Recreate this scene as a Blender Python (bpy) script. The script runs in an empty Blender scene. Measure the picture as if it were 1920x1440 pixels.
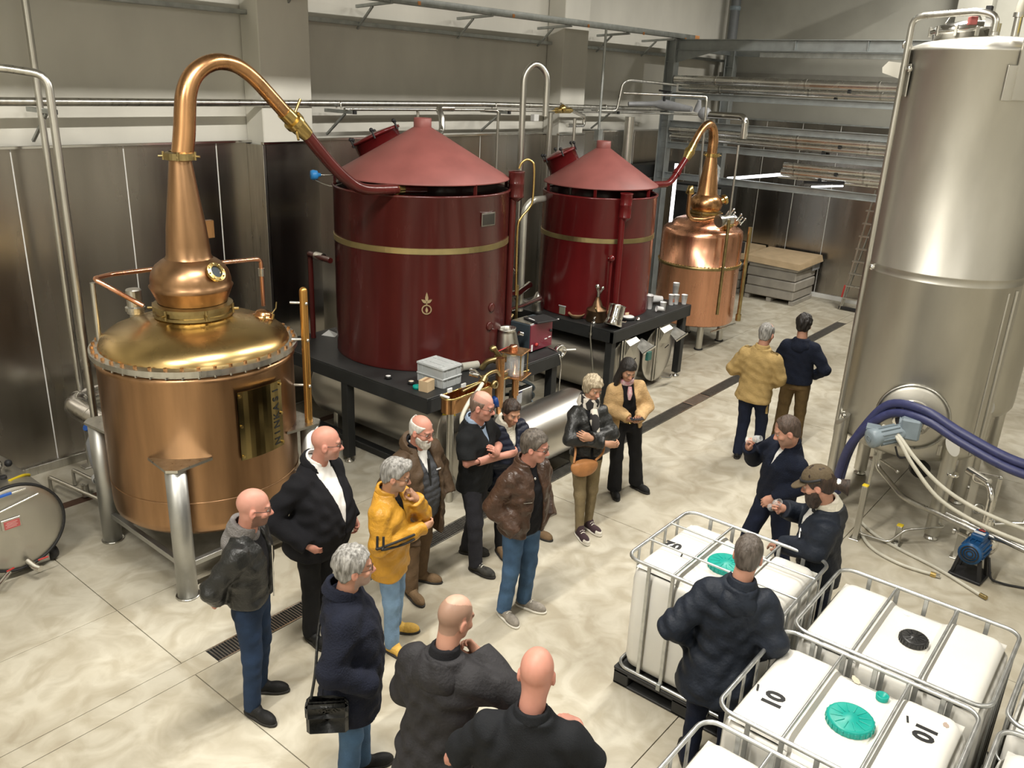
import bpy, bmesh, math, random
import numpy as np
from mathutils import Vector, Matrix, Euler
from math import sin, cos, pi, radians, sqrt, atan2
random.seed(7)
S = bpy.context.scene
COL = S.collection

# ------------------------------------------------------------------ camera, world, lamps, exposure
cam_d = bpy.data.cameras.new('camera'); cam = bpy.data.objects.new('camera', cam_d); COL.objects.link(cam)
cam_d.sensor_width = 36.0; cam_d.lens = 1572.15 / 1920 * 36.0; cam_d.clip_end = 200
_p, _r, _y = 0.345719, 0.0438788, 0.6742266
fw = Vector((cos(_y)*cos(_p), sin(_y)*cos(_p), -sin(_p))); rt = Vector((sin(_y), -cos(_y), 0)); up = rt.cross(fw)
r2 = rt*cos(_r) + up*sin(_r); u2 = up*cos(_r) - rt*sin(_r)
M = Matrix((r2, u2, -fw)).transposed().to_4x4(); M.translation = (0, 0, 4.43)
cam.matrix_world = M
S.camera = cam

S.view_settings.view_transform = 'Standard'; S.view_settings.look = 'None'
S.view_settings.gamma = 1.0; S.view_settings.use_curve_mapping = False
S.view_settings.exposure = 0.0
w = bpy.data.worlds.new('world'); S.world = w; w.use_nodes = True
w.node_tree.nodes['Background'].inputs['Color'].default_value = (0.9, 0.95, 1.0, 1)
w.node_tree.nodes['Background'].inputs['Strength'].default_value = 0.05
S.cycles.max_bounces = 7; S.cycles.diffuse_bounces = 4; S.cycles.glossy_bounces = 4
S.cycles.transmission_bounces = 6; S.cycles.sample_clamp_indirect = 4.0; S.cycles.caustics_reflective = False
S.cycles.caustics_refractive = False; S.cycles.use_denoising = True

def lamp(x, y, z, sx, sy, e, col=(1.0, 0.955, 0.875)):
    d = bpy.data.lights.new('ceiling_lamp', 'AREA'); d.shape = 'RECTANGLE'; d.size = sx; d.size_y = sy
    d.energy = e; d.color = col
    o = bpy.data.objects.new('ceiling_lamp_light', d); COL.objects.link(o); o.location = (x, y, z)
    return o
LAMPS = []
for x, e in ((-1.5, 470), (3.0, 480), (8.0, 310), (12.5, 340), (16.8, 420)):
    LAMPS.append((x, 3.2, 7.55, 2.6, 0.14, e))
for x, e in ((1.0, 260), (8.0, 150)):
    LAMPS.append((x, -3.2, 7.55, 2.6, 0.32, e))
for a in LAMPS: lamp(*a)

# ------------------------------------------------------------------ materials
MATS = {}
def nodes(name):
    m = bpy.data.materials.new(name); m.use_nodes = True
    nt = m.node_tree; b = nt.nodes['Principled BSDF']
    return m, nt, b
def N(nt, t, **kw):
    n = nt.nodes.new(t)
    for k, v in kw.items():
        if k in n.inputs: n.inputs[k].default_value = v
        else: setattr(n, k, v)
    return n
def mat(name, col, rough=.5, metal=0., var=.08, scale=6., stretch=(1, 1, 1), bump=0., bscale=None, spec=.5, rvar=.08, coat=0., trans=0., ior=1.45, sheen=0., alpha=1., attr=None, col2=None, detail=4.):
    """procedural principled material: noise-varied colour, roughness and bump in object space"""
    if name in MATS: return MATS[name]
    m, nt, b = nodes(name); L = nt.links
    tc = N(nt, 'ShaderNodeTexCoord'); mp = N(nt, 'ShaderNodeMapping'); mp.inputs['Scale'].default_value = stretch
    L.new(tc.outputs['Object'], mp.inputs['Vector'])
    no = N(nt, 'ShaderNodeTexNoise'); no.inputs['Scale'].default_value = scale; no.inputs['Detail'].default_value = detail
    L.new(mp.outputs[0], no.inputs['Vector'])
    c = tuple(col) + (1,)
    mx = N(nt, 'ShaderNodeMix', data_type='RGBA')
    lo = tuple(max(0, x*(1-var)) for x in col) + (1,); hi = tuple(min(1, x*(1+var)) for x in col) + (1,)
    if col2: lo = c; hi = tuple(col2) + (1,)
    rp = N(nt, 'ShaderNodeMapRange'); rp.inputs['From Min'].default_value = .32; rp.inputs['From Max'].default_value = .68
    L.new(no.outputs['Fac'], rp.inputs['Value']); L.new(rp.outputs[0], mx.inputs['Factor'])
    mx.inputs['A'].default_value = lo; mx.inputs['B'].default_value = hi
    if attr:
        at = N(nt, 'ShaderNodeAttribute', attribute_name=attr)
        ml = N(nt, 'ShaderNodeMix', data_type='RGBA', blend_type='MULTIPLY'); ml.inputs['Factor'].default_value = 1
        L.new(at.outputs['Color'], ml.inputs['A']); L.new(mx.outputs['Result'], ml.inputs['B'])
        L.new(ml.outputs['Result'], b.inputs['Base Color'])
    else: L.new(mx.outputs['Result'], b.inputs['Base Color'])
    rr = N(nt, 'ShaderNodeMapRange'); rr.inputs['To Min'].default_value = max(.02, rough-rvar); rr.inputs['To Max'].default_value = min(1, rough+rvar)
    L.new(no.outputs['Fac'], rr.inputs['Value']); L.new(rr.outputs[0], b.inputs['Roughness'])
    b.inputs['Metallic'].default_value = metal; b.inputs['Specular IOR Level'].default_value = spec
    b.inputs['Coat Weight'].default_value = coat; b.inputs['Coat Roughness'].default_value = .08
    b.inputs['Transmission Weight'].default_value = trans; b.inputs['IOR'].default_value = ior
    b.inputs['Sheen Weight'].default_value = sheen; b.inputs['Alpha'].default_value = alpha
    if bump:
        n2 = no
        if bscale:
            n2 = N(nt, 'ShaderNodeTexNoise'); n2.inputs['Scale'].default_value = bscale; n2.inputs['Detail'].default_value = 3
            L.new(mp.outputs[0], n2.inputs['Vector'])
        bp = N(nt, 'ShaderNodeBump'); bp.inputs['Strength'].default_value = bump; bp.inputs['Distance'].default_value = .02
        L.new(n2.outputs['Fac'], bp.inputs['Height']); L.new(bp.outputs[0], b.inputs['Normal'])
    MATS[name] = m
    return m
steel = mat('brushed_steel', (.56, .55, .51), .3, 1., .12, 3, (6, 6, .6), rvar=.08)
steel_tank = mat('satin_steel', (.53, .515, .465), .42, 1., .08, 2.2, (1.5, 1.5, .5), rvar=.06, bump=.05, bscale=3)
steel_h = mat('brushed_steel_rolled', (.60, .58, .54), .33, 1., .05, 1.5, (1, 1, 1), rvar=.04)
chrome = mat('polished_steel', (.70, .69, .66), .14, 1., .05, 5)
lagging_m = mat('bright_lagging', (.78, .77, .73), .27, 1., .06, 3)
galv = mat('galvanised_steel', (.40, .42, .41), .45, .85, .16, 9, rvar=.12)
galv_cage = mat('galvanised_tube', (.50, .51, .50), .38, .9, .12, 14)
cladding_m = mat('stainless_cladding', (.40, .375, .335), .26, 1., .14, 1.2, (2.5, 2.5, .35), rvar=.07, bump=.08, bscale=1.1)
copper = mat('aged_copper', (.55, .30, .14), .27, 1., .2, 2.5, (3, 3, .5), rvar=.1)
copper_body = mat('brown_copper', (.40, .235, .125), .33, 1., .16, 2.6, (3, 3, .4), rvar=.08)
copper_pink = mat('bright_copper', (.78, .40, .25), .28, 1., .1, 3, (4, 4, .4), rvar=.06)
brass = mat('brass', (.60, .44, .17), .25, 1., .14, 4)
brass_dome = mat('brassy_copper', (.52, .37, .16), .27, 1., .18, 1.6, rvar=.08)
old_brass = mat('dull_brass', (.36, .28, .13), .36, 1., .2, 8)
band_m = mat('brass_band', (.48, .40, .20), .38, 1., .12, 4)
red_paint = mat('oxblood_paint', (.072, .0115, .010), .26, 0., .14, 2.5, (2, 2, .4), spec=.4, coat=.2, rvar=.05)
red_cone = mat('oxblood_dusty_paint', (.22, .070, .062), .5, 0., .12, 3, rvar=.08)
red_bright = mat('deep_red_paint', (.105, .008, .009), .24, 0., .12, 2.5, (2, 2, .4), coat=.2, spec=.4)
black_paint = mat('black_table_paint', (.018, .019, .019), .5, 0., .25, 4)
rubber = mat('black_rubber', (.015, .015, .016), .6, 0., .2, 9)
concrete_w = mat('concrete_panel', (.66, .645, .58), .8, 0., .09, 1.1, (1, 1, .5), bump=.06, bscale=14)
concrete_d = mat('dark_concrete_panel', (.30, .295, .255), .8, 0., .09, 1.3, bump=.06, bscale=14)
white_pl = mat('white_plastic', (.75, .75, .73), .4, 0., .04, 5)
teal = mat('teal_plastic', (.004, .30, .245), .38, 0., .07, 8)
grey_crate = mat('grey_crate_plastic', (.40, .42, .42), .5, 0., .06, 8)
card = mat('cardboard', (.52, .39, .24), .8, 0., .08, 5)
card_w = mat('wrapped_grey_board', (.36, .335, .295), .45, 0., .14, 4, bump=.15, bscale=10)
blue_paint = mat('blue_paint', (.012, .075, .20), .35, 0., .12, 8)
grey_paint = mat('blue_grey_paint', (.20, .245, .275), .38, 0., .1, 8)
navy_hose = mat('navy_hose_rubber', (.035, .04, .11), .42, 0., .15, 20)
pale_hose = mat('pale_hose', (.50, .48, .40), .4, 0., .06, 8)
wood = mat('wood', (.26, .14, .06), .5, 0., .2, 6, (8, 8, .6))
glass_m = mat('clear_glass', (.9, .92, .92), .04, 0., .01, 3, rvar=.01, alpha=.22, spec=.9)
dark_ink = mat('black_ink', (.01, .01, .01), .6, 0., .1, 9)
white_ink = mat('white_ink', (.75, .75, .75), .6, 0., .03, 9)
yellow = mat('yellow_plastic', (.70, .52, .02), .45, 0., .08, 9)
red_pl = mat('red_plastic', (.42, .035, .03), .4, 0., .08, 9)
blue_pl = mat('blue_plastic', (.02, .10, .42), .4, 0., .08, 9)
foil = mat('grey_wrap_sheet', (.34, .35, .37), .5, .1, .1, 7, bump=.3, bscale=9)

# ------------------------------------------------------------------ geometry helpers
class MB:
    """collects shapes (world coordinates) into one mesh"""
    def __init__(s): s.v = []; s.f = []; s.sm = []
    def add(s, V, F, smooth=False):
        o = len(s.v); s.v += [tuple(v) for v in V]; s.f += [tuple(i+o for i in f) for f in F]; s.sm += [smooth]*len(F); return s
    def box(s, c, d, rz=0., ch=.004, R=None):
        """chamfered box, centre c, size d"""
        hx, hy, hz = d[0]/2, d[1]/2, d[2]/2; ch = min(ch, hx*.45, hy*.45, hz*.45)
        V = []; idx = {}
        for sx in (-1, 1):
            for sy in (-1, 1):
                for sz in (-1, 1):
                    for a in range(3):
                        p = [sx*hx, sy*hy, sz*hz]
                        for k in range(3):
                            if k != a: p[k] -= (sx, sy, sz)[k]*ch
                        idx[(sx, sy, sz, a)] = len(V); V.append(p)
        F = []
        def q(*l): F.append([idx[i] for i in l])
        for a in range(3):
            b, c2 = (a+1) % 3, (a+2) % 3
            for sg in (-1, 1):
                l = []
                for (sb, sc) in ((-1, -1), (1, -1), (1, 1), (-1, 1)):
                    k = [0, 0, 0]; k[a] = sg; k[b] = sb; k[c2] = sc; l.append((*k, a))
                q(*(l if sg > 0 else l[::-1]))
            for sb in (-1, 1):
                for sc in (-1, 1):
                    k0 = [0, 0, 0]; k1 = [0, 0, 0]; k0[a] = -1; k1[a] = 1; k0[b] = k1[b] = sb; k0[c2] = k1[c2] = sc
                    l = [(*k0, b), (*k1, b), (*k1, c2), (*k0, c2)]
                    q(*(l if sb*sc > 0 else l[::-1]))
        for sx in (-1, 1):
            for sy in (-1, 1):
                for sz in (-1, 1):
                    l = [(sx, sy, sz, 0), (sx, sy, sz, 1), (sx, sy, sz, 2)]
                    q(*(l if sx*sy*sz > 0 else l[::-1]))
        Rm = R if R is not None else Matrix.Rotation(rz, 3, 'Z'); c = Vector(c)
        return s.add([c + Rm @ Vector(v) for v in V], F)
    def bar(s, p0, p1, w, h, ch=.003, upv=(0, 0, 1)):
        p0, p1 = Vector(p0), Vector(p1); x = (p1-p0); L = x.length; x.normalize(); u = Vector(upv)
        if abs(x.dot(u)) > .99: u = Vector((1, 0, 0))
        y = u.cross(x).normalized(); z = x.cross(y)
        return s.box((p0+p1)/2, (L, w, h), R=Matrix((x, y, z)).transposed(), ch=ch)
    def tube(s, pts, r, n=12, caps=True, bend=0., nb=5, closed=False, flat=None):
        """round tube through pts; bend>0 rounds the corners; r number or list"""
        P = [Vector(p) for p in pts]
        if bend and len(P) > 2 and not isinstance(r, (list, tuple)):
            Q = [] if closed else [P[0]]; m = len(P)
            for i in (range(m) if closed else range(1, m-1)):
                a, b, c = P[i-1], P[i], P[(i+1) % m]; d0 = (a-b); d1 = (c-b)
                t = min(bend, d0.length*.49, d1.length*.49); d0.normalize(); d1.normalize()
                A, B = b+d0*t, b+d1*t
                for k in range(nb+1):
                    u = k/nb; Q.append((A*(1-u)+b*u)*(1-u) + (b*(1-u)+B*u)*u)
            if not closed: Q.append(P[-1])
            P = Q
        m = len(P); rr = r if isinstance(r, (list, tuple)) else [r]*m
        T = []
        for i in range(m):
            a = P[i-1] if (i or closed) else P[i]; b = P[(i+1) % m] if (i < m-1 or closed) else P[i]
            t = (b-a); T.append(t.normalized() if t.length > 1e-9 else Vector((0, 0, 1)))
        u = Vector((0, 0, 1)) if abs(T[0].z) < .9 else Vector((1, 0, 0))
        u = (u - T[0]*u.dot(T[0])).normalized(); V = []
        for i in range(m):
            u = (u - T[i]*u.dot(T[i]))
            u = u.normalized() if u.length > 1e-6 else T[i].orthogonal().normalized()
            v = T[i].cross(u)
            for k in range(n):
                a = 2*pi*k/n; V.append(P[i] + (u*cos(a) + v*sin(a))*rr[i])
        F = []
        for i in range(m if closed else m-1):
            j = (i+1) % m
            for k in range(n): F.append((i*n+k, i*n+(k+1) % n, j*n+(k+1) % n, j*n+k))
        s.add(V, F, True)
        if caps and not closed:
            s.add(V[:n], [tuple(range(n))[::-1]]); s.add(V[-n:], [tuple(range(n))])
        return s
    def lathe(s, prof, c=(0, 0, 0), n=32, ax=None, closed=False, smooth=True, a0=0., a1=2*pi):
        """profile [(r,z)] about axis ax (default Z) through c"""
        c = Vector(c); A = Vector(ax).normalized() if ax is not None else Vector((0, 0, 1))
        X = A.orthogonal().normalized() if ax is not None else Vector((1, 0, 0)); Y = A.cross(X)
        full = abs(a1-a0-2*pi) < 1e-6; nn = n if full else n+1
        V = []; F = []; m = len(prof)
        for (r, z) in prof:
            for k in range(nn):
                a = a0 + (a1-a0)*k/n; V.append(c + A*z + (X*cos(a)+Y*sin(a))*max(r, 1e-5))
        for i in range(m if closed else m-1):
            j = (i+1) % m
            for k in range(n):
                k2 = (k+1) % nn; F.append((i*nn+k, i*nn+k2, j*nn+k2, j*nn+k))
        return s.add(V, F, smooth)
    def cyl(s, p0, p1, r0, r1=None, n=16):
        p0, p1 = Vector(p0), Vector(p1); r1 = r0 if r1 is None else r1; L = (p1-p0).length
        s.lathe([(r0, 0), (r1, L)], p0, n, ax=p1-p0)
        s.lathe([(0, 0), (r0, 0)], p0, n, ax=p1-p0, smooth=False); s.lathe([(r1, L), (0, L)], p0, n, ax=p1-p0, smooth=False)
        return s
    def disc(s, c, r, h, ax=(0, 0, 1), n=24, ch=.004):
        return s.lathe([(0, -h/2), (r-ch, -h/2), (r, -h/2+ch), (r, h/2-ch), (r-ch, h/2), (0, h/2)], c, n, ax=ax, smooth=False)
    def ball(s, c, r, n=12, sc=(1, 1, 1)):
        m = n//2+1; V = []; F = []
        for i in range(m):
            t = pi*i/(m-1)
            for k in range(n): V.append(Vector(c)+Vector((r*sc[0]*sin(t)*cos(2*pi*k/n), r*sc[1]*sin(t)*sin(2*pi*k/n), -r*sc[2]*cos(t))))
        for i in range(m-1):
            for k in range(n): F.append((i*n+k, i*n+(k+1) % n, (i+1)*n+(k+1) % n, (i+1)*n+k))
        return s.add(V, F, True)
    def prism(s, poly, h, M=None):
        """polygon in XY extruded 0..h along Z, then matrix M"""
        n = len(poly); V = [Vector((x, y, 0)) for x, y in poly] + [Vector((x, y, h)) for x, y in poly]
        F = [tuple(range(n))[::-1], tuple(range(n, 2*n))] + [(i, (i+1) % n, (i+1) % n+n, i+n) for i in range(n)]
        if M is not None: V = [M @ v for v in V]
        return s.add(V, F)
    def build(s, name, m, parent=None, origin=None, smooth_angle=None):
        o0 = Vector(origin) if origin is not None else (wloc(parent) if parent is not None else Vector((0, 0, 0)))
        me = bpy.data.meshes.new(name); me.from_pydata([tuple(Vector(v)-o0) for v in s.v], [], s.f)
        me.polygons.foreach_set('use_smooth', s.sm); me.materials.append(m)
        ob = bpy.data.objects.new(name, me); COL.objects.link(ob)
        if parent is not None: ob.parent = parent
        elif origin is not None: ob.location = o0
        return ob
def wloc(o):
    v = Vector((0, 0, 0))
    while o is not None: v += o.location; o = o.parent
    return v
def tag(o, label=None, cat=None, group=None, kind=None):
    for k, v in (('label', label), ('category', cat), ('group', group), ('kind', kind)):
        if v: o[k] = v
    return o
def thing(name, label, cat, loc=(0, 0, 0), group=None, rz=0.):
    o = bpy.data.objects.new(name, None); COL.objects.link(o); o.location = loc; o.rotation_euler.z = rz
    o.empty_display_size = .1
    return tag(o, label, cat, group)
def struct(name, mb, m, parent=None):
    o = mb.build(name, m, parent)
    if parent is None: o['kind'] = 'structure'
    return o
def copy_tree(o, parent=None):
    c = o.copy(); COL.objects.link(c)
    if parent is not None: c.parent = parent
    for ch in list(o.children): copy_tree(ch, c)
    return c
def text_mb(txt, size, M, depth=.002, bold=0.):
    cu = bpy.data.curves.new('t', 'FONT'); cu.body = txt; cu.size = size; cu.extrude = depth; cu.offset = bold
    cu.align_x = 'CENTER'; cu.align_y = 'CENTER'; cu.resolution_u = 3
    o = bpy.data.objects.new('t', cu); COL.objects.link(o)
    me = o.to_mesh(); mb = MB()
    mb.add([M @ v.co for v in me.vertices], [tuple(p.vertices) for p in me.polygons]); o.to_mesh_clear()
    bpy.data.objects.remove(o); bpy.data.curves.remove(cu)
    return mb
def frame_at(o, x, y):
    """matrix with local X,Y axes x,y at o"""
    x = Vector(x).normalized(); y = Vector(y); y = (y-x*y.dot(x)).normalized(); z = x.cross(y)
    m = Matrix((x, y, z)).transposed().to_4x4(); m.translation = o
    return m
# ------------------------------------------------------------------ the room
YW, XB = 9.58, 19.4                                              # left wall, back wall
def concrete_floor():
    m, nt, b = nodes('polished_concrete'); L = nt.links
    tc = N(nt, 'ShaderNodeTexCoord')
    n1 = N(nt, 'ShaderNodeTexNoise'); n1.inputs['Scale'].default_value = .55; n1.inputs['Detail'].default_value = 7; n1.inputs['Roughness'].default_value = .6
    n2 = N(nt, 'ShaderNodeTexNoise'); n2.inputs['Scale'].default_value = 3.2; n2.inputs['Detail'].default_value = 8; n2.inputs['Distortion'].default_value = 1.2
    L.new(tc.outputs['Object'], n1.inputs['Vector']); L.new(tc.outputs['Object'], n2.inputs['Vector'])
    r1 = N(nt, 'ShaderNodeValToRGB'); e = r1.color_ramp.elements
    e[0].position = .36; e[0].color = (.40, .365, .285, 1); e[1].position = .66; e[1].color = (.60, .565, .465, 1)
    L.new(n1.outputs['Fac'], r1.inputs['Fac'])
    r2_ = N(nt, 'ShaderNodeValToRGB'); e = r2_.color_ramp.elements
    e[0].position = .36; e[0].color = (.76, .73, .68, 1); e[1].position = .62; e[1].color = (1, 1, 1, 1)
    L.new(n2.outputs['Fac'], r2_.inputs['Fac'])
    ml = N(nt, 'ShaderNodeMix', data_type='RGBA', blend_type='MULTIPLY'); ml.inputs['Factor'].default_value = 1
    L.new(r1.outputs[0], ml.inputs['A']); L.new(r2_.outputs[0], ml.inputs['B']); L.new(ml.outputs['Result'], b.inputs['Base Color'])
    rr = N(nt, 'ShaderNodeMapRange'); rr.inputs['To Min'].default_value = .38; rr.inputs['To Max'].default_value = .58
    L.new(n2.outputs['Fac'], rr.inputs['Value']); L.new(rr.outputs[0], b.inputs['Roughness'])
    b.inputs['Specular IOR Level'].default_value = .4
    return m
floor_m = concrete_floor()
joint_m = mat('floor_joint_filler', (.16, .145, .115), .8)
fl = struct('floor', MB().box((8, 2, -.06), (24, 17, .08), ch=.001), joint_m)
xs = [-4, 2.69, 7.05, 11.37, 15.7, 20]; ys = [-6.5, -2.2, 2.12, 5.17, 5.37, 6.40, 9.7]
def slab(x0, x1, y0, y1):
    MB().box(((x0+x1)/2, (y0+y1)/2, -.011), (x1-x0-.007, y1-y0-.007, .022), ch=.0015).build('floor_slab', floor_m, fl)
for i in range(5):
    for j in range(6):
        if j == 3: continue
        slab(xs[i], xs[i+1], ys[j], ys[j+1])
# slot drain along the floor between the slabs
dr_m = mat('drain_grate_steel', (.20, .19, .17), .4, .8, .15, 12)
slab(-4, 2.9, 5.17, 5.37); slab(17.5, 20, 5.17, 5.37)
drain = thing('floor_drain', 'long grey steel grating over the channel drain in the concrete floor', 'drain', (3, 5.27, 0))
MB().box((10.2, 5.27, -.016), (14.6, .2, .012)).build('channel', rubber, drain)
rim = MB()
for y in (5.178, 5.362): rim.box((10.2, y, -.004), (14.6, .012, .012), ch=.001)
rim.build('rim', steel, drain)
g = MB()
for k in range(560):
    x = 2.92 + k*.026
    if abs(x-11.1) < .3: continue
    g.box((x, 5.27, -.003), (.011, .172, .01), ch=.001)
g.build('grate_bars', dr_m, drain)['kind'] = 'stuff'
hatch = thing('drain_hatch', 'dark square hatch with bright rims set in the floor drain', 'drain', (11.1, 5.27, 0))
MB().box((11.1, 5.27, -.003), (.46, .17, .012)).build('cover', dr_m, hatch)
for x in (10.85, 11.35): MB().box((x, 5.27, -.001), (.03, .2, .014)).build('rim', steel, hatch)
# second, rusty gutter by the wall on the left
gut = thing('wall_gutter', 'rust brown gutter grating in the floor behind the small steel tank', 'drain', (3, 8.63, 0))
MB().box((4.4, 8.58, -.001), (7, .13, .008)).build('grating', mat('rusty_grate', (.10, .055, .035), .7, .3), gut)

# left wall: concrete above, stainless cladding below
wl = struct('wall_left', MB().box((8, YW+.16, 4.0), (24, .2, 8.1), ch=.001), concrete_w)
edges = [-3, 1.25, 2.42, 3.607, 4.79, 5.96, 6.52]
edges2 = [6.70, 7.346, 8.52, 9.69, 10.86, 12.02, 12.6]; edges3 = [13.38, 14.55, 15.72, 16.89, 18.06, 19.35]
strip = MB()
for E_ in (edges, edges2, edges3):
    for a, b_ in zip(E_, E_[1:]):
        MB().box(((a+b_)/2, YW+.02, 1.80), (b_-a-.012, .04, 3.54), ch=.003).build('cladding_panel', cladding_m, wl)
        strip.box((b_, YW+.012, 1.80), (.012, .02, 3.54), ch=.001)
strip.build('panel_joint', white_pl, wl)
MB().box((8.2, YW-.015, 3.585), (22.4, .07, .03), ch=.003).build('cladding_trim', chrome, wl)
MB().box((8.2, YW-.02, .05), (22.4, .06, .1), ch=.004).build('kerb', steel, wl)
for x0, x1 in ((-3, 6.5), (7.3, 12.55), (13.4, 19.3)):
    b_ = MB().box(((x0+x1)/2, YW-.04, 5.085), (x1-x0, .14, .05), ch=.003)
    b_.build('cable_ledge', galv, wl)
# concrete pillars standing proud of the left wall
for i, (x0, x1) in enumerate(((6.44, 7.2), (12.62, 13.36))):
    c = struct('pillar_%d' % (i+1), MB().box(((x0+x1)/2, YW-.13, 4.0), (x1-x0, .36, 8.0), ch=.01), concrete_w)
    MB().box(((x0+x1)/2+.02, YW-.325, 1.8), (x1-x0+.06, .03, 3.52), ch=.003).build('cladding_panel', cladding_m, c)
    MB().box((x0-.02, YW-.17, 1.8), (.05, .34, 3.52), ch=.003).build('corner_strip', steel, c)
    MB().box(((x0+x1)/2, YW-.325, 3.58), (x1-x0+.08, .06, .03), ch=.003).build('cladding_trim', chrome, c)
# back wall
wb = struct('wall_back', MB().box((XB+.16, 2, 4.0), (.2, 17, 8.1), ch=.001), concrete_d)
e = [9.5, 8.3, 7.45, 6.595, 5.46, 4.3, 3.1, 1.9, .7, -.5, -1.7, -2.9, -4.1, -6]
strip = MB()
for a, b_ in zip(e, e[1:]):
    MB().box((XB+.02, (a+b_)/2, 1.93), (.04, a-b_-.012, 3.78), ch=.003).build('cladding_panel', cladding_m, wb)
    strip.box((XB+.012, b_, 1.93), (.02, .012, 3.78), ch=.001)
strip.build('panel_joint', white_pl, wb)
MB().box((XB-.01, 2, 3.84), (.06, 17, .035), ch=.003).build('cladding_trim', galv, wb)
MB().box((XB-.02, 2, .05), (.06, 17, .1), ch=.004).build('kerb', white_pl, wb)
MB().box((XB+.0, 2, 4.72), (.08, 17, .25), ch=.003).build('wall_joint_band', mat('joint_band', (.18, .175, .15), .8), wb)
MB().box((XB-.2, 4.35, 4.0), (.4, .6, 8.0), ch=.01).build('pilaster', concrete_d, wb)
# unseen sides and roof, closing the hall
struct('wall_right', MB().box((8, -6.6, 4.0), (24, .2, 8.1), ch=.001), concrete_w)
struct('wall_front', MB().box((-4.1, 2, 4.0), (.2, 17, 8.1), ch=.001), concrete_w)
struct('ceiling', MB().box((8, 2, 8.1), (24, 17.2, .2), ch=.001), mat('roof_deck', (.38, .38, .36), .7))
gd = thing('shadow_girder', 'unseen steel girder added under the roof to cast the dark band on the left wall', 'girder', (7, 5.0, 6.7))  # added out of view, set between lamps and left wall to shade a band
MB().box((6.5, 5.0, 6.73), (21, .10, .25), ch=.01).build('web', galv, gd)
for x_ in (-3.5, 1.5, 6.5, 11.5, 16.5): MB().box((x_, 5.0, 7.43), (.08, .08, 1.16)).build('hanger', galv, gd)
lamp_h = mat('lamp_housing', (.6, .6, .58), .4)
for i, (x, y, z, sx, sy, en) in enumerate(LAMPS):
    t = thing('ceiling_lamp', 'long white industrial lamp hanging from the roof', 'lamp', (x, y, z+.05), 'lamps hanging from the roof')
    MB().box((x, y, z+.06), (sx+.1, sy+.12, .08)).build('housing', lamp_h, t)
    for dx in (-1, 1): MB().cyl((x+dx*sx*.4, y, z+.1), (x+dx*sx*.4, y, 8.0), .008, n=6).build('hanger', galv, t)
# ------------------------------------------------------------------ large copper still on the left
def bolt_ring(mb, c, R, z, n, r=.014, h=.022, a0=0.):
    for k in range(n):
        a = a0 + 2*pi*k/n; mb.lathe([(0, h), (r, h), (r, 0)], (c[0]+R*cos(a), c[1]+R*sin(a), z), 6, smooth=False)
def clamp_lugs(mb, c, R, z, n, s=.03, a0=.3):
    for k in range(n):
        a = a0+2*pi*k/n; d = Vector((cos(a), sin(a), 0)); p = Vector((c[0], c[1], z))+d*R
        mb.cyl(p-Vector((0, 0, s)), p+Vector((0, 0, s*1.2)), s*.34, n=8)
        mb.cyl(p+d*.0, p+d*s*1.3, s*.3, n=8)
cx, cy = 3.916, 6.861
st = thing('pot_still', 'large brown copper pot still with brassy dome and swan neck on steel legs', 'still', (cx, cy, 0))
MB().lathe([(0, .50), (.70, .50), (.80, .515), (.845, .56), (.855, .62), (.855, 1.93), (.868, 1.95), (.868, 1.99), (.80, 2.0)], (cx, cy, 0), 96).build('boiler_shell', copper_body, st)
MB().lathe([(.8565, .832), (.860, .836), (.860, .846), (.8565, .85)], (cx, cy, 0), 96).build('shell_seam', copper_body, st)
fm = MB(); fm.lathe([(.80, 2.0), (.85, 2.0), (.85, 2.03), (.9, 2.03), (.9, 2.075), (.82, 2.085)], (cx, cy, 0), 96, smooth=False)
fl_ = fm.build('flange', steel, st)
bm_ = MB(); bolt_ring(bm_, (cx, cy), .868, 2.078, 42, .017, .024); bm_.build('flange_bolts', copper, fl_)['kind'] = 'stuff'
bm_ = MB(); bolt_ring(bm_, (cx, cy), .868, 2.0, 42, .010, .03); bm_.build('bolt_ends', steel, fl_)['kind'] = 'stuff'
MB().lathe([(.83, 2.075), (.822, 2.10), (.80, 2.145), (.74, 2.195), (.62, 2.245), (.48, 2.29), (.38, 2.315), (.31, 2.33), (.30, 2.34)], (cx, cy, 0), 96).build('dome', brass_dome, st)
k = MB(); k.lathe([(.30, 2.325), (.345, 2.335), (.345, 2.36), (.325, 2.365), (.325, 2.40), (.345, 2.405), (.345, 2.435), (.30, 2.45)], (cx, cy, 0), 48, smooth=False)
clamp_lugs(k, (cx, cy), .345, 2.385, 6, .04); k.build('collar', old_brass, st)
k = MB(); k.lathe([(.29, 2.44), (.305, 2.47), (.325, 2.52), (.345, 2.57), (.36, 2.60), (.345, 2.615), (.345, 2.66), (.33, 2.72), (.295, 2.78), (.245, 2.82), (.205, 2.845)], (cx, cy, 0), 56)
k.build('onion_head', copper_body, st)
MB().lathe([(.205, 2.84), (.19, 2.87), (.182, 2.97), (.168, 3.12), (.13, 3.4), (.097, 3.66), (.09, 3.7)], (cx, cy, 0), 40).build('swan_neck_base', copper_body, st)
k = MB(); k.lathe([(.088, 3.68), (.135, 3.69), (.135, 3.745), (.088, 3.755)], (cx, cy, 0), 32, smooth=False); clamp_lugs(k, (cx, cy), .135, 3.72, 5, .032); k.build('neck_clamp', old_brass, st)
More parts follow.
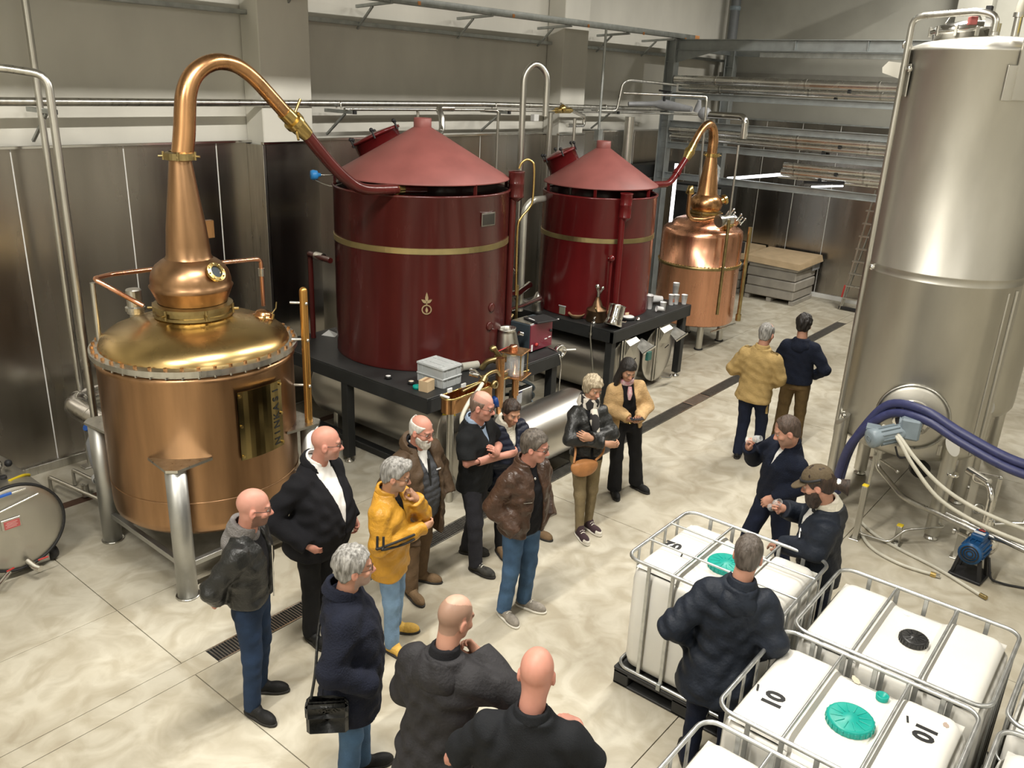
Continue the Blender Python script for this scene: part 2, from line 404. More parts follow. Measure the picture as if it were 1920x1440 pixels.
# swan neck in the plane y = cy
NP = [(3.94, 3.72, .092), (3.975, 3.90, .092), (4.0, 4.08, .09), (4.025, 4.22, .087), (4.085, 4.345, .082), (4.18, 4.43, .076), (4.30, 4.48, .071), (4.43, 4.485, .068), (4.56, 4.45, .067), (4.70, 4.36, .066), (4.85, 4.225, .066), (5.02, 4.065, .066)]
P = [Vector((a, cy, b)) for a, b, _ in NP]
def smooth_path(P, R, n=4):
    Q, q = [], []
    for i in range(len(P)-1):
        p0, p1, p2, p3 = P[max(0, i-1)], P[i], P[i+1], P[min(len(P)-1, i+2)]
        for k in range(n):
            t = k/n; Q.append(.5*((2*p1)+(p2-p0)*t+(2*p0-5*p1+4*p2-p3)*t*t+(3*p1-p0-3*p2+p3)*t**3)); q.append(R[i]*(1-t)+R[i+1]*t)
    return Q+[P[-1]], q+[R[-1]]
Q, q = smooth_path(P, [c for _, _, c in NP])
MB().tube(Q, q, 24).build('swan_neck', copper, st)
d0 = Vector((.77, 0, -.64)).normalized(); a0 = Vector((5.0, cy, 4.08))
k = MB(); k.tube([a0, a0+d0*.12], .073, 20); k.tube([a0+d0*.12, a0+d0*.17], .098, 20); k.tube([a0+d0*.17, a0+d0*.33], [.088, .068], 20)
k.cyl(a0+d0*.14+Vector((0, -.02, -.05)), a0+d0*.14+Vector((-.03, -.10, -.16)), .012, n=8); k.cyl(a0+d0*.14+Vector((0, 0, .05)), a0+d0*.14+Vector((.1, .02, .2)), .014, n=8)
k.build('coupling', brass, st)
VP = [a0+d0*.30, Vector((5.5, cy, 3.61)), Vector((5.72, cy, 3.425)), Vector((5.9, cy, 3.325)), Vector((6.1, cy, 3.292)), Vector((6.5, cy, 3.275)), Vector((6.85, cy, 3.25))]
Q, q = smooth_path(VP, [.062, .06, .06, .058, .056, .054, .052]); MB().tube(Q, q, 20).build('vapour_pipe', red_paint, st)
MB().tube([(6.42, cy, 3.278), (6.50, cy, 3.275)], .064, 16).build('pipe_clamp', brass, st)
# porthole on the onion head
c0 = Vector((3.955, 6.53, 2.755)); ax = Vector((.16, -.82, .55)).normalized()
k = MB(); k.lathe([(.05, -.10), (.052, .0), (.088, .005), (.088, .03), (.055, .035), (.052, .02)], c0, 28, ax=ax, smooth=False); po = k.build('porthole', brass, st)
MB().lathe([(0, .018), (.053, .018)], c0, 20, ax=ax).build('porthole_glass', mat('dark_glass', (.06, .07, .08), .08), po)
k = MB()
X = ax.orthogonal().normalized(); Y = ax.cross(X)
for i in range(8): p = c0+(X*cos(i*pi/4)+Y*sin(i*pi/4))*.072+ax*.03; k.cyl(p, p+ax*.012, .008, n=6)
k.build('porthole_bolts', old_brass, po)['kind'] = 'stuff'
# small manhole with brass clamps on the dome
mc = Vector((4.47, 6.63, 2.21)); ma = Vector((.25, -.15, 1)).normalized()
k = MB(); k.lathe([(.07, -.04), (.07, .03), (.098, .03), (.098, .05), (.08, .055), (.075, .08), (.05, .1), (0, .108)], mc, 24, ax=ma); mh = k.build('dome_hatch', copper, st)
k = MB()
for i in range(6): a = i*pi/3; p = mc+Vector((cos(a), sin(a), 0))*.098+ma*.02; k.cyl(p, p+ma*.05, .013, n=8)
k.tube([mc+Vector((.08, -.02, .03)), mc+Vector((.14, -.03, .10)), mc+Vector((.15, -.03, .16))], .008, 6); k.build('hatch_clamps', old_brass, mh)['kind'] = 'stuff'
# steel relief valve on the left of the dome
vc = (3.69, 7.49); k = MB()
k.lathe([(.04, 2.10), (.035, 2.2), (.055, 2.21), (.055, 2.24), (.075, 2.25), (.075, 2.27), (.088, 2.275), (.088, 2.31), (.07, 2.32), (.07, 2.47), (.062, 2.48), (0, 2.48)], (*vc, 0), 20, smooth=False)
k.build('relief_valve', steel, st); MB().lathe([(.06, 2.08), (.045, 2.12), (.036, 2.2)], (*vc, 0), 16).build('valve_stem', copper, st)
# copper steam line around the head
k = MB(); k.tube([(3.60, 7.15, 2.40), (3.55, 7.2, 2.44), (3.40, 7.25, 2.56), (3.28, 7.35, 2.66), (3.50, 7.5, 2.64), (4.08, 7.5, 2.63), (4.66, 7.45, 2.61), (5.03, 7.42, 2.60), (5.03, 7.42, 2.1)], .022, 10, bend=.05)
k.build('steam_line', copper_pink, st); k = MB(); k.tube([(3.28, 7.38, 2.62), (3.28, 7.42, 1.2)], .025, 8); k.tube([(5.03, 7.42, 2.5), (5.03, 7.42, 2.42)], .035, 10); k.build('line_support', steel, st)
MB().box((4.20, 6.99, 3.05), (.10, .06, .16)).build('sensor_box', copper, st); MB().tube([(4.13, 7.0, 2.95), (4.13, 7.0, 2.75)], .02, 8).build('sensor_stem', copper, st)
# brass name plate, bent around the shell
a_l, a_r = -1.745, -1.21      # replaced below by angles about the axis
pl = []
for px_ in ((3.752, 6.007), (4.214, 6.043)): pl.append(atan2(px_[1]-cy, px_[0]-cx))
MB().lathe([(.872, 1.20), (.885, 1.20), (.885, 1.835), (.872, 1.835)], (cx, cy, 0), 10, a0=pl[0], a1=pl[1], closed=True, smooth=False).build('name_plate', mat('polished_brass_plate', (.27, .21, .09), .2, 1., .1, 3), st)
k = MB()
for t in (.04, .96):
    for z in (1.235, 1.8, 1.52):
        a = pl[0]+(pl[1]-pl[0])*t; p = Vector((cx+.885*cos(a), cy+.885*sin(a), z)); k.cyl(p, p+Vector((cos(a), sin(a), 0))*.012, .014, n=8)
k.build('plate_screws', brass, st)['kind'] = 'stuff'
LM = None; k = MB()
for i, ch in enumerate('NINKASI'):
    a = pl[0]+(pl[1]-pl[0])*.83; n_ = Vector((cos(a), sin(a), 0)); t_ = Vector((-sin(a), cos(a), 0))
    z = 1.27+i*.081
    m_ = frame_at(Vector((cx, cy, z))+n_*.887, (0, 0, 1), -t_)
    tm = text_mb(ch, .098, m_, .001, .0015); k.add(tm.v, tm.f)
k.build('plate_lettering', dark_ink, st)
# legs
for (lx, ly), tp in (((3.22, 6.165), 1.25), ((3.235, 7.56), 1.25), ((4.61, 7.56), 1.25), ((4.61, 6.165), 1.25)):
    k = MB(); k.lathe([(0, .012), (.088, .012), (.088, tp), (0, tp)], (lx, ly, 0), 28); lg = k.build('leg', mat('leg_steel', (.42, .42, .40), .42, .9, .08, 5), st)
    MB().disc((lx, ly, .008), .105, .014).build('foot_plate', steel, lg)
    d = Vector((cx-lx, cy-ly, 0)).normalized(); t = Vector((-d.y, d.x, 0)); p = Vector((lx, ly, 0))
    k = MB(); poly = [p-d*.10-t*.05, p-d*.10+t*.05, p+d*.165+t*.27, p+d*.145, p+d*.165-t*.27]
    k.prism([(v.x, v.y) for v in poly], .025, Matrix.Translation((0, 0, tp))); k.build('bracket_plate', steel, lg)
k = MB(); ls = [(3.22, 6.165), (3.235, 7.56), (4.61, 7.56), (4.61, 6.165)]
for i in range(4): k.bar((*ls[i], .30), (*ls[(i+1) % 4], .30), .05, .05)
k.build('brace', mat('leg_steel', (.42,)*3), st)
MB().lathe([(.10, .5), (.10, .38), (.06, .3), (.06, .2)], (cx, cy, 0), 20).build('outlet', steel, st)
# sight tube column beside the still
k = MB(); k.tube([(4.605, 6.16, .42), (4.605, 6.16, 2.56)], .038, 16); k.ball((4.605, 6.16, 2.56), .038)
si = thing('sight_column', 'tall amber brown copper level column fixed to the right side of the big still', 'gauge', (4.605, 6.16, .42)); k.build('tube', mat('amber_copper', (.50, .27, .075), .25, .85, .15, 3, (3, 3, .5)), si)
k = MB()
for z in (.75, 1.2, 1.65, 2.1, 2.45): k.cyl((4.605, 6.16, z), (4.52, 6.25, z), .012, n=8); k.ball((4.60, 6.118, z), .017, 8)
k.build('stud', steel, si)['kind'] = 'stuff'

# ------------------------------------------------------------------ condenser on its black table (two of them)
def table(x0, x1, y0, y1, label, legs, name='steel_table'):
    t = thing(name, label, 'table', ((x0+x1)/2, (y0+y1)/2, 0))
    MB().box(((x0+x1)/2, (y0+y1)/2, 1.19), (x1-x0, y1-y0, .02)).build('tabletop', black_paint, t)
    for a, b_ in (((x0+.03, y0), (x0+.03, y1)), ((x1-.03, y0), (x1-.03, y1)), ((x0, y0+.03), (x1, y0+.03)), ((x0, y1-.03), (x1, y1-.03))):
        MB().bar((*a, 1.10), (*b_, 1.10), .06, .16).build('apron', black_paint, t)
    for lx, ly in legs:
        lg = MB().box((lx, ly, .56), (.11, .11, .98)).build('leg', black_paint, t)
        MB().lathe([(.0, 0), (.06, 0), (.06, .012), (.02, .03), (.02, .08)], (lx, ly, 0), 14).build('foot', steel, lg)
    return t
def condenser(c, r, z1, zc0, zc1, rc, bz, label, pm, cm, angs, lathe_n=96):
    x, y = c; t = thing('condenser', label, 'condenser', (x, y, 1.2))
    MB().lathe([(0, 1.2), (r, 1.2), (r+.004, 1.21), (r, 1.23), (r, z1-.03), (r+.012, z1-.02), (r+.014, z1), (r-.01, z1+.005), (r-.02, z1-.02), (r-.02, z1-.5)], (x, y, 0), lathe_n).build('drum', pm, t)
    MB().lathe([(0, z1-.30), (r-.02, z1-.30)], (x, y, 0), 48).build('water', mat('dark_water', (.01, .012, .014), .1, 0, .05, 3), t)
    MB().lathe([(rc, zc0), (rc+.008, zc0+.004), (rc, zc0+.02), (.105, zc1), (.10, zc1)], (x, y, 0), lathe_n).build('cone_lid', cm, t)
    MB().lathe([(rc-.01, zc0+.002), (.1, zc1-.02)], (x, y, 0), 48).build('lid_lining', pm, t)
    MB().lathe([(.10, zc1-.03), (.105, zc1), (.105, zc1+.1), (.095, zc1+.105), (.09, zc1+.05)], (x, y, 0), 28).build('chimney', cm, t)
    MB().lathe([(r+.001, bz), (r+.008, bz+.003), (r+.008, bz+.067), (r+.001, bz+.07)], (x, y, 0), lathe_n, closed=True, smooth=False).build('hoop', band_m, t)
    for k_ in range(6):
        a = angs+k_*pi/3; d = Vector((cos(a), sin(a), 0)); p = Vector((x, y, 0))+d*(rc-.01)
        MB().bar(p+Vector((0, 0, zc0-.12)), p+Vector((0, 0, zc0+.01)), .05, .008).build('lid_strut', pm, t)
    return t
T1 = table(5.98, 8.42, 5.93, 8.72, 'black steel table carrying the larger oxblood condenser', [(6.04, 7.31), (8.33, 6.02), (6.06, 8.62), (8.33, 8.62), (7.1, 6.02)])
T2 = table(9.70, 11.97, 5.97, 8.0, 'black steel table carrying the smaller deep red condenser', [(9.79, 6.06), (11.87, 6.06), (9.79, 7.9), (11.87, 7.9)])
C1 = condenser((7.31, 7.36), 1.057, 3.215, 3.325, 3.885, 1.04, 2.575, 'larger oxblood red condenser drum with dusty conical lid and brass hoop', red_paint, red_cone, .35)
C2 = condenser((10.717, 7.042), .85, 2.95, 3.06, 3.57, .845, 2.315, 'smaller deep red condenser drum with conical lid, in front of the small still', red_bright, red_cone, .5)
# details of the larger condenser
def on_cyl(c, r, a): return Vector((c[0]+r*cos(a), c[1]+r*sin(a), 0)), Vector((cos(a), sin(a), 0)), Vector((-sin(a), cos(a), 0))
a = atan2(6.304-7.36, 7.32-7.31); p, n_, t_ = on_cyl((7.31, 7.36), 1.06, a)
MB().box(p+Vector((0, 0, 2.94)), (.012, .21, .125), rz=a).build('maker_plate', mat('grey_plate', (.10, .095, .085), .4, .8), C1)
MB().box(p+Vector((0, 0, 2.94)), (.008, .235, .15), rz=a).build('plate_frame', steel, C1)
a = atan2(6.569-7.36, 6.604-7.31); p, n_, t_ = on_cyl((7.31, 7.36), 1.06, a)
m_ = frame_at(p+n_*.001+Vector((0, 0, 1.95)), t_, (0, 0, 1)); k = MB()
def strip_ring(k, r0, r1, cy_, h, n=20):
    V = []
    for i in range(n):
        b_ = 2*pi*i/n
        for r_, z in ((r0, 0), (r1, 0), (r1, h), (r0, h)): V.append(m_ @ Vector((r_*cos(b_), cy_+r_*sin(b_)*1.0, z)))
    k.add(V, [(i*4+j, i*4+(j+1) % 4, ((i+1) % n)*4+(j+1) % 4, ((i+1) % n)*4+j) for i in range(n) for j in range(4)])
strip_ring(k, .045, .058, 0, .008)
def leafp(k, cx_, cy_, l, w_, rot):
    pts = [(cx_+cos(rot)*l*t-sin(rot)*w_*s_, cy_+sin(rot)*l*t+cos(rot)*w_*s_) for t, s_ in ((0, 0), (.25, .8), (.5, 1), (.8, .5), (1, 0), (.8, -.5), (.5, -1), (.25, -.8))]
    k.prism(pts, .008, m_)
leafp(k, 0, -.038, .07, .015, pi/2); leafp(k, 0, .075, .13, .018, pi/2); leafp(k, 0, .075, .075, .017, pi/2+.95); leafp(k, 0, .075, .075, .017, pi/2-.95)
k.prism([(-.006, .05), (.006, .05), (.006, .1), (-.006, .1)], .008, m_)
k.build('emblem', mat('gilt', (.62, .50, .30), .35, .8), C1)
for (x_, y_, z_) in ((7.441, 6.3, 1.876), (7.409, 6.3, 1.651)):
    a = atan2(y_-7.36, x_-7.31); p, n_, t_ = on_cyl((7.31, 7.36), 1.057, a); MB().lathe([(.055, 0), (.055, .012), (.035, .014), (0, .013)], p+Vector((0, 0, z_)), 20, ax=n_).build('boss', red_paint, C1)
# red overflow pipe at the left of the larger condenser
k = MB(); k.tube([(6.40, 8.0, 2.31), (6.47, 8.50, 2.31), (6.50, 8.52, 2.27), (6.50, 8.52, 1.205)], .035, 12, bend=.04); k.build('overflow_pipe', red_paint, C1); MB().tube([(6.45, 8.2, 2.31), (6.46, 8.35, 2.31)], .05, 10).build('union', steel, C1)
# blue head thermometer and steel wire loop at the rim
k = MB(); k.lathe([(0, -.03), (.05, -.03), (.06, 0), (.05, .05), (.025, .06), (.02, .09), (0, .09)], (6.36, 8.22, 3.30), 16, ax=(1, -.5, 0)); th = k.build('sensor_head', mat('light_blue_plastic', (.03, .22, .55), .4), C1)
MB().tube([(6.42, 8.19, 3.30), (6.75, 8.0, 3.30)], .008, 6).build('sensor_rod', chrome, th)
MB().tube([(6.38, 8.2, 3.24), (6.42, 8.1, 3.20), (6.46, 8.0, 3.18), (6.6, 7.9, 3.24), (6.75, 7.7, 3.26)], .008, 6, bend=.05).build('sensor_cable', chrome, th)
# rear manhole lids seen behind the cones
def rear_lid(t, c, z, r, m):
    k = MB(); ax = Vector((-.25, .35, .9)).normalized(); c = Vector((*c, z))
    k.lathe([(r*.9, -.22), (r*.9, 0), (r, 0), (r, .03), (r*.9, .04), (0, .07)], c, 28, ax=ax); o = k.build('rear_hatch', m, t)
    k = MB(); X = ax.orthogonal().normalized(); Y = ax.cross(X)
    for i in range(6):
        p = c+(X*cos(i*pi/3)+Y*sin(i*pi/3))*r*1.02; k.cyl(p-ax*.02, p+ax*.07, .012, n=6); k.ball(p+ax*.09, .026, 8)
    k.build('hatch_knobs', rubber, o)['kind'] = 'stuff'
rear_lid(C1, (7.42, 8.3), 3.70, .33, red_bright); rear_lid(C2, (10.62, 7.75), 3.42, .27, red_bright)

# ------------------------------------------------------------------ small copper still at the back
dx, dy = 13.9, 6.88
s2 = thing('pot_still', 'small bright copper still at the back, beside the steel pipe rack', 'still', (dx, dy, 0))
MB().lathe([(0, .45), (.69, .45), (.715, .48), (.715, 1.475), (.725, 1.48), (.725, 1.52), (.715, 1.525), (.715, 2.0), (.71, 2.04)], (dx, dy, 0), 72).build('boiler_shell', copper_pink, s2)
MB().lathe([(.716, 1.47), (.735, 1.475), (.735, 1.525), (.716, 1.53)], (dx, dy, 0), 72).build('rivet_band', old_brass, s2)
k = MB()
for i in range(72):
    a = 2*pi*i/72; k.ball((dx+.736*cos(a), dy+.736*sin(a), 1.535), .011, 6)
k.build('rivets', brass, s2)['kind'] = 'stuff'
MB().lathe([(.71, 2.03), (.70, 2.09), (.66, 2.13), (.57, 2.15), (.555, 2.19), (.50, 2.25), (.38, 2.30), (.26, 2.325), (.25, 2.335)], (dx, dy, 0), 72).build('shoulder', copper_pink, s2)
k = MB(); k.lathe([(.25, 2.32), (.285, 2.325), (.285, 2.36), (.265, 2.365), (.285, 2.385), (.285, 2.415), (.24, 2.425)], (dx, dy, 0), 36, smooth=False); clamp_lugs(k, (dx, dy), .285, 2.37, 6, .035); k.build('collar', old_brass, s2)
MB().lathe([(.24, 2.42), (.275, 2.47), (.292, 2.54), (.27, 2.62), (.22, 2.68), (.185, 2.70)], (dx, dy, 0), 40).build('onion_head', copper, s2)
MB().lathe([(.19, 2.69), (.175, 2.75), (.155, 2.95), (.12, 3.2), (.095, 3.36)], (dx, dy, 0), 32).build('swan_neck_base', copper, s2)
k = MB(); k.lathe([(.09, 3.34), (.125, 3.345), (.125, 3.40), (.09, 3.405)], (dx, dy, 0), 24, smooth=False); clamp_lugs(k, (dx, dy), .125, 3.37, 5, .03); k.build('neck_clamp', brass, s2)
# neck curls over in the vertical plane towards the condenser
ux, uy = -.995, .05
def pn(s_, z): return Vector((dx+ux*s_, dy+uy*s_, z))
NP2 = [(0, 3.38, .088), (0.0, 3.5, .088), (.0, 3.62, .086), (.03, 3.74, .08), (.1, 3.84, .074), (.21, 3.885, .07), (.34, 3.86, .066), (.46, 3.78, .062), (.58, 3.66, .06), (.68, 3.54, .058)]
Q, q = smooth_path([pn(a, b) for a, b, _ in NP2], [c for _, _, c in NP2]); MB().tube(Q, q, 20).build('swan_neck', copper, s2)
k = MB(); k.tube([pn(.66, 3.565), pn(.74, 3.47)], .07, 14); k.tube([pn(.74, 3.47), pn(.77, 3.43)], .09, 14); k.tube([pn(.77, 3.43), pn(.86, 3.32)], [.085, .06], 14); k.build('coupling', brass, s2)
MB().tube([pn(.84, 3.35), pn(1.2, 3.02), pn(1.34, 2.95), pn(2.55, 2.985)], .055, 14, bend=.16).build('vapour_pipe', red_bright, s2)
MB().tube([pn(1.06, 3.15), pn(1.12, 3.09)], .068, 12).build('pipe_clamp', red_bright, s2)
k = MB(); c0 = Vector((14.05, 6.62, 2.62)); ax = Vector((.75, -.55, .35)).normalized(); k.lathe([(.05, -.1), (.055, 0), (.09, 0), (.09, .04), (.06, .045), (.055, .01)], c0, 24, ax=ax, smooth=False); k.build('porthole', brass, s2)
c0 = Vector((13.75, 6.38, 2.25)); k = MB(); k.lathe([(.10, -.06), (.10, .0), (.125, 0), (.125, .03), (.09, .05), (.04, .08), (0, .085)], c0, 22, ax=(-.1, -.35, 1)); clamp_lugs(k, (c0.x, c0.y), .12, c0.z, 5, .03); k.build('dome_hatch', brass, s2)
c0 = Vector((14.27, 6.5, 2.26)); ax = Vector((.45, -.4, .85)).normalized(); k = MB(); k.lathe([(.12, -.1), (.12, .02)], c0, 22, ax=ax); k.build('manway_neck', copper_pink, s2)
k = MB(); k.lathe([(.12, .0), (.15, .02), (.15, .05), (.11, .07), (.0, .1)], c0, 22, ax=ax)
X = ax.orthogonal().normalized(); Y = ax.cross(X)
for i in range(6): p = c0+(X*cos(i*pi/3)+Y*sin(i*pi/3))*.16; k.cyl(p, p+ax*.13, .012, n=6); k.ball(p+ax*.14, .024, 6)
k.build('manway_lid', chrome, s2)
k = MB(); k.tube([(13.35, 6.15, 2.40), (13.35, 6.15, .75)], .028, 10); k.build('level_pipe', old_brass, s2)
k = MB(); k.tube([(14.15, 6.10, 2.20), (14.15, 6.10, .55)], .034, 12); k.tube([(14.15, 6.1, .62), (14.15, 6.1, .50)], .05, 12); k.build('sight_tube', old_brass, s2)
k = MB(); k.box((14.32, 6.27, 1.80), (.09, .06, .2), rz=.6); k.build('sensor_box', rubber, s2)
k = MB(); k.tube([(13.0, 6.75, 2.78), (13.0, 6.75, 2.45), (13.05, 6.7, 2.36), (13.3, 6.6, 2.34), (13.6, 6.55, 2.36)], .035, 10, bend=.06); k.build('safety_line', copper, s2)
k = MB(); k.lathe([(0, 2.92), (.04, 2.92), (.075, 2.80), (.05, 2.78)], (13.0, 6.75, 0), 14); k.build('safety_cap', brass, s2)
k = MB(); k.cyl((13.35, 6.3, 2.36), (13.55, 6.2, 2.38), .085, n=16); k.cyl((13.3, 6.32, 2.35), (13.35, 6.3, 2.36), .11, n=16); k.build('valve_body', steel, s2)
k = MB(); k.tube([(13.50, 6.22, 3.6), (13.50, 6.22, 1.55)], .02, 8); k.disc((13.50, 6.22, 1.55), .05, .02, n=12); k.build('vent_pipe', steel, s2)
for a in (.6, 2.2, 3.9, 5.5):
    p = Vector((dx+.56*cos(a), dy+.56*sin(a), 0)); lg = MB().cyl(p+Vector((0, 0, .02)), p+Vector((0, 0, .47)), .06, n=16).build('leg', steel, s2); MB().disc(p+Vector((0, 0, .012)), .08, .02, n=16).build('foot_plate', rubber, lg)
MB().bar((13.5, 6.3, .36), (14.4, 6.25, .36), .03, .03).build('brace', steel, s2)
# ------------------------------------------------------------------ tall steel tanks on the right
def tall_tank(c, label, detail=True):
    x, y = c; r = .75; t = thing('storage_tank', label, 'tank', (x, y, 0))
    MB().lathe([(.0, .80), (.35, .805), (.6, .83), (.71, .87), (.745, .93), (.75, 1.0), (.75, 2.72), (.753, 2.725), (.753, 2.735), (.75, 2.74), (.75, 2.80), (.753, 2.805), (.753, 2.815), (.75, 2.82), (.75, 4.86), (.756, 4.87), (.756, 4.89), (.74, 4.905), (.6, 4.96), (.4, 5.0), (.2, 5.02), (0, 5.02)], (x, y, 0), 96).build('shell', steel_tank, t)
    for dx_, dy_ in ((-.56, -.56), (.56, -.56), (.56, .56), (-.56, .56)):
        k = MB(); p = Vector((x+dx_, y+dy_, 0)); d = Vector((-dx_, -dy_, 0)).normalized()
        n = 20; V = []; r0 = .075
        for i in range(n):
            a = 2*pi*i/n; o = Vector((cos(a), sin(a), 0))*r0
            V += [p+o+Vector((0, 0, .06)), p+o+Vector((0, 0, 1.09+1.25*o.dot(d)))]
        k.add(V, [(2*i, 2*((i+1) % n), 2*((i+1) % n)+1, 2*i+1) for i in range(n)], True); k.add(V, [tuple(range(1, 2*n, 2)), tuple(range(0, 2*n, 2))[::-1]])
        lg = k.build('leg', steel_tank, t)
        MB().lathe([(0, 0), (.07, 0), (.07, .02), (.03, .035), (.03, .07)], p, 14).build('levelling_foot', steel, lg)
    return t
TK = tall_tank((9.66, 1.98), 'tall satin steel tank nearest on the right, with agitator motor low on its side')
TK2 = tall_tank((11.36, 1.98), 'second steel tank half hidden behind the tall agitator tank at the right edge')
# wall-side pipe climbing the near tank and bending over its top
pth = Vector((9.05, 2.50, 0))
k = MB(); k.tube([(9.12, 2.60, .9), (9.12, 2.60, 5.17), (9.02, 2.0, 5.20), (9.02, 1.86, 5.16), (9.02, 1.86, 5.03)], .03, 12, bend=.1); k.build('filling_pipe', steel, TK)
for z in (4.70, 2.78, 1.12): k = MB(); k.cyl((9.12, 2.60, z), (9.22, 2.50, z), .014, n=8); k.tube([(9.12, 2.56, z), (9.06, 2.52, z)], .012, 8); k.ball((9.03, 2.52, z), .03, 8); k.build('pipe_bracket', chrome, TK); k = MB()
k = MB(); k.tube([(8.915, 1.50, 1.02), (8.915, 1.50, 1.12)], .02, 8); k.build('stub', steel, TK)
# vertical weld pipes on the right flank
k = MB(); k.tube([(9.33, 1.22, .95), (9.33, 1.22, 2.72)], .018, 8); k.tube([(9.24, 1.27, .98), (9.24, 1.27, 2.7)], .012, 8); k.build('level_tube', steel_tank, TK)
# lifting lug plates near the rim
for a, lab in ((3.75, 1), (2.15, 2), (5.4, 3)):
    p, n_, t_ = on_cyl((9.66, 1.98), .755, a)
    k = MB(); k.box(p+Vector((0, 0, 4.60))+n_*.006, (.012, .30, .30), rz=a, ch=.004); q_ = k.build('lug_plate', steel_tank, TK)
    m_ = frame_at(p+n_*.012+Vector((0, 0, 4.56)), t_, (0, 0, 1)); pts = [(-.07, -.1), (.07, -.1), (.075, .3), (.075, .44)]+[(.075*cos(i*pi/6), .44+.075*sin(i*pi/6)) for i in range(1, 6)]+[(-.075, .44), (-.075, .3)]
    k = MB(); k.prism(pts, .02, m_); k.build('lifting_lug', steel_tank, TK)
    k = MB(); k.lathe([(.0, 0), (.03, 0), (.03, .004), (0, .004)], p+n_*.033+Vector((0, 0, 4.99)), 12, ax=n_); k.build('lug_eye', rubber, TK)
k = MB(); k.prism([(0, 0), (.16, .05), (.17, .10), (.12, .16), (0, .15)], .02, frame_at((9.43, 2.72, 4.62), (-.25, .97, 0), (0, 0, 1))); k.build('side_lug', steel_tank, TK)
# manway on top
k = MB(); ax = Vector((-.12, .1, 1)).normalized(); c0 = Vector((9.62, 2.25, 4.98)); k.lathe([(.26, -.1), (.26, .09), (.29, .1), (.29, .13), (.2, .17), (0, .19)], c0, 36, ax=ax); mw = k.build('manway', chrome, TK)
k = MB()
for i in range(10):
    p = c0+Vector((cos(i*.628), sin(i*.628), 0))*.295+Vector((0, 0, .08)); k.box(p, (.03, .03, .09), rz=i*.628)
k.tube([c0+Vector((-.3, .1, .14)), c0+Vector((-.2, .07, .25)), c0+Vector((.2, -.07, .25)), c0+Vector((.3, -.1, .14))], .01, 8, bend=.05); k.build('manway_clamps', steel, mw)['kind'] = 'stuff'
MB().tube([(9.36, 2.62, 4.9), (9.33, 2.66, 4.98), (9.30, 2.70, 4.94), (9.31, 2.69, 4.90)], .012, 8, bend=.02).build('ring', steel, TK)
# valves and fittings on top
k = MB(); k.tube([(9.2, 1.72, 5.0), (9.2, 1.72, 5.22)], .035, 12); k.tube([(9.2, 1.72, 5.16), (9.2, 1.72, 5.20)], .05, 12); k.tube([(9.05, 1.86, 5.0), (9.05, 1.86, 5.10)], .045, 12); k.build('top_fitting', steel, TK)
MB().tube([(9.2, 1.72, 5.16), (9.2, 1.72, 5.30), (9.24, 1.66, 5.42), (9.30, 1.56, 5.47), (9.36, 1.45, 5.44), (9.40, 1.38, 5.34), (9.41, 1.36, 5.0)], .038, 14, bend=.08).build('clear_hose', pale_hose, TK)
MB().box((9.08, 1.92, 5.12), (.09, .07, .10)).build('valve_box', white_pl, TK); MB().box((9.09, 1.95, 5.21), (.07, .05, .08)).build('valve_cap', rubber, TK)
MB().box((9.14, 2.08, 5.13), (.10, .06, .07), rz=.5).build('red_tag', mat('pink_red_label', (.45, .12, .11), .5), TK)
MB().tube([(9.16, 1.62, 5.03), (9.16, 1.62, 5.12), (9.14, 1.60, 5.16)], .026, 8).build('yellow_lever', yellow, TK)
k = MB(); k.cyl((9.24, 1.50, 5.09), (9.36, 1.30, 5.09), .055, n=16); k.build('vent_pipe', chrome, TK); MB().tube([(9.2, 1.55, 5.12), (9.2, 1.45, 5.14), (9.22, 1.4, 5.08)], .012, 8, bend=.02).build('cable', rubber, TK)
MB().cyl((9.25, 1.56, 5.2), (9.5, 1.2, 5.2), .022, n=10).build('rail', galv, TK)
# round access door with agitator motor
a = atan2(-.30, -.69)-.18; p, n_, t_ = on_cyl((9.66, 1.98), .75, 3.36); c0 = p+Vector((0, 0, 1.34))
k = MB(); k.lathe([(.345, -.03), (.36, .0), (.345, .03), (.33, .0)], c0, 40, ax=n_, closed=True); k.build('door_ring', steel, TK)
MB().lathe([(.33, .0), (.30, .02), (.0, .03)], c0, 40, ax=n_).build('door_plate', steel_tank, TK)
k = MB(); k.lathe([(.19, .02), (.19, .06), (.16, .08), (.12, .12), (.0, .12)], c0, 28, ax=n_, smooth=False); ag = k.build('agitator_flange', chrome, TK)
k = MB()
for i in range(8):
    a = i*pi/4; q_ = c0+t_*cos(a)*.165+Vector((0, 0, 1))*sin(a)*.165; k.cyl(q_+n_*.05, q_+n_*.10, .014, n=8)
k.build('flange_bolts', steel, ag)['kind'] = 'stuff'
MB().bar(c0-t_*-.18+n_*.07, c0+t_*.40+n_*.05, .025, .02).build('door_handle', chrome, TK)
g = c0+n_*.12; mo = MB(); R_ = Matrix((n_, t_, Vector((0, 0, 1)))).transposed()
mo.box(g+n_*.13-Vector((0, 0, .02)), (.24, .19, .22), R=R_, ch=.02); mo.lathe([(.06, 0), (.06, .02), (0, .02)], g+n_*.13-t_*.095-Vector((0, 0, .0)), 16, ax=-t_); gb = mo.build('gearbox', grey_paint, TK)
md = (n_*.62-t_*.75-Vector((0, 0, .16))).normalized(); m0 = g+n_*.16-t_*.05-Vector((0, 0, .07)); mu = Vector((0, 0, 1)); mu = (mu-md*mu.dot(md)).normalized(); ms = md.cross(mu)
k = MB(); k.tube([m0, m0+md*.33], .085, 20)
for i in range(12):
    a = i*pi/6; d = ms*cos(a)+mu*sin(a); k.bar(m0+md*.08+d*.088, m0+md*.29+d*.088, .006, .02, upv=d)
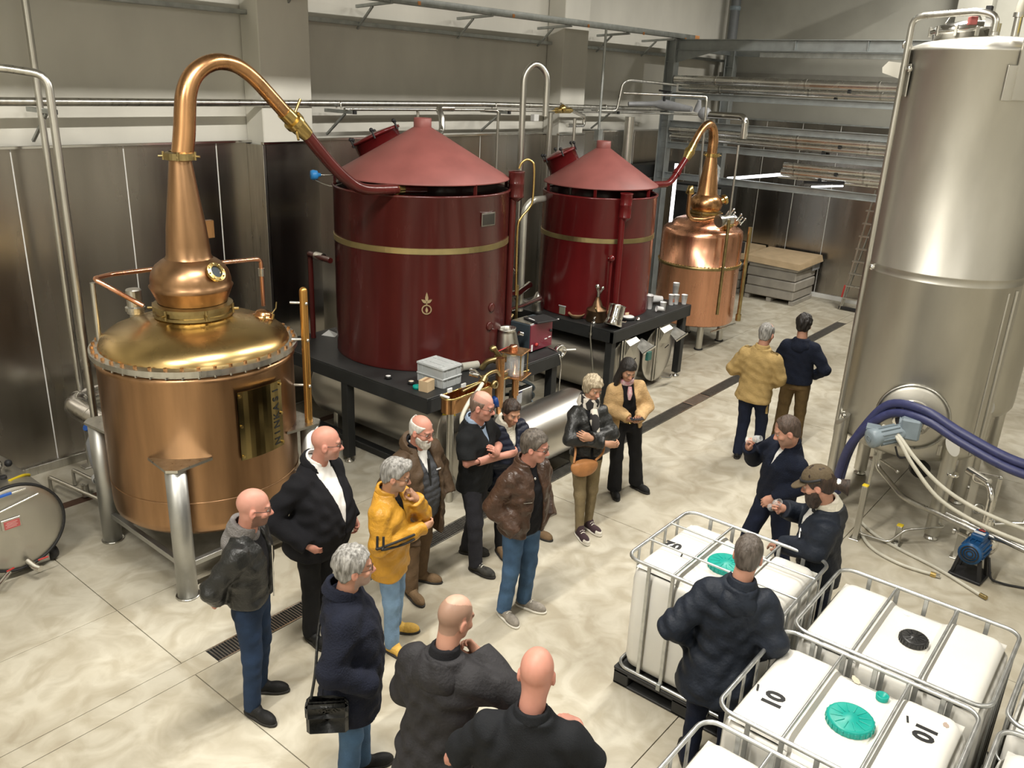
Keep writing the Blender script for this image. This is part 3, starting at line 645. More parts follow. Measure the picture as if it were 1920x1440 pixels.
k.lathe([(.095, 0), (.098, .06), (.07, .075), (0, .078)], m0+md*.32, 20, ax=md); k.lathe([(.03, .0), (.036, .0), (.036, .004), (.03, .004)], m0+md*.40, 18, ax=md, closed=True); k.build('motor', grey_paint, gb)
k = MB(); k.box(m0+md*.2+ms*.02-t_*.12+Vector((0, 0, .05)), (.14, .13, .03), R=R_); k.box(m0+md*.2-t_*.13, (.10, .10, .10), R=R_, ch=.01); k.build('terminal_box', grey_paint, gb)
k = MB(); k.tube([g+n_*.3-t_*.1-Vector((0, 0, .2)), g+n_*.28-t_*.05-Vector((0, 0, .33)), g+n_*.25+t_*.06-Vector((0, 0, .28)), g+n_*.25+t_*.10-Vector((0, 0, .36))], .01, 8, bend=.05); k.build('motor_cable', rubber, TK)
# drain valve and pipework underneath
k = MB(); k.tube([(9.35, 2.15, .82), (9.35, 2.15, .52), (9.0, 1.75, .40), (8.75, 1.0, .40), (8.7, .0, .40)], .03, 10, bend=.08); k.build('outlet_pipe', steel, TK)
k = MB(); k.tube([(9.35, 2.15, .70), (9.35, 2.15, .80)], .055, 14); k.cyl((9.35, 2.15, .62), (9.15, 1.9, .62), .012, n=8); k.ball((9.14, 1.89, .62), .025, 8); k.build('outlet_valve', steel, TK)
MB().lathe([(0, -.05), (.10, -.05), (.10, .05), (0, .05)], (9.5, 1.75, .58), 20, ax=(-.8, -.5, .1)).build('drain_cap', rubber, TK)
k = MB(); k.tube([(8.86, 1.12, .95), (8.86, 1.12, .88), (8.80, .98, .90), (8.74, .93, .82), (8.70, .92, .30)], .03, 10, bend=.06); k.tube([(8.93, 1.20, .94), (8.80, .99, .92)], .045, 12); k.cyl((8.87, 1.1, .97), (8.82, .92, 1.0), .01, n=8); k.ball((8.81, .90, 1.0), .022, 8); k.build('side_valve', chrome, TK)
MB().disc((9.05, 1.35, .80), .06, .03).build('bottom_port', chrome, TK)
# pipe stands in front of the tank
for (px_, py_, h_, lab) in ((8.70, 1.66, .22, 'short square steel stub post with yellow cap on the floor beneath the tank'), (8.52, 2.03, .62, 'taller square steel post with yellow cap beside the long haired man')):
    t = thing('stub_post', lab, 'post', (px_, py_, 0)); MB().box((px_, py_, h_/2), (.055, .055, h_)).build('post', steel, t); MB().box((px_, py_, h_+.006), (.06, .06, .014)).build('cap', yellow, t); MB().box((px_, py_, .005), (.13, .1, .01)).build('base_plate', steel, t)
t = thing('pipe_stand', 'flat grey steel upright behind the blue pump', 'stand', (8.87, 1.11, 0)); MB().bar((8.87, 1.11, .0), (8.87, 1.11, .95), .07, .05).build('post', steel_tank, t); MB().box((8.87, 1.11, .006), (.14, .12, .012)).build('base_plate', steel, t)
# thin floor-level cable conduit
t = thing('cable_conduit', 'thin dark cable conduit running down from the agitator and along the floor', 'cable', (8.6, 1.8, 0)); MB().tube([(8.60, 2.02, .95), (8.56, 2.02, .05), (8.62, 1.72, .03), (8.69, 1.60, .20), (9.0, 1.30, .22), (9.2, 1.5, .2)], .014, 8, bend=.05).build('conduit', steel, t)
# blue motor pump
pc = Vector((8.60, .93, .30)); ax = Vector((-.86, .10, 0)).normalized(); sd = Vector((-ax.y, ax.x, 0))
t = thing('motor_pump', 'blue electric motor pump on black feet between the tank and the white containers', 'pump', (8.6, .93, 0))
k = MB(); k.lathe([(0, 0), (.10, 0), (.105, .03), (.105, .28), (.11, .3), (.0, .3)], pc-ax*.12, 24, ax=ax); mt_ = k.build('motor', blue_paint, t)
k = MB()
for i in range(16): a = i*pi/8; d = sd*cos(a)+Vector((0, 0, 1))*sin(a); k.bar(pc-ax*.10+d*.108, pc+ax*.12+d*.108, .006, .02, upv=d)
k.build('cooling_fins', blue_paint, mt_)['kind'] = 'stuff'
k = MB()
for r_ in (.03, .055, .08): k.lathe([(r_-.006, 0), (r_+.006, 0), (r_+.006, .006), (r_-.006, .006)], pc+ax*.18, 20, ax=ax, closed=True)
k.build('fan_grille', rubber, mt_)
k = MB(); k.box(pc+Vector((0, 0, .13))-ax*.02, (.16, .12, .06), ch=.01, rz=atan2(ax.y, ax.x)); k.build('terminal_box', blue_paint, mt_); MB().box(pc+Vector((0, 0, .165)), (.05, .10, .004), rz=atan2(ax.y, ax.x)).build('data_label', white_ink, mt_)
MB().box(pc+Vector((0, 0, .17))-ax*.06, (.03, .06, .004), rz=atan2(ax.y, ax.x)).build('red_label', red_pl, mt_)
k = MB(); k.lathe([(0, 0), (.13, 0), (.14, .03), (.14, .08), (.1, .1), (0, .1)], pc-ax*.24, 24, ax=ax); k.build('pump_casing', chrome, t)
k = MB(); k.tube([pc-ax*.2+Vector((0, 0, .12)), pc-ax*.2+Vector((0, 0, .26))], .04, 12); k.tube([pc-ax*.2+Vector((0, 0, .2)), pc-ax*.2+Vector((0, 0, .24))], .055, 12); k.build('pump_outlet', chrome, t); k = MB(); k.cyl(pc-ax*.16-sd*.10, pc-ax*.2-sd*.28, .022, n=10); k.cyl(pc-ax*.2-sd*.26, pc-ax*.2-sd*.285, .035, n=12); k.build('pump_port', chrome, t)
for s_ in (-1, 1):
    for e_ in (-.07, .13): k = MB(); k.bar(pc+ax*e_+sd*s_*.09-Vector((0, 0, .06)), pc+ax*e_+sd*s_*.13-Vector((0, 0, .3)), .05, .03); k.build('foot', rubber, t)
MB().box(pc-Vector((0, 0, .285)), (.34, .30, .03), rz=atan2(ax.y, ax.x), ch=.006).build('base_plate', rubber, t)
t = thing('pump_pipework', 'thin steel tubes rising from the blue pump to the right', 'pipe', (8.7, .85, 0)); k = MB(); k.tube([pc-ax*.2+Vector((0, 0, .25)), (8.78, .9, 1.0)], .022, 10); k.tube([pc-ax*.2+Vector((.03, -.05, .2)), (8.95, .62, .55), (9.05, .45, 1.3)], .026, 10); k.tube([(8.9, 1.3, .42), (8.5, .1, .40)], .024, 10); k.build('pipe', steel, t)
k = MB(); k.lathe([(.045, -.01), (.06, 0), (.045, .01), (.035, 0)], (8.80, 1.02, .62), 18, ax=(-.8, -.5, 0), closed=True); k.cyl((8.8, 1.02, .62), (8.84, .92, .55), .01, n=6); k.build('clamp', steel, t)
t = thing('pump_cable', 'thin black cable running along the floor away from the pump', 'cable', (8.6, .7, 0)); MB().tube([(8.58, .80, .25), (8.55, .74, .04), (8.62, .60, .012), (8.7, .4, .012), (8.7, -.4, .012)], .012, 8, bend=.05).build('cable', rubber, t)
# hoses
def hose(name, label, pts, r, m, cat='hose', n=14):
    t = thing(name, label, cat, pts[0]); P_, R_2 = smooth_path([Vector(p) for p in pts], [r]*len(pts), 6); MB().tube(P_, R_2, n).build('hose', m, t); return t
hn = [(8.95, 2.42, .25), (8.86, 2.36, .75), (8.79, 2.24, 1.12), (8.76, 2.02, 1.47), (8.66, 1.66, 1.53), (8.58, 1.3, 1.43), (8.5, .85, 1.33), (8.5, .45, 1.30), (8.5, .0, 1.27)]
hose('transfer_hose', 'upper of the two thick navy blue hoses draped past the agitator', hn, .045, navy_hose)
hose('transfer_hose', 'lower of the two thick navy blue hoses draped past the agitator', [(x-.03, y-.03+.06*(i < 3), z-.085) for i, (x, y, z) in enumerate(hn)], .045, navy_hose)
hp = [(8.60, 2.0, 1.28), (8.5, 1.83, 1.27), (8.45, 1.62, 1.10), (8.45, 1.35, .90), (8.45, 1.05, .78), (8.45, .7, .72), (8.45, .3, .70), (8.4, -.3, .75)]
hose('pale_hose', 'upper pale cream hose looping from the agitator motor towards the right', hp, .020, pale_hose)
hose('pale_hose', 'lower pale cream hose sagging from the agitator motor towards the right', [(x-.02, y, z-.02-.10*min(1, max(0, i-1)*.5)) for i, (x, y, z) in enumerate(hp)], .020, pale_hose)
h1 = hose('floor_hose', 'short pale floor hose ending in a brass coupling near the containers', [(8.90, 2.12, .02), (8.62, 2.0, .02), (8.38, 1.80, .02), (8.27, 1.5, .02), (8.29, 1.22, .02)], .017, pale_hose)
MB().tube([(8.29, 1.22, .02), (8.295, 1.17, .02)], .028, 10).build('coupling', brass, h1); MB().tube([(8.295, 1.17, .025), (8.297, 1.135, .025)], .022, 10).build('nut', chrome, h1)
h2 = hose('floor_hose', 'long pale floor hose with a small dark nozzle lying towards the camera right', [(8.95, 2.15, .02), (8.72, 1.9, .02), (8.58, 1.6, .02), (8.45, 1.2, .02), (8.28, .86, .02), (8.22, .75, .02)], .017, pale_hose)
MB().tube([(8.23, .76, .02), (8.20, .70, .025)], .022, 10).build('nozzle', old_brass, h2)

# ------------------------------------------------------------------ horizontal steel drums
def drum(label, p0, p1, R, dish=.08, legs=True, m=None, name='steel_drum', cr=None):
    p0, p1 = Vector(p0), Vector(p1); t = thing(name, label, 'tank', ((p0+p1)/2*1.0).xy.to_3d()); d = (p1-p0).normalized(); L = (p1-p0).length
    prof = [(0, -dish), (R*.5, -dish*.8), (R*.85, -dish*.35), (R, 0), (R+.006, .01), (R, .03), (R, L-.03), (R+.006, L-.01), (R, L), (R*.85, L+dish*.35), (R*.5, L+dish*.8), (0, L+dish)]
    MB().lathe(prof, p0, 56, ax=d).build('shell', m or steel_h, t)
    if legs:
        for f in (.15, .85):
            c_ = p0+d*L*f; s_ = Vector((-d.y, d.x, 0)); k = MB()
            k.box((c_.x, c_.y, (c_.z-R*.5)/2), (.08 if abs(d.x) > .5 else R*1.5, R*1.5 if abs(d.x) > .5 else .08, max(.04, c_.z-R*.5)), ch=.01); k.build('cradle', steel, t)
    return t
dA = drum('long steel drum lying beneath the larger condenser table', (6.80, 6.15, .57), (6.80, 8.45, .57), .43)
for x in (6.42, 7.18): MB().box((x, 7.3, .045), (.12, 2.5, .09), ch=.01).build('skid_rail', black_paint, dA)
k = MB(); k.lathe([(.06, 0), (.12, 0), (.12, .05), (.06, .05)], (6.75, 8.55, .45), 20, ax=(0, 1, 0), smooth=False); k.build('end_port', steel, dA)
k = MB(); k.prism([(-.08, 0), (.08, 0), (0, .15)], .006, frame_at((6.42, 6.02, .86), (.6, -.8, 0), (0, 0, 1))); sg = k.build('warning_sign', yellow, dA)
k = MB(); k.prism([(-.012, .03), (.012, .03), (.018, .1), (-.018, .1)], .002, frame_at((6.42, 6.015, .861), (.6, -.8, 0), (0, 0, 1))); k.build('sign_mark', dark_ink, dA)
MB().tube([(6.75, 6.05, .9), (6.7, 5.95, .85), (6.68, 5.93, .6)], .02, 8, bend=.04).build('drain_pipe', white_pl, dA)
dB = drum('long steel drum along the floor behind the arms-crossed man and blonde woman', (6.3, 5.58, .46), (8.28, 5.58, .46), .36)
def box_tank(x, label, tealbit):
    t = drum(label, (x, 6.08, .52), (x, 7.8, .52), .44, .05)
    f = 6.01
    k = MB()
    for dx_ in (-.27, -.20): k.box((x+dx_, f-.02, .58), (.03, .035, .85))
    k.build('upright', steel, t)
    k = MB(); k.add([(x-.17, f-.02, .98), (x+.1, f-.02, 1.0), (x+.1, f-.10, .95), (x-.17, f-.10, .92), (x-.17, f-.02, .74), (x+.02, f-.06, .72)], [(0, 1, 2, 3), (3, 2, 5, 4), (0, 3, 4), (1, 5, 2)]); k.build('hopper', steel_tank, t)
    k = MB(); k.bar((x-.02, f-.24, .80), (x+.36, f-.22, .84), .02, .03); k.build('handle', chrome, t)
    k = MB(); k.add([(x-.02, f-.24, .79), (x+.36, f-.22, .83), (x+.32, f, .92), (x+.1, f, .90)], [(0, 1, 2, 3)]); k.build('drip_tray', steel, t)
    k = MB(); k.lathe([(.20, 0), (.23, .02), (.23, .05), (.18, .08), (0, .1)], (x+.02, 6.55, .94), 24); k.build('manhole', steel, t)
    k = MB(); k.tube([(x-.05, f-.05, .16), (x+.12, f-.12, .13), (x+.2, f-.1, .15)], .025, 10, bend=.03); k.build('outlet_tap', chrome, t); MB().bar((x+.05, f-.02, .62), (x+.16, f-.02, .65), .012, .014).build('slot', rubber, t)
    if tealbit: MB().box((x+.14, f-.24, .74), (.10, .05, .13)).build('green_clip', mat('bottle_green_plastic', (.03, .12, .10), .4), t)
    return t
box_tank(10.25, 'left steel tank with hopper and green clip under the smaller condenser table', True)
box_tank(11.23, 'right steel tank with hopper and bright handle under the smaller condenser table', False)
# small tank cut by the left picture edge
tl = drum('small round steel tank at the left edge, with red label on its end', (2.39, 7.5, .50), (2.39, 8.45, .50), .41, .035, m=steel_tank)
MB().lathe([(.40, -.01), (.418, -.012), (.418, .02), (.40, .02)], (2.39, 7.5, .5), 56, ax=(0, 1, 0), closed=True).build('rolled_edge', rubber, tl)
fy = 7.458
MB().box((2.34, fy, .58), (.16, .012, .10)).build('plate_back', steel, tl); MB().box((2.345, fy-.008, .575), (.13, .006, .075)).build('red_label', mat('faded_red_label', (.42, .09, .085), .5), tl)
k = MB()
for i, z in enumerate((.597, .583, .569, .555)): k.box((2.345-.01*(i % 2), fy-.012, z), (.09, .002, .005), ch=.0005)
k.build('label_print', mat('pale_print', (.6, .35, .33), .5), tl)['kind'] = 'stuff'
k = MB(); k.bar((2.18, fy, .70), (2.60, fy, .78), .01, .014); k.build('weld_bar', chrome, tl); k = MB(); k.bar((2.2, fy-.01, .86), (2.50, fy-.01, .87), .012, .018); k.build('end_handle', chrome, tl); MB().bar((2.27, fy-.015, .868), (2.38, fy-.015, .872), .018, .024).build('handle_grip', blue_pl, tl)
k = MB(); k.lathe([(.17, -.06), (.17, .06), (.19, .065), (.19, .085), (.15, .09), (.14, .06), (0, .05)], (2.28, 7.85, .93), 30); k.build('manhole', chrome, tl); MB().tube([(2.2, 7.9, 1.02), (2.5, 8.0, 1.05)], .012, 8).build('manhole_bar', chrome, tl)
MB().ball((2.56, 7.95, .93), .035, 10).build('knob', rubber, tl); MB().tube([(2.44, 7.62, .905), (2.6, 7.75, .86), (2.68, 7.85, .80)], .016, 8, bend=.05).build('yellow_strap', yellow, tl)
MB().disc((2.42, 7.7, .92), .03, .03).build('vent_cap', rubber, tl)
k = MB(); k.tube([(2.42, 7.46, .16), (2.44, 7.36, .13), (2.46, 7.30, .13)], .03, 10, bend=.02); k.build('tap', chrome, tl); MB().bar((2.47, 7.36, .19), (2.56, 7.36, .19), .012, .014).build('tap_lever', red_pl, tl)
k = MB(); k.tube([(2.25, 7.44, .13), (2.1, 7.3, .12)], .02, 8); k.build('side_tap', chrome, tl); MB().bar((2.22, 7.4, .17), (2.29, 7.42, .17), .014, .014).build('side_lever', red_pl, tl)
wh = MB().lathe([(.02, -.03), (.07, -.03), (.08, 0), (.07, .03), (.02, .03)], (2.68, 7.62, .08), 16, ax=(1, .3, 0)).build('castor', rubber, tl)
wh = MB().lathe([(.02, -.03), (.07, -.03), (.08, 0), (.07, .03), (.02, .03)], (2.74, 8.1, .08), 16, ax=(1, .3, 0)).build('castor', rubber, tl)
t = thing('low_pipe_rail', 'low steel pipe rails on the floor behind the big still leg', 'rail', (3.3, 8.5, 0))
k = MB(); k.tube([(3.25, 8.95, .02), (3.25, 8.95, .2), (3.4, 7.9, .2)], .02, 8, bend=.03); k.tube([(3.5, 8.95, .02), (3.5, 8.95, .2), (3.6, 7.9, .2)], .02, 8, bend=.03); k.tube([(3.46, 8.6, .02), (3.46, 8.6, .16)], .04, 10); k.build('rail', steel, t)

# ------------------------------------------------------------------ white intermediate bulk containers
def rrect(x0, x1, y0, y1, z, r, n=6):
    P = []
    for (cx_, cy_, a) in ((x1-r, y1-r, 0), (x0+r, y1-r, pi/2), (x0+r, y0+r, pi), (x1-r, y0+r, 3*pi/2)):
        for i in range(n+1): P.append(Vector((cx_+r*cos(a+i*pi/2/n), cy_+r*sin(a+i*pi/2/n), z)))
    return P
bottle_m = mat('milky_hdpe', (.70, .685, .63), .42, 0., .05, 2.0, spec=.45, bump=.04, bscale=5)
bottle_m.node_tree.nodes['Principled BSDF'].inputs['Subsurface Weight'].default_value = .15
bottle_m.node_tree.nodes['Principled BSDF'].inputs['Subsurface Radius'].default_value = (.08, .07, .05)
pallet_m = mat('black_pallet_plastic', (.02, .02, .019), .55, 0., .2, 9)
stain_m = mat('tan_stain', (.42, .30, .15), .5, 0., .2, 20)
def bottle(t, x, y, seg=True):
    """blow-moulded bottle: rounded block whose top has a sunken middle bay between two raised shoulders"""
    x0, x1, y0, y1 = x-.465, x+.465, y-.565, y+.565
    nz = [(.17, -.045), (.20, -.012), (.26, 0), (.94, 0), (1.0, -.008), (1.02, -.022), (1.03, -.045)]
    k = MB(); V = []; F = []; rings = []
    n = 10
    def ring(z, off, r):
        P = []
        a, b_, c_, d_ = x0-off, x1+off, y0-off, y1+off
        for (cx_, cy_, s_) in ((b_-r, d_-r, 0), (a+r, d_-r, 1), (a+r, c_+r, 2), (b_-r, c_+r, 3)):
            for i in range(n+1): an = s_*pi/2+i*pi/2/n; P.append([cx_+r*cos(an), cy_+r*sin(an), z])
        # subdivide the long straight sides for the bulging panels
        Q = []
        for i in range(len(P)):
            Q.append(P[i]); p, q = P[i], P[(i+1) % len(P)]
            L_ = sqrt((p[0]-q[0])**2+(p[1]-q[1])**2)
            if L_ > .2:
                m_ = 20
                for j in range(1, m_): Q.append([p[0]+(q[0]-p[0])*j/m_, p[1]+(q[1]-p[1])*j/m_, z])
        return Q
    for z, off in nz:
        R = ring(z, off, .10 if z < 1.05 else .13); rings.append(R)
    for R in rings:
        for p in R:
            z = p[2]
            if .25 < z < 1.0:
                for ax_, c_, h_ in ((1, y, .565), (0, x, .465)):
                    pass
            if abs(p[1]-y) > .55 or abs(p[0]-x) > .45: pass
    m_ = len(rings[0])
    for R in rings: V += R
    for i in range(len(rings)-1):
        for j in range(m_): F.append((i*m_+j, i*m_+(j+1) % m_, (i+1)*m_+(j+1) % m_, (i+1)*m_+j))
    k.add(V, F, True)
    k.add(rings[0], [tuple(range(m_))[::-1]])
    k.add([(px_, py_, .99) for px_, py_, _ in rings[-1]], [tuple(range(m_))])
    k.build('bottle', bottle_m, t)
    # top: heightfield with shoulders
    nx, ny = 26, 48; V = []; F = []
    hx, hy = .465-.0, .565-.0
    for i in range(nx+1):
        for j in range(ny+1):
            u, v = -1+2*i/nx, -1+2*j/ny; px_, py_ = u*hx*.965, v*hy*.97
            bay = 1/(1+math.exp(-(abs(py_)-.185)/.016))
            z = 1.058+.042*bay
            ex = max(0, abs(u)-.72)/.28; ey = max(0, abs(v)-.82)/.18; e_ = min(1, sqrt(ex*ex+ey*ey)); z -= .05*e_**2.6
            z -= .006*math.exp(-(py_/.02)**2)*0
            V.append((x+px_*(1-.04*e_**3), y+py_*(1-.03*e_**3), z))
    for i in range(nx):
        for j in range(ny): F.append((i*(ny+1)+j, (i+1)*(ny+1)+j, (i+1)*(ny+1)+j+1, i*(ny+1)+j+1))
    MB().add(V, F, True).build('bottle_top', bottle_m, t)
def container(x, y, label, cap, cap_r=.125, capx=0., capy=0., bars2=False, stub=True):
    t = thing('bulk_container', label, 'container', (x, y, 0), 'white caged containers')
    # pallet
    k = MB(); k.box((x, y, .14), (1.0, 1.2, .03), ch=.008)
    pal = k.build('pallet_deck', pallet_m, t)
    for fx in (-.45, .45):
        k = MB()
        for fy_, w_ in ((-.53, .13), (0, .16), (.53, .13)): k.box((x+fx, y+fy_, .07), (.1, w_, .13), ch=.006)
        k.box((x+fx, y, .012), (.1, 1.19, .022), ch=.004); k.box((x+fx, y, .118), (.1, 1.19, .02), ch=.004); k.build('pallet_runner', pallet_m, t)
    k = MB()
    for fy_ in (-.53, 0, .53): k.box((x, y+fy_, .07), (.15, .13, .13), ch=.006)
    k.build('pallet_block', pallet_m, t)
    bottle(t, x, y)
    # cage
    x0, x1, y0, y1 = x-.49, x+.49, y-.59, y+.59
    for z, r_ in ((1.14, .014), (.175, .014)): MB().tube(rrect(x0, x1, y0, y1, z, .10), r_, 10, closed=True).build('cage_ring', galv_cage, t)
    for z in (.55, .85):
        if stub: MB().tube(rrect(x0, x1, y0, y1, z, .10, 4), .008, 8, closed=True).build('cage_rail', galv_cage, t)
    up_ = MB(); up_.bar((0, 0, -.48), (0, 0, .48), .03, .012, upv=(1, 0, 0)); first = None
    spots = [(x0+.0, yy, 1) for yy in np.linspace(y0+.2, y1-.2, 5)]+[(x1, yy, 1) for yy in np.linspace(y0+.2, y1-.2, 5)]+[(xx, y0, 0) for xx in np.linspace(x0+.19, x1-.19, 4)]+[(xx, y1, 0) for xx in np.linspace(x0+.19, x1-.19, 4)]
    for (a_, b_, s_) in spots:
        if first is None: first = up_.build('cage_upright', galv_cage, t, origin=(0, 0, 0)); o = first
        else: o = first.copy(); COL.objects.link(o)
        o.parent = t; o.location = (a_-x, b_-y, .655); o.rotation_euler.z = 0 if s_ else pi/2
    for yy in (-.2, .2): MB().tube([(x0, y+yy, 1.135), (x1, y+yy, 1.135)], .011, 8).build('top_bar', galv_cage, t)
    if bars2:
        for xx in (-.17, .17): MB().tube([(x+xx, y0, 1.15), (x+xx, y1, 1.15)], .009, 8).build('cross_bar', galv_cage, t)
    for yy in (-.2, .2):
        for xx in (x0, x1): MB().box((xx, y+yy, .17), (.05, .035, .06), ch=.004).build('cage_foot', galv, t)
    # screw cap
    c0 = Vector((x+capx, y+capy, 1.055)); R = cap_r; k = MB()
    k.lathe([(R+.02, 0), (R+.015, .012), (R-.01, .014)], c0, 36); k.build('neck', bottle_m, t)
    k = MB(); k.lathe([(R, .01), (R+.006, .016), (R+.006, .05), (R, .058), (R-.012, .06), (R*.35, .058), (R*.3, .062), (0, .062)], c0, 48); cp = k.build('screw_cap', cap, t)
    k = MB()
    for i in range(12): a = i*pi/6; d = Vector((cos(a), sin(a), 0)); k.bar(c0+d*R*.36+Vector((0, 0, .060)), c0+d*R*.9+Vector((0, 0, .060)), .006, .005, ch=.001)
    k.build('cap_ribs', cap, cp)['kind'] = 'stuff'; k = MB()
    for i in range(24): a = i*pi/12; k.box(c0+Vector((cos(a), sin(a), 0))*(R+.007)+Vector((0, 0, .034)), (.006, .012, .03), rz=a, ch=.001)
    k.build('cap_grips', cap, cp)['kind'] = 'stuff'
    return t
black_cap = mat('black_cap_plastic', (.016, .016, .016), .35, 0., .1, 9)
A1 = container(5.325, 2.11, 'white caged container with green lid and black number 02, under the tasting glasses', teal, .125, 0., .02, True, stub=False)
A2 = container(5.335, .84, 'white caged container with a black screw cap, beyond the green lidded one', black_cap, .082, 0., -.05, stub=False)
A3 = container(4.30, .87, 'white caged container with a green lid and the number 10 painted twice', teal, .125, -.02, -.02, stub=False)
A4 = container(3.20, .87, 'white caged container cut off by the bottom picture edge', teal, .125, .0, -.1)
A5 = container(4.26, -.42, 'white caged container in the bottom right corner', teal)
A6 = container(5.31, -.42, 'white caged container cut off by the right picture edge, beyond the corner one', teal)
c0 = Vector((4.63, .775, 1.06)); k = MB(); k.lathe([(.035, 0), (.038, .03), (.03, .032), (.026, .02), (0, .018)], c0, 20); k.build('vent_cap', teal, A3)
c0 = Vector((5.35, 1.26, 1.10))
# painted numbers
def number(t, s_, size, o, xv, yv): tm = text_mb(s_, size, frame_at(o, xv, yv), .0008, .006); return tm.build('number_marking', dark_ink, t)
number(A1, '02', .17, (4.828, 2.07, .93), (0, -1, 0), (0, 0, 1)); MB().box((4.8275, 2.03, .835), (.002, .13, .012)).build('stencil_mark', dark_ink, A1)
number(A1, '02', .13, (5.28, 2.55, 1.102), (-.1, 1, 0), (-1, -.1, 0))
number(A3, '10', .15, (4.13, 1.24, 1.102), (1, .05, 0), (-.05, 1, 0)); number(A3, '10', .15, (4.45, .50, 1.102), (-1, 0, 0), (0, -1, 0))
for t_, x_, y_ in ((A3, 4.17, 1.36), (A3, 4.5, .60), (A1, 5.2, 2.43)): MB().box((x_, y_, 1.1025), (.06, .012, .001), rz=.3).build('stencil_mark', dark_ink, t_)
def blot(t, pts, m=stain_m):
    for (x_, y_, z_, a_, b_, r_) in pts:
        k = MB(); n = 18; V = [(x_+cos(r_)*a_*cos(2*pi*i/n)*(1+.25*sin(i*2.3))-sin(r_)*b_*sin(2*pi*i/n), y_+sin(r_)*a_*cos(2*pi*i/n)*(1+.2*cos(i*1.7))+cos(r_)*b_*sin(2*pi*i/n), z_) for i in range(n)]
        k.add(V, [tuple(range(n))]); k.build('stain', m, t)
blot(A1, [(4.99, 2.11, 1.0605, .075, .022, 2.0), (5.10, 1.96, 1.0605, .05, .02, 1.2)])
blot(A3, [(4.70, .95, 1.0605, .04, .02, .8)], mat('faint_stain', (.56, .50, .38), .5)); blot(A3, [(4.60, .42, 1.1025, .022, .016, .4)], mat('brown_mark', (.35, .27, .22), .5))
blot(A2, [(5.66, .92, 1.0605, .03, .018, .9)], white_ink)
# ------------------------------------------------------------------ things on and around the larger table
def crate(x, y, z, rz, label):
    t = thing('storage_crate', label, 'crate', (x, y, z), 'grey crates on the table'); R = Matrix.Rotation(rz, 3, 'Z'); o = Vector((x, y, z))
    W, D, Hh = .40, .30, .115
    k = MB()
    for s_ in (-1, 1):
        k.box(o+R @ Vector((0, s_*(D/2-.008), Hh/2)), (W-.02, .008, Hh), R=R, ch=.002); k.box(o+R @ Vector((s_*(W/2-.008), 0, Hh/2)), (.008, D-.02, Hh), R=R, ch=.002)
    k.box(o+Vector((0, 0, .006)), (W-.03, D-.03, .01), R=R); k.build('body', grey_crate, t)
    k = MB()
    for s_ in (-1, 1):
        k.box(o+R @ Vector((0, s_*D/2, Hh-.008)), (W+.01, .016, .016), R=R); k.box(o+R @ Vector((s_*W/2, 0, Hh-.008)), (.016, D, .016), R=R)
    k.build('rim', grey_crate, t)
    for sx in (-.19, -.12, .12, .19):
        for s_ in (-1, 1): MB().box(o+R @ Vector((sx, s_*(D/2-.001), Hh/2)), (.010, .008, Hh-.02), R=R, ch=.002).build('rib', grey_crate, t)
    for sy in (-.14, -.08, .08, .14):
        for s_ in (-1, 1): MB().box(o+R @ Vector((s_*(W/2-.001), sy, Hh/2)), (.008, .010, Hh-.02), R=R, ch=.002).build('rib', grey_crate, t)
    return t
crate(6.46, 6.22, 1.2, pi/2, 'lower grey plastic crate on the black table, under the lidded one')
k2 = crate(6.46, 6.22, 1.313, pi/2, 'upper grey plastic crate with a ribbed lid, stacked on another crate')
k = MB(); k.box((6.46, 6.22, 1.432), (.31, .41, .008)); lid = k.build('lid', grey_crate, k2); k = MB()
for (a_, b_, w_, h_) in ((0, 0, .12, .18), (-.1, .14, .06, .05), (.1, .14, .06, .05), (-.1, -.14, .06, .05), (.1, -.14, .06, .05)):
    for s_ in (-1, 1): k.box((6.46+a_+s_*w_/2, 6.22+b_, 1.438), (.006, h_, .006), ch=.001); k.box((6.46+a_, 6.22+b_+s_*h_/2, 1.438), (w_, .006, .006), ch=.001)
k.build('lid_ribs', grey_crate, lid)['kind'] = 'stuff'
def small_box(x, y, z, d, rz, label, tape=True):
    t = thing('cardboard_box', label, 'box', (x, y, z)); MB().box((x, y, z+d[2]/2), d, rz=rz, ch=.002).build('carton', card, t)
    if tape: MB().box((x, y, z+d[2]+.001), (d[0]*.96, d[1]*.28, .002), rz=rz, ch=.0005).build('tape', mat('brown_tape', (.30, .17, .09), .35), t)
    return t
small_box(6.17, 6.13, 1.2, (.14, .12, .125), .2, 'little brown cardboard box in front of the grey crates')
def lidcap(x, y, z, r, label, top, m=black_cap):
    t = thing('bottle_cap', label, 'cap', (x, y, z), 'loose caps on the black table'); MB().lathe([(0, 0), (r, 0), (r, .03), (r-.008, .036), (0, .034)], (x, y, z), 20).build('body', m, t); MB().lathe([(0, .0365), (r*.7, .0365), (r*.72, .034)], (x, y, z), 20).build('disc', top, t)
lidcap(6.124, 6.696, 1.2, .04, 'black cap with white centre lying alone on the table before the drum', white_pl); lidcap(6.187, 6.389, 1.2, .04, 'black cap with a cream centre beside the green lid', mat('cream_disc', (.70, .62, .48), .5))
lidcap(6.137, 6.244, 1.2, .05, 'small teal lid lying beside the little cardboard box', teal, teal)
t = thing('glass_funnel', 'small clear wedge shaped plastic scoop on the left of the black table', 'scoop', (6.75, 8.5, 1.2)); k = MB(); k.add([(6.65, 8.55, 1.2), (6.85, 8.45, 1.2), (6.72, 8.36, 1.2), (6.75, 8.52, 1.26)], [(0, 2, 1), (0, 1, 3), (1, 2, 3), (2, 0, 3)]); k.build('scoop', white_pl, t)
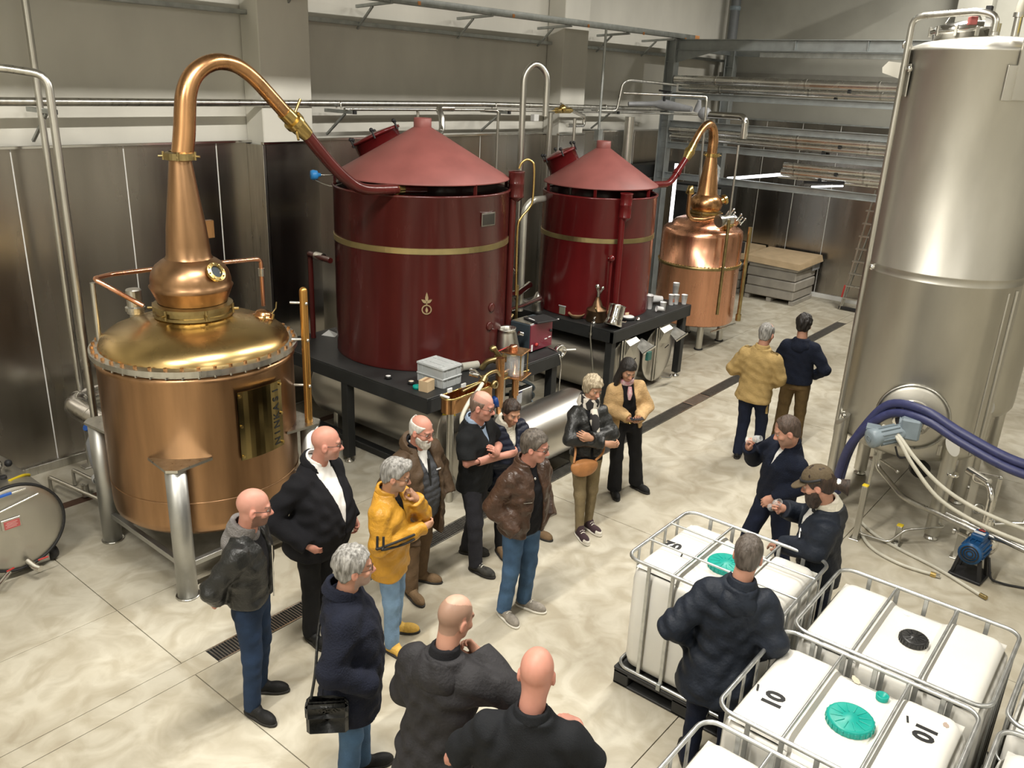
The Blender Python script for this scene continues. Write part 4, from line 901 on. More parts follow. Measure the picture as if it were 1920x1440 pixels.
# cylinder of grey foam
t = thing('foam_roll', 'short grey foam lagging roll lying by the brass valve', 'roll', (7.02, 6.22, 1.2)); k = MB(); k.lathe([(.02, 0), (.05, 0), (.05, .22), (.02, .22)], (6.92, 6.30, 1.25), 20, ax=(.85, -.3, 0), closed=True, smooth=False); k.build('roll', mat('grey_foam', (.34, .33, .28), .8), t)
t = thing('brass_valve', 'ornate brass valve with bent spout on the black table edge', 'valve', (7.1, 6.0, 1.2))
k = MB(); k.tube([(7.12, 6.16, 1.22), (7.14, 6.1, 1.32), (7.22, 6.0, 1.36), (7.42, 5.9, 1.36)], .035, 12, bend=.05)
for a_ in (.25, .45, .6, .8): p = Vector((7.14, 6.1, 1.33))*(1-a_)+Vector((7.42, 5.9, 1.36))*a_; k.tube([p, p+Vector((.02, -.014, 0))], .05, 12)
k.tube([(7.25, 5.98, 1.36), (7.18, 6.02, 1.47)], .03, 12); k.ball((7.16, 6.03, 1.49), .05, 12, sc=(1, 1, .8)); k.build('body', old_brass, t); MB().cyl((7.2, 6.03, 1.43), (7.48, 5.98, 1.48), .008, n=8).build('red_rod', red_pl, t)
# milk churn like steel vessel
def vessel(name, label, prof, loc, tilt=(0, 0, 1), m=steel, n=32):
    t = thing(name, label, 'vessel', loc); MB().lathe(prof, loc, n, ax=tilt).build('body', m, t); return t
v = vessel('steel_vessel', 'tapered brushed steel vessel beside the burgundy control box', [(0, 0), (.165, 0), (.168, .02), (.16, .05), (.115, .33), (.105, .36), (.115, .37), (.112, .38), (.10, .365), (.09, .3)], (7.74, 6.27, 1.2), (-.08, .03, 1)); k = MB(); k.cyl((7.60, 6.36, 1.50), (7.57, 6.39, 1.50), .03, n=12); k.cyl((7.85, 6.2, 1.50), (7.9, 6.18, 1.48), .03, n=12); k.build('lug', chrome, v)
# burgundy control box with tablet on top
t = thing('control_box', 'burgundy control cabinet with dark side and red stop button on the table end', 'cabinet', (8.25, 6.35, 1.2))
MB().box((8.265, 6.33, 1.395), (.46, .32, .35), ch=.008).build('case', mat('dark_blue_grey', (.035, .05, .06), .4), t)
MB().box((8.265, 6.165, 1.395), (.455, .012, .345), ch=.004).build('front_panel', mat('burgundy_panel', (.16, .018, .035), .38, 0, .08, 5, coat=.3), t)
MB().box((8.20, 6.33, 1.573), (.30, .30, .006)).build('top_plate', steel, t)
k = MB(); k.lathe([(.0, .03), (.022, .028), (.024, .01), (.015, 0)], (8.15, 6.158, 1.30), 16, ax=(0, -1, 0)); k.build('stop_button', red_pl, t)
for x_, z_, w_ in ((8.36, 1.335, .05), (8.44, 1.345, .05)): MB().box((x_, 6.157, z_), (w_, .006, .012), ch=.001).build('name_strip', white_ink, t)
MB().box((8.075, 6.157, 1.265), (.03, .006, .085), ch=.001).build('white_label', white_ink, t)
k = MB(); k.lathe([(0, .02), (.018, .02), (.018, 0)], (8.45, 6.158, 1.43), 12, ax=(0, -1, 0)); k.build('switch', rubber, t)
t = thing('tablet', 'flat black folder lying across the top of the burgundy control box', 'folder', (8.33, 6.23, 1.578)); MB().box((8.33, 6.23, 1.588), (.34, .30, .018), rz=-.25).build('cover', rubber, t); MB().box((8.2, 6.28, 1.599), (.015, .12, .003), rz=-.25).build('white_edge', white_ink, t)
MB().box((8.42, 6.085, 1.590), (.16, .006, .012), rz=-.25, ch=.001).build('page_edge', white_ink, t)
t = thing('sight_glass', 'round steel sight port sticking out of the table end by the red box', 'port', (8.5, 6.0, 1.1)); k = MB(); k.lathe([(.04, -.06), (.075, -.04), (.085, 0), (.085, .03), (.07, .035), (.06, .01), (0, .005)], (8.50, 6.02, 1.17), 22, ax=(-.3, -1, 0)); k.build('port', chrome, t); MB().cyl((8.55, 5.98, 1.18), (8.78, 5.97, 1.14), .012, n=8).build('rod', white_pl, t)
t = thing('thin_cable', 'thin clear cable hanging from the control box past the table edge', 'cable', (8.3, 5.9, 1.2)); MB().tube([(8.40, 6.13, 1.215), (8.36, 5.93, 1.205), (8.35, 5.88, 1.05), (8.34, 5.9, .45)], .009, 8, bend=.08).build('cable', chrome, t)
# copper trough on a steel stand
t = thing('copper_trough', 'narrow copper trough on a steel stand along the table front', 'trough', (6.35, 5.72, .9))
def trough_ring(z, g): return [(x, y, z) for x, y in [(6.08-g, 5.66-g), (6.08-g, 5.80+g), (6.72+g, 5.80+g), (6.72+g, 5.66-g)]]
k = MB(); P0 = [v for v in rrect(6.02, 6.75, 5.63, 5.81, 1.08, .08)]; P1 = rrect(6.02, 6.75, 5.63, 5.81, 1.25, .08); P2 = rrect(6.035, 6.735, 5.645, 5.795, 1.25, .07); P3 = rrect(6.035, 6.735, 5.645, 5.795, 1.10, .07)
n = len(P0); V = P0+P1+P2+P3; F = [(r_*n+i, r_*n+(i+1) % n, (r_+1)*n+(i+1) % n, (r_+1)*n+i) for r_ in range(3) for i in range(n)]+[tuple(range(n))[::-1], tuple(range(3*n, 4*n))]
k.add(V, F); k.build('basin', copper, t); k = MB(); k.tube(rrect(6.02, 6.75, 5.63, 5.81, 1.25, .08), .012, 8, closed=True); k.build('rim', brass, t)
for x_ in (6.2, 6.42): MB().box((x_, 5.81, 1.275), (.07, .02, .05)).build('clip', white_pl, t)
MB().box((6.03, 5.72, 1.275), (.03, .12, .02)).build('clip', white_pl, t)
for x_ in (6.12, 6.68):
    if x_ < 6.2: MB().tube([(x_, 5.72, .0), (x_, 5.72, 1.08)], .04, 12).build('leg', steel, t)
k = MB(); k.tube([(6.60, 5.70, 1.33), (6.72, 5.70, 1.38), (6.88, 5.72, 1.36), (6.95, 5.74, 1.27), (7.1, 5.76, 1.26)], .022, 10, bend=.06); k.tube([(6.58, 5.68, 1.30), (6.64, 5.70, 1.34)], .045, 12); k.lathe([(.02, 0), (.045, 0), (.045, .04), (.02, .04)], (6.70, 5.62, 1.27), 14, ax=(0, -1, 0)); k.tube([(6.28, 5.70, 1.27), (6.58, 5.68, 1.31)], .018, 8); k.build('outlet_pipe', old_brass, t)
k = MB(); k.tube([(6.60, 5.72, 1.36), (6.52, 5.74, 1.45), (6.45, 5.75, 1.47)], .012, 8); k.tube([(6.56, 5.72, 1.38), (6.5, 5.8, 1.40)], .03, 10); k.build('tap_handle', chrome, t)
hose('drain_hose', 'pale cream hose curling out of the copper trough', [(6.56, 5.66, 1.30), (6.42, 5.6, 1.27), (6.22, 5.55, 1.2), (6.09, 5.53, 1.05), (6.12, 5.5, .9), (6.2, 5.48, .80)], .022, mat('cream_hose', (.62, .60, .50), .4))
# spirit safe: glass lantern on copper tubes
t = thing('spirit_safe', 'brass and glass spirit lantern standing on copper tubes at the table front', 'lantern', (7.24, 5.76, .85))
for nm, z_, s_ in (('base_plate', 1.21, .30), ('top_plate', 1.505, .27)): MB().box((7.25, 5.76, z_), (s_, s_, .016), rz=.3).build(nm, copper, t)
for a_, b_ in ((-.11, -.11), (.11, -.11), (.11, .11), (-.11, .11)): MB().cyl((7.25+a_*cos(.3)-b_*sin(.3), 5.76+a_*sin(.3)+b_*cos(.3), 1.215), (7.25+a_*cos(.3)-b_*sin(.3), 5.76+a_*sin(.3)+b_*cos(.3), 1.5), .007, n=8).build('post', brass, t)
MB().lathe([(.105, 1.22), (.105, 1.495), (.10, 1.495), (.10, 1.22)], (7.25, 5.76, 0), 28, closed=True).build('glass_cylinder', glass_m, t); MB().lathe([(0, 1.22), (.09, 1.22), (.085, 1.25), (.03, 1.27), (.03, 1.4), (0, 1.4)], (7.25, 5.76, 0), 20).build('inner_cup', copper, t)
k = MB(); k.lathe([(.05, 1.51), (.045, 1.55), (.05, 1.56), (.04, 1.58), (0, 1.585)], (7.22, 5.77, 0), 16); k.build('finial', copper_pink, t)
k = MB(); k.tube([(7.22, 5.72, 1.2), (7.22, 5.72, .98)], .042, 14); k.tube([(7.22, 5.72, .98), (7.22, 5.72, .82)], .025, 12); k.build('down_tube', copper, t); k = MB(); k.tube([(6.98, 5.76, 1.48), (6.98, 5.76, .88)], .05, 16); k.tube([(6.98, 5.76, .88), (6.98, 5.76, .80)], .03, 12); k.build('side_tube', copper, t); MB().tube([(7.1, 5.8, 1.2), (7.1, 5.8, 0)], .025, 10).build('stand', steel, t); MB().bar((6.97, 5.76, 1.21), (7.5, 5.76, 1.21), .04, .02).build('bridge', brass, t)
# steel housing with papers, blue hoses
t = thing('drive_housing', 'low steel box with two white paper sheets under the table front', 'box', (7.62, 5.72, .3)); MB().box((7.66, 5.98, .62), (.34, .10, .52)).build('housing', steel, t)
MB().box((7.52, 5.915, .80), (.17, .006, .16)).build('paper_sheet', mat('paper', (.72, .73, .74), .7), t); MB().box((7.52, 5.911, .87), (.165, .004, .02)).build('blue_band', navy_hose, t); MB().box((7.60, 5.915, .62), (.08, .006, .06)).build('paper_note', mat('paper', (.72,)*3), t)
k = MB()
for i_ in range(4): k.box((7.525, 5.911, .835-.02*i_), (.11-.02*(i_ % 2), .002, .004), ch=.0005)
k.build('print_lines', mat('grey_print', (.35, .35, .4), .7), t)['kind'] = 'stuff'
for i_, (z_, lab) in enumerate(((.72, 'upper grey blue hose lying behind the steel box'), (.62, 'middle grey blue hose lying behind the steel box'), (.5, 'lowest grey blue hose lying behind the steel box'))):
    hose('coolant_hose', lab, [(7.55, 6.25+.05*i_, z_+.2), (7.8, 6.2, z_+.2), (8.1, 6.12, z_+.03), (8.25, 6.35, z_-.2), (8.2, 6.6, .1)], .022, mat('grey_blue_hose', (.24, .30, .34), .45))
t = thing('blue_pump_cap', 'blue plastic cap of a pump behind the arms crossed man', 'cap', (6.95, 5.80, .93)); MB().lathe([(0, .05), (.06, .045), (.075, .0), (.06, -.04), (0, -.05)], (6.95, 5.78, .95), 18, ax=(.2, -1, .2)).build('cap', mat('royal_blue_plastic', (.01, .06, .28), .4), t); MB().cyl((6.95, 5.82, .92), (7.0, 6.05, .90), .05, n=14).build('body', steel, t)
# ------------------------------------------------------------------ things on the smaller table
t = thing('milk_pail', 'shiny ribbed steel pail leaning at the corner of the smaller table', 'pail', (9.86, 6.08, 1.2)); ax = Vector((.42, .05, .95)).normalized()
c0 = Vector((9.84, 6.09, 1.235)); k = MB(); k.lathe([(0, 0), (.125, 0), (.135, .02), (.115, .10), (.115, .115), (.12, .13), (.115, .145), (.12, .16), (.115, .175), (.12, .19), (.115, .205), (.12, .22), (.115, .235), (.12, .25), (.115, .28), (.125, .30), (.115, .30), (.11, .2)], c0, 32, ax=ax); k.build('body', chrome, t); MB().tube([c0+Vector((.13, -.06, .05)), c0+Vector((.20, -.08, .03)), c0+Vector((.26, -.06, .02))], .012, 8).build('handle', chrome, t)
t = thing('copper_kettle', 'dull copper kettle with steel fittings against the smaller drum', 'kettle', (10.0, 6.47, 1.2)); c0 = Vector((10.0, 6.47, 1.2)); MB().lathe([(0, 0), (.15, 0), (.155, .02), (.15, .16), (.155, .165), (.15, .18), (.08, .22), (.05, .30), (.035, .32), (.03, .36)], c0, 30).build('body', mat('tarnished_copper', (.20, .125, .07), .4, .9, .2, 6), t)
k = MB(); k.tube([c0+Vector((0, 0, .34)), c0+Vector((0, 0, .44)), c0+Vector((-.04, 0, .50))], .025, 10); k.ball(c0+Vector((-.05, -.01, .52)), .04, 8); k.tube([c0+Vector((0, 0, .40)), c0+Vector((.1, .0, .46))], .02, 8); k.ball(c0+Vector((.1, 0, .47)), .03, 8); k.build('fitting', chrome, t)
k = MB(); k.tube([c0+Vector((-.13, -.08, .17)), c0+Vector((-.2, -.1, .24)), c0+Vector((-.12, -.05, .24))], .012, 8, bend=.03); k.build('handle', old_brass, t)
t = thing('water_tap', 'small bright steel tap at the front edge of the smaller table', 'tap', (9.85, 6.43, 1.2)); MB().tube([(9.86, 6.42, 1.2), (9.86, 6.42, 1.28), (9.93, 6.38, 1.32), (9.98, 6.36, 1.30)], .02, 10, bend=.03).build('spout', chrome, t); MB().lathe([(.035, 0), (.035, .02), (.015, .03)], (9.86, 6.42, 1.2), 14).build('base', chrome, t)
def tins(x, y, lab):
    t = thing('glass_jar', 'greenish square jar under a pink block on the smaller table', 'jar', (x, y, 1.2)); MB().box((x, y, 1.27), (.13, .12, .13), ch=.012).build('jar', mat('green_grey_glass', (.22, .23, .17), .15), t); MB().box((x, y, 1.34), (.14, .13, .02), ch=.006).build('lid', grey_crate, t)
    t = thing('soap_block', 'small pink block on top of the square jar', 'block', (x, y, 1.35)); MB().box((x, y, 1.385), (.11, .10, .065), ch=.006).build('block', mat('pink_block', (.50, .29, .22), .6), t)
tins(9.93, 7.0, '')
t = thing('wooden_bowl', 'shallow tan bowl beside the square jar', 'bowl', (9.9, 6.76, 1.2)); MB().lathe([(0, 0), (.07, 0), (.12, .06), (.125, .075), (.115, .075), (.06, .03), (0, .02)], (9.9, 6.76, 1.2), 28).build('bowl', mat('tan_ceramic', (.34, .22, .12), .5), t)
t = thing('lidded_pan', 'round pan with white lid behind the leaning steel pail', 'pan', (10.42, 6.2, 1.2)); MB().lathe([(0, 0), (.11, 0), (.115, .04), (0, .04)], (10.42, 6.20, 1.2), 26).build('pan', rubber, t); MB().lathe([(0, .055), (.09, .05), (.10, .041), (0, .041)], (10.42, 6.2, 1.2), 26).build('lid', white_pl, t); MB().lathe([(.06, .055), (.06, .09), (.0, .095)], (10.47, 6.28, 1.2), 20).build('second_lid', card, t)
t = thing('steel_nut', 'small steel fitting standing near the front of the smaller table', 'fitting', (10.46, 6.03, 1.2)); MB().lathe([(0, 0), (.03, 0), (.03, .03), (.025, .03), (.025, .05), (0, .05)], (10.47, 6.05, 1.2), 12).build('body', chrome, t)
t = thing('steel_funnel', 'small steel double cone funnel on the back corner of the smaller table', 'funnel', (9.85, 7.45, 1.2)); MB().lathe([(.10, 0), (.08, .12), (.09, .13), (.09, .15), (.02, .27), (0, .275)], (9.85, 7.45, 1.2), 24).build('cone', steel, t)
cup_m = mat('frosted_cup', (.82, .82, .82), .3, 0., .03, 9, alpha=.8)
print_m = mat('orange_cup_print', (.50, .16, .08), .5)
def cup(x, y, h, label, tilt=None, r=.034, n=1, inv=False):
    t = thing('plastic_cup', label, 'cup', (x, y, 1.2), 'plastic cups on the smaller table'); ax = Vector(tilt) if tilt else Vector((0, 0, 1))
    c0 = Vector((x, y, 1.2 if not tilt else 1.2+.045))
    for i in range(n):
        p = [(0, .004), (r*.85, 0), (r*.87, .006), (r*1.2, h*1.12), (r*1.23, h*1.12), (r*1.15, h*1.11), (r*.8, .01), (0, .01)]
        MB().lathe([(a_, b_+i*.018) for a_, b_ in p], c0, 18, ax=ax).build('cup', cup_m, t)
    return t
cup(11.21, 6.30, .19, 'tall frosted plastic cup standing left of the cup cluster', r=.046); MB().box((11.20, 6.266, 1.26), (.03, .004, .03)).build('cup_print', print_m, bpy.data.objects['plastic_cup'])
cup(11.96, 6.27, .24, 'tallest stacked cups at the back right of the smaller table', r=.044, n=3)
c_ = cup(11.80, 6.16, .14, 'short printed cup at the right front of the cup cluster', r=.042)
cup(11.90, 6.07, .14, 'cup at the right end of the smaller table', r=.042); cup(11.70, 6.19, .15, 'cup with orange print in the middle of the cluster', r=.042); MB().box((11.70, 6.15, 1.28), (.045, .004, .06)).build('cup_print', print_m, bpy.data.objects['plastic_cup.004'])
cup(11.28, 6.10, .12, 'low cup standing alone before the lying stack', r=.042)
cup(11.2, 6.05, .10, 'cup lying on its side before the stack', tilt=(-.8, .6, .1), r=.038)
t = thing('cup_stack', 'thick stack of clear plastic cups lying on its side', 'cups', (11.5, 6.42, 1.2))
for i in range(7):
    c0 = Vector((11.38+.045*i, 6.50-.028*i, 1.272)); MB().lathe([(0, 0), (.050, 0), (.068, .17), (.071, .17), (.062, .16), (.046, .006)], c0, 18, ax=(-.78, .6, .05)).build('cup', cup_m, t)
t = thing('cup_stack', 'second row of clear cups lying behind the first stack', 'cups', (11.55, 6.6, 1.2))
for i in range(5):
    c0 = Vector((11.5+.04*i, 6.62-.026*i, 1.272)); MB().lathe([(0, 0), (.050, 0), (.068, .17), (.071, .17), (.062, .16), (.046, .006)], c0, 18, ax=(-.78, .6, .05)).build('cup', cup_m, t)
# fittings of the smaller condenser
def sep_cyl(t, x, y, z0, z1, r, pm, zt):
    MB().lathe([(r*.4, z0-.05), (r, z0), (r+.006, z0+.01), (r, z0+.02), (r, (z0+z1)/2), (r+.006, (z0+z1)/2+.01), (r, (z0+z1)/2+.02), (r, z1-.02), (r+.008, z1-.01), (r+.004, z1), (r*.8, z1-.01)], (x, y, 0), 24).build('separator', pm, t)
    MB().tube([(x-.03, y+.02, z0), (x-.03, y+.02, zt)], .045, 12).build('drain_pipe', pm, t)
sep_cyl(C1, 8.07, 6.52, 3.11, 3.42, .095, red_paint, 1.21)
sep_cyl(C2, 10.20, 6.26, 2.70, 3.04, .085, red_bright, 1.21)
k = MB(); P_, q_ = smooth_path([Vector(p) for p in [(8.09, 6.50, 3.45), (8.11, 6.48, 3.52), (8.16, 6.44, 3.56), (8.21, 6.40, 3.53), (8.23, 6.38, 3.45), (8.23, 6.38, 3.1), (8.2, 6.4, 2.99), (8.10, 6.45, 2.86), (8.07, 6.47, 2.7), (8.07, 6.45, 1.9)]], [.014]*10, 5); k.tube(P_, q_, 10); k.build('overflow_loop', brass, C1)
k = MB(); k.tube([(10.03, 6.38, 2.12), (10.03, 6.30, 2.12)], .03, 10); k.ball((10.02, 6.31, 2.14), .05, 10); k.tube([(10.05, 6.33, 2.1), (10.05, 6.33, 1.21)], .022, 8); k.build('tap', red_bright, C2); MB().bar((9.95, 6.33, 2.15), (10.03, 6.31, 2.15), .02, .01).build('tap_lever', chrome, C2)
t = thing('drain_rod', 'thin grey rod hanging from the front of the smaller table down to the floor', 'pipe', (9.64, 6.3, 0)); k = MB(); k.tube([(9.66, 6.33, 1.24), (9.66, 6.33, 1.05), (9.60, 6.10, .0)], .014, 8); k.tube([(9.66, 6.33, 1.12), (9.66, 6.33, 1.08)], .024, 8); k.build('rod', steel, t)
for x_, y_, z_ in ((9.88, 7.3, 2.6),): pass

# ------------------------------------------------------------------ pallets of boards at the back wall, ladder
def board_pallet(x0, x1, y0, y1, label, h=.95):
    t = thing('board_pallet', label, 'pallet', ((x0+x1)/2, (y0+y1)/2, 0)); cx_, cy_ = (x0+x1)/2, (y0+y1)/2
    for dy_ in np.linspace(y0+.06, y1-.06, 3):
        MB().box((cx_, dy_, .045), (x1-x0-.06, .11, .09), ch=.006).build('pallet_foot', card_w, t)
    n = 4; hh = (h-.1)/n
    for i in range(n): MB().box((cx_+.01*sin(i*4), cy_+.012*cos(i*3), .1+hh*(i+.5)), (x1-x0-.03, y1-y0-.03, hh-.012), ch=.02, rz=.012*sin(i*5)).build('board_layer', card_w, t)
    k = MB(); V = []; F = []; z = h
    nx, ny = 6, 6
    k.add([(x0-.03, y0-.03, z-.01), (x1+.03, y0-.06, z+.06), (x1+.03, y1+.03, z+.07), (x0-.03, y1+.03, z+.03), (x0-.05, y0-.04, z-.14), (x1+.05, y0-.10, z-.08), (x1+.05, y1+.05, z-.05), (x0-.06, y1+.05, z-.10),
           (x0-.03, y0-.03, z-.018), (x1+.03, y0-.06, z+.052), (x1+.03, y1+.03, z+.062), (x0-.03, y1+.03, z+.022)],
          [(0, 1, 2, 3), (0, 4, 5, 1), (1, 5, 6, 2), (2, 6, 7, 3), (3, 7, 4, 0)])
    k.build('cardboard_tray_lid', card, t); MB().box((x1-.1, y0-.0, h-.15), (.4, .05, .25), ch=.02).build('stretch_film', foil, t)
    return t
board_pallet(18.02, 19.2, 6.55, 7.72, 'pallet of grey wrapped boards under a tan cardboard lid, nearer the ladder')
board_pallet(18.25, 19.3, 7.95, 9.1, 'pallet of grey wrapped boards half hidden behind the small copper still')
t = thing('step_ladder', 'tall aluminium step ladder with red edges leaning beside the big tank', 'ladder', (18.64, 5.45, 0))
lt = (18.75, 5.35); hL = 2.6
for s_ in (0, 1):
    y0_, y1_ = (5.70, 5.46) if s_ == 0 else (5.12, 5.2)
    MB().bar((18.60, y0_, .0), (18.78, y1_, hL), .025, .07).build('stile', steel, t); MB().bar((18.60, y0_, .28), (18.63, y0_-.02*(1 if s_ == 0 else -1), .55), .03, .075).build('red_edge', red_pl, t)
    MB().bar((18.62, y0_-.03*(1-2*s_), .05), (19.3, y1_, hL-.25), .02, .04).build('back_leg', steel, t)
for i in range(9):
    f = (i+1)/9.6; MB().box((18.60+.18*f, 5.41, hL*f), (.09, (5.70-.24*f)-(5.12+.08*f), .03)).build('step', steel, t)
MB().box((18.60, 5.41, .05), (.06, .64, .06)).build('base_bar', rubber, t)
# ------------------------------------------------------------------ bottom right handrail
t_rail = thing('hand_rail', 'black tubular guard rail with yellow upright at the bottom edge', 'rail', (2.6, 1.6, 0))

# ------------------------------------------------------------------ pipes along the left wall
YP = 9.25
t = thing('wall_pipe', 'long thick steel pipe running along the left wall above the cladding', 'pipe', (8, YP, 4.04)); k = MB(); k.tube([(-3, YP, 4.03), (3.6, YP, 4.045), (10.5, YP, 4.075), (15.1, YP, 4.03), (15.9, 9.0, 4.03)], .042, 14); k.build('pipe', steel, t)
t = thing('wall_pipe', 'thin steel pipe below the thick one, from the pillar to the rack', 'pipe', (11, 9.05, 4.0)); k = MB(); k.tube([(7.55, 9.05, 4.0), (10.6, 9.05, 4.0), (13.9, 9.05, 3.97), (14.7, 9.0, 3.97), (16.2, 8.4, 3.96)], .022, 10); k.build('pipe', steel, t)
for i_, (x_, lab) in enumerate(((3.82, 'first wall bracket with black end cap, at the left edge'), (7.62, 'wall bracket with black end cap beside the brass coupling'), (10.8, 'wall bracket with black end cap above the larger condenser'), (14.0, 'wall bracket with black end cap before the pipe rack'))):
    t = thing('wall_bracket', lab, 'bracket', (x_, 9.2, 3.97), 'brackets carrying the wall pipes'); MB().bar((x_, YW-.05, 3.965), (x_, 8.95, 3.965), .045, .045).build('arm', galv, t); MB().bar((x_, 8.95, 3.965), (x_, 8.91, 3.965), .047, .047).build('end_cap', rubber, t); MB().bar((x_, YW-.06, 3.65), (x_, 9.12, 3.94), .03, .03).build('strut', galv, t); MB().tube([(x_, YP-.05, 4.0), (x_, YP-.04, 4.09), (x_, YP+.04, 4.09), (x_, YP+.05, 4.0)], .012, 6, bend=.03).build('pipe_clip', chrome, t)
def vpipe(label, pts, r, bend=.08, m=None, name='drop_pipe'):
    t = thing(name, label, 'pipe', pts[-1]); MB().tube(pts, r, 12, bend=bend).build('pipe', m or steel, t); return t
az = radians(67.54); D_ = 9.95; xa, ya = D_*cos(az), D_*sin(az)
vpipe('steel pipe climbing the wall at far left to beyond the picture top', [(xa, ya, 6.8), (xa, ya, .92)], .034)
az = radians(66.95); D_ = 8.75; xb, yb = D_*cos(az), D_*sin(az)
pb = vpipe('steel pipe bending over at the left edge and dropping behind the big still', [(-1.0, yb+2.0, 4.55), (xb-.25, yb+.2, 4.36), (xb, yb, 4.32), (xb, yb, .95)], .036, .12)
k = MB(); k.tube([(xb, yb, .95), (xb, yb, .85), (xb+.02, yb, .65), (xb, yb, .5)], [.06, .11, .12, .07], 14); k.build('wrapped_valve', foil, pb); k = MB(); k.tube([(xb-.03, yb, .98), (xb-.10, yb-.02, 1.04)], .04, 10); k.build('blue_cap', blue_pl, pb)
MB().tube([(xb, yb, .5), (xb, yb, .03)], .03, 10).build('lower_pipe', steel, pb); k = MB(); k.lathe([(.05, -.03), (.075, 0), (.05, .03)], (xb-.06, yb-.05, .46), 14, ax=(-.5, -.8, 0)); k.build('white_hose', white_pl, pb)
t = thing('lagged_pipe', 'aluminium clad lagged pipe bending around behind the big still at left', 'pipe', (3.5, 8.9, .9)); k = MB(); P_, q_ = smooth_path([Vector(p) for p in [(5.4, 9.05, .93), (4.6, 9.1, .93), (3.95, 9.12, .93), (3.66, 9.0, .93), (3.6, 8.75, .93), (3.62, 8.2, .93), (3.65, 7.95, .93)]], [.11]*7, 5); k.tube(P_, q_, 18); k.build('lagging', chrome, t)
k = MB()
for p, d in (((3.72, 9.05, .93), (1, .7, 0)), ((3.62, 8.86, .93), (.5, 1, 0)), ((3.61, 8.5, .93), (0, 1, 0)), ((4.1, 9.12, .93), (1, 0, 0))): k.lathe([(.111, -.01), (.118, 0), (.111, .01)], p, 18, ax=d)
k.build('seam_bands', steel, t); k = MB(); k.tube([(3.62, 8.6, .86), (3.62, 8.6, .02)], .03, 8); k.build('support', steel, t)
t = thing('capped_post', 'slim steel post with yellow top by the wall behind the big still', 'post', (3.85, 9.33, 0)); MB().box((3.85, 9.33, .42), (.05, .05, .84)).build('post', steel, t); MB().box((3.85, 9.33, .85), (.055, .055, .02)).build('cap', yellow, t); MB().box((3.85, 9.33, .01), (.18, .14, .02)).build('base_plate', steel, t)
# standing pipes between the condensers
def azp(az_, D_): a_ = radians(az_); return D_*cos(a_), D_*sin(a_)
x_, y_ = azp(38.72, 12.6); vpipe('tall steel pipe with a hooked top rising between the two condensers', [(x_+.28, y_-.20, 3.98), (x_+.28, y_-.20, 4.55), (x_+.14, y_-.1, 4.72), (x_, y_, 4.55), (x_, y_, 1.3), (x_+.5, y_-.4, 1.05)], .045, .12)
x_, y_ = azp(40.3, 13.6); vpipe('thin steel pipe dropping from the wall pipe behind the larger cone', [(x_-.2, y_+.1, 4.0), (x_, y_, 4.0), (x_, y_, .0)], .022, .05)
x_, y_ = azp(45.5, 12.7); vpipe('short thin pipe dropping behind the larger condenser lid', [(x_-.2, y_, 4.0), (x_, y_, 4.0), (x_, y_, .0)], .022, .05)
x_, y_ = azp(37.4, 12.9); vpipe('steel pipe with elbow joining the smaller drum from the left', [(10.05, 7.55, 2.83), (x_-.55, y_-.3, 2.83), (x_-.65, y_-.25, 2.7), (x_-.65, y_-.25, 1.2)], .05, .14, mat('pale_pipe', (.62, .61, .54), .35, .6))
x_, y_ = azp(36.9, 13.8); vpipe('steel pipe in front of the second pillar', [(x_, y_, 4.0), (x_, y_, .0)], .04, .05)
x_, y_ = azp(35.3, 13.2); vpipe('thin steel pipe hanging from the valve cluster over the smaller condenser', [(x_, y_, 3.95), (x_, y_, .0)], .024, .05)
x_, y_ = azp(33.7, 15.6); jb = vpipe('thin conduit rising up the left wall to the cable tray', [(x_, y_, 5.35), (x_, y_, .01)], .022, .05, galv); MB().box((x_, y_, 3.60), (.13, .10, .2)).build('junction_box', galv, jb)
vpipe('S shaped steel pipe linking the wall pipe and the larger lid', [(9.62, 9.05, 4.02), (9.3, 9.05, 4.02), (9.28, 8.95, 3.92), (9.24, 8.9, 3.72), (9.12, 8.85, 3.66), (8.95, 8.8, 3.68)], .045, .1)
t = thing('wall_valve', 'brass valve cluster on the wall pipe by the second pillar', 'valve', (12.3, 9.0, 3.95)); k = MB(); k.tube([(12.15, 9.0, 4.0), (12.55, 9.0, 4.0)], .05, 12); k.ball((12.3, 8.98, 4.03), .07, 10); k.build('body', brass, t); k = MB(); k.bar((12.2, 8.95, 4.12), (12.42, 8.95, 4.06), .03, .02); k.tube([(12.6, 9.0, 4.0), (13.0, 9.0, 3.9), (13.0, 9.0, 3.75), (12.5, 9.0, 3.75)], .035, 10, bend=.05); k.build('lever', chrome, t); MB().box((11.62, 9.05, 3.88), (.13, .08, .11)).build('white_unit', white_pl, t)
# horizontal process pipes low between the condensers
t = thing('low_pipework', 'bright steel elbows low between the two condensers', 'pipe', (9.3, 7.4, 1.4)); k = MB(); k.tube([(8.7, 7.3, 1.62), (9.3, 7.4, 1.55), (9.7, 7.5, 1.6)], .05, 12); k.tube([(8.75, 7.2, 1.42), (9.2, 7.25, 1.40), (9.65, 7.25, 1.45)], .035, 10); k.tube([(9.45, 8.0, 2.35), (9.5, 7.8, 1.95), (9.62, 7.7, 1.75)], .03, 10); k.build('pipe', chrome, t)
t = thing('valve_tree', 'cluster of small steel valves and gauges behind the red control box', 'valve', (8.6, 6.9, 1.2)); k = MB(); k.tube([(8.30, 6.75, 1.2), (8.30, 6.75, 1.75)], .03, 10); k.tube([(8.24, 6.72, 1.45), (8.45, 6.8, 1.5)], .025, 8); k.tube([(8.3, 6.7, 1.62), (8.15, 6.62, 1.66)], .02, 8); k.ball((8.14, 6.6, 1.67), .035, 8); k.tube([(8.36, 6.66, 1.95), (8.36, 6.66, 1.25)], .018, 8); k.build('body', old_brass, t)
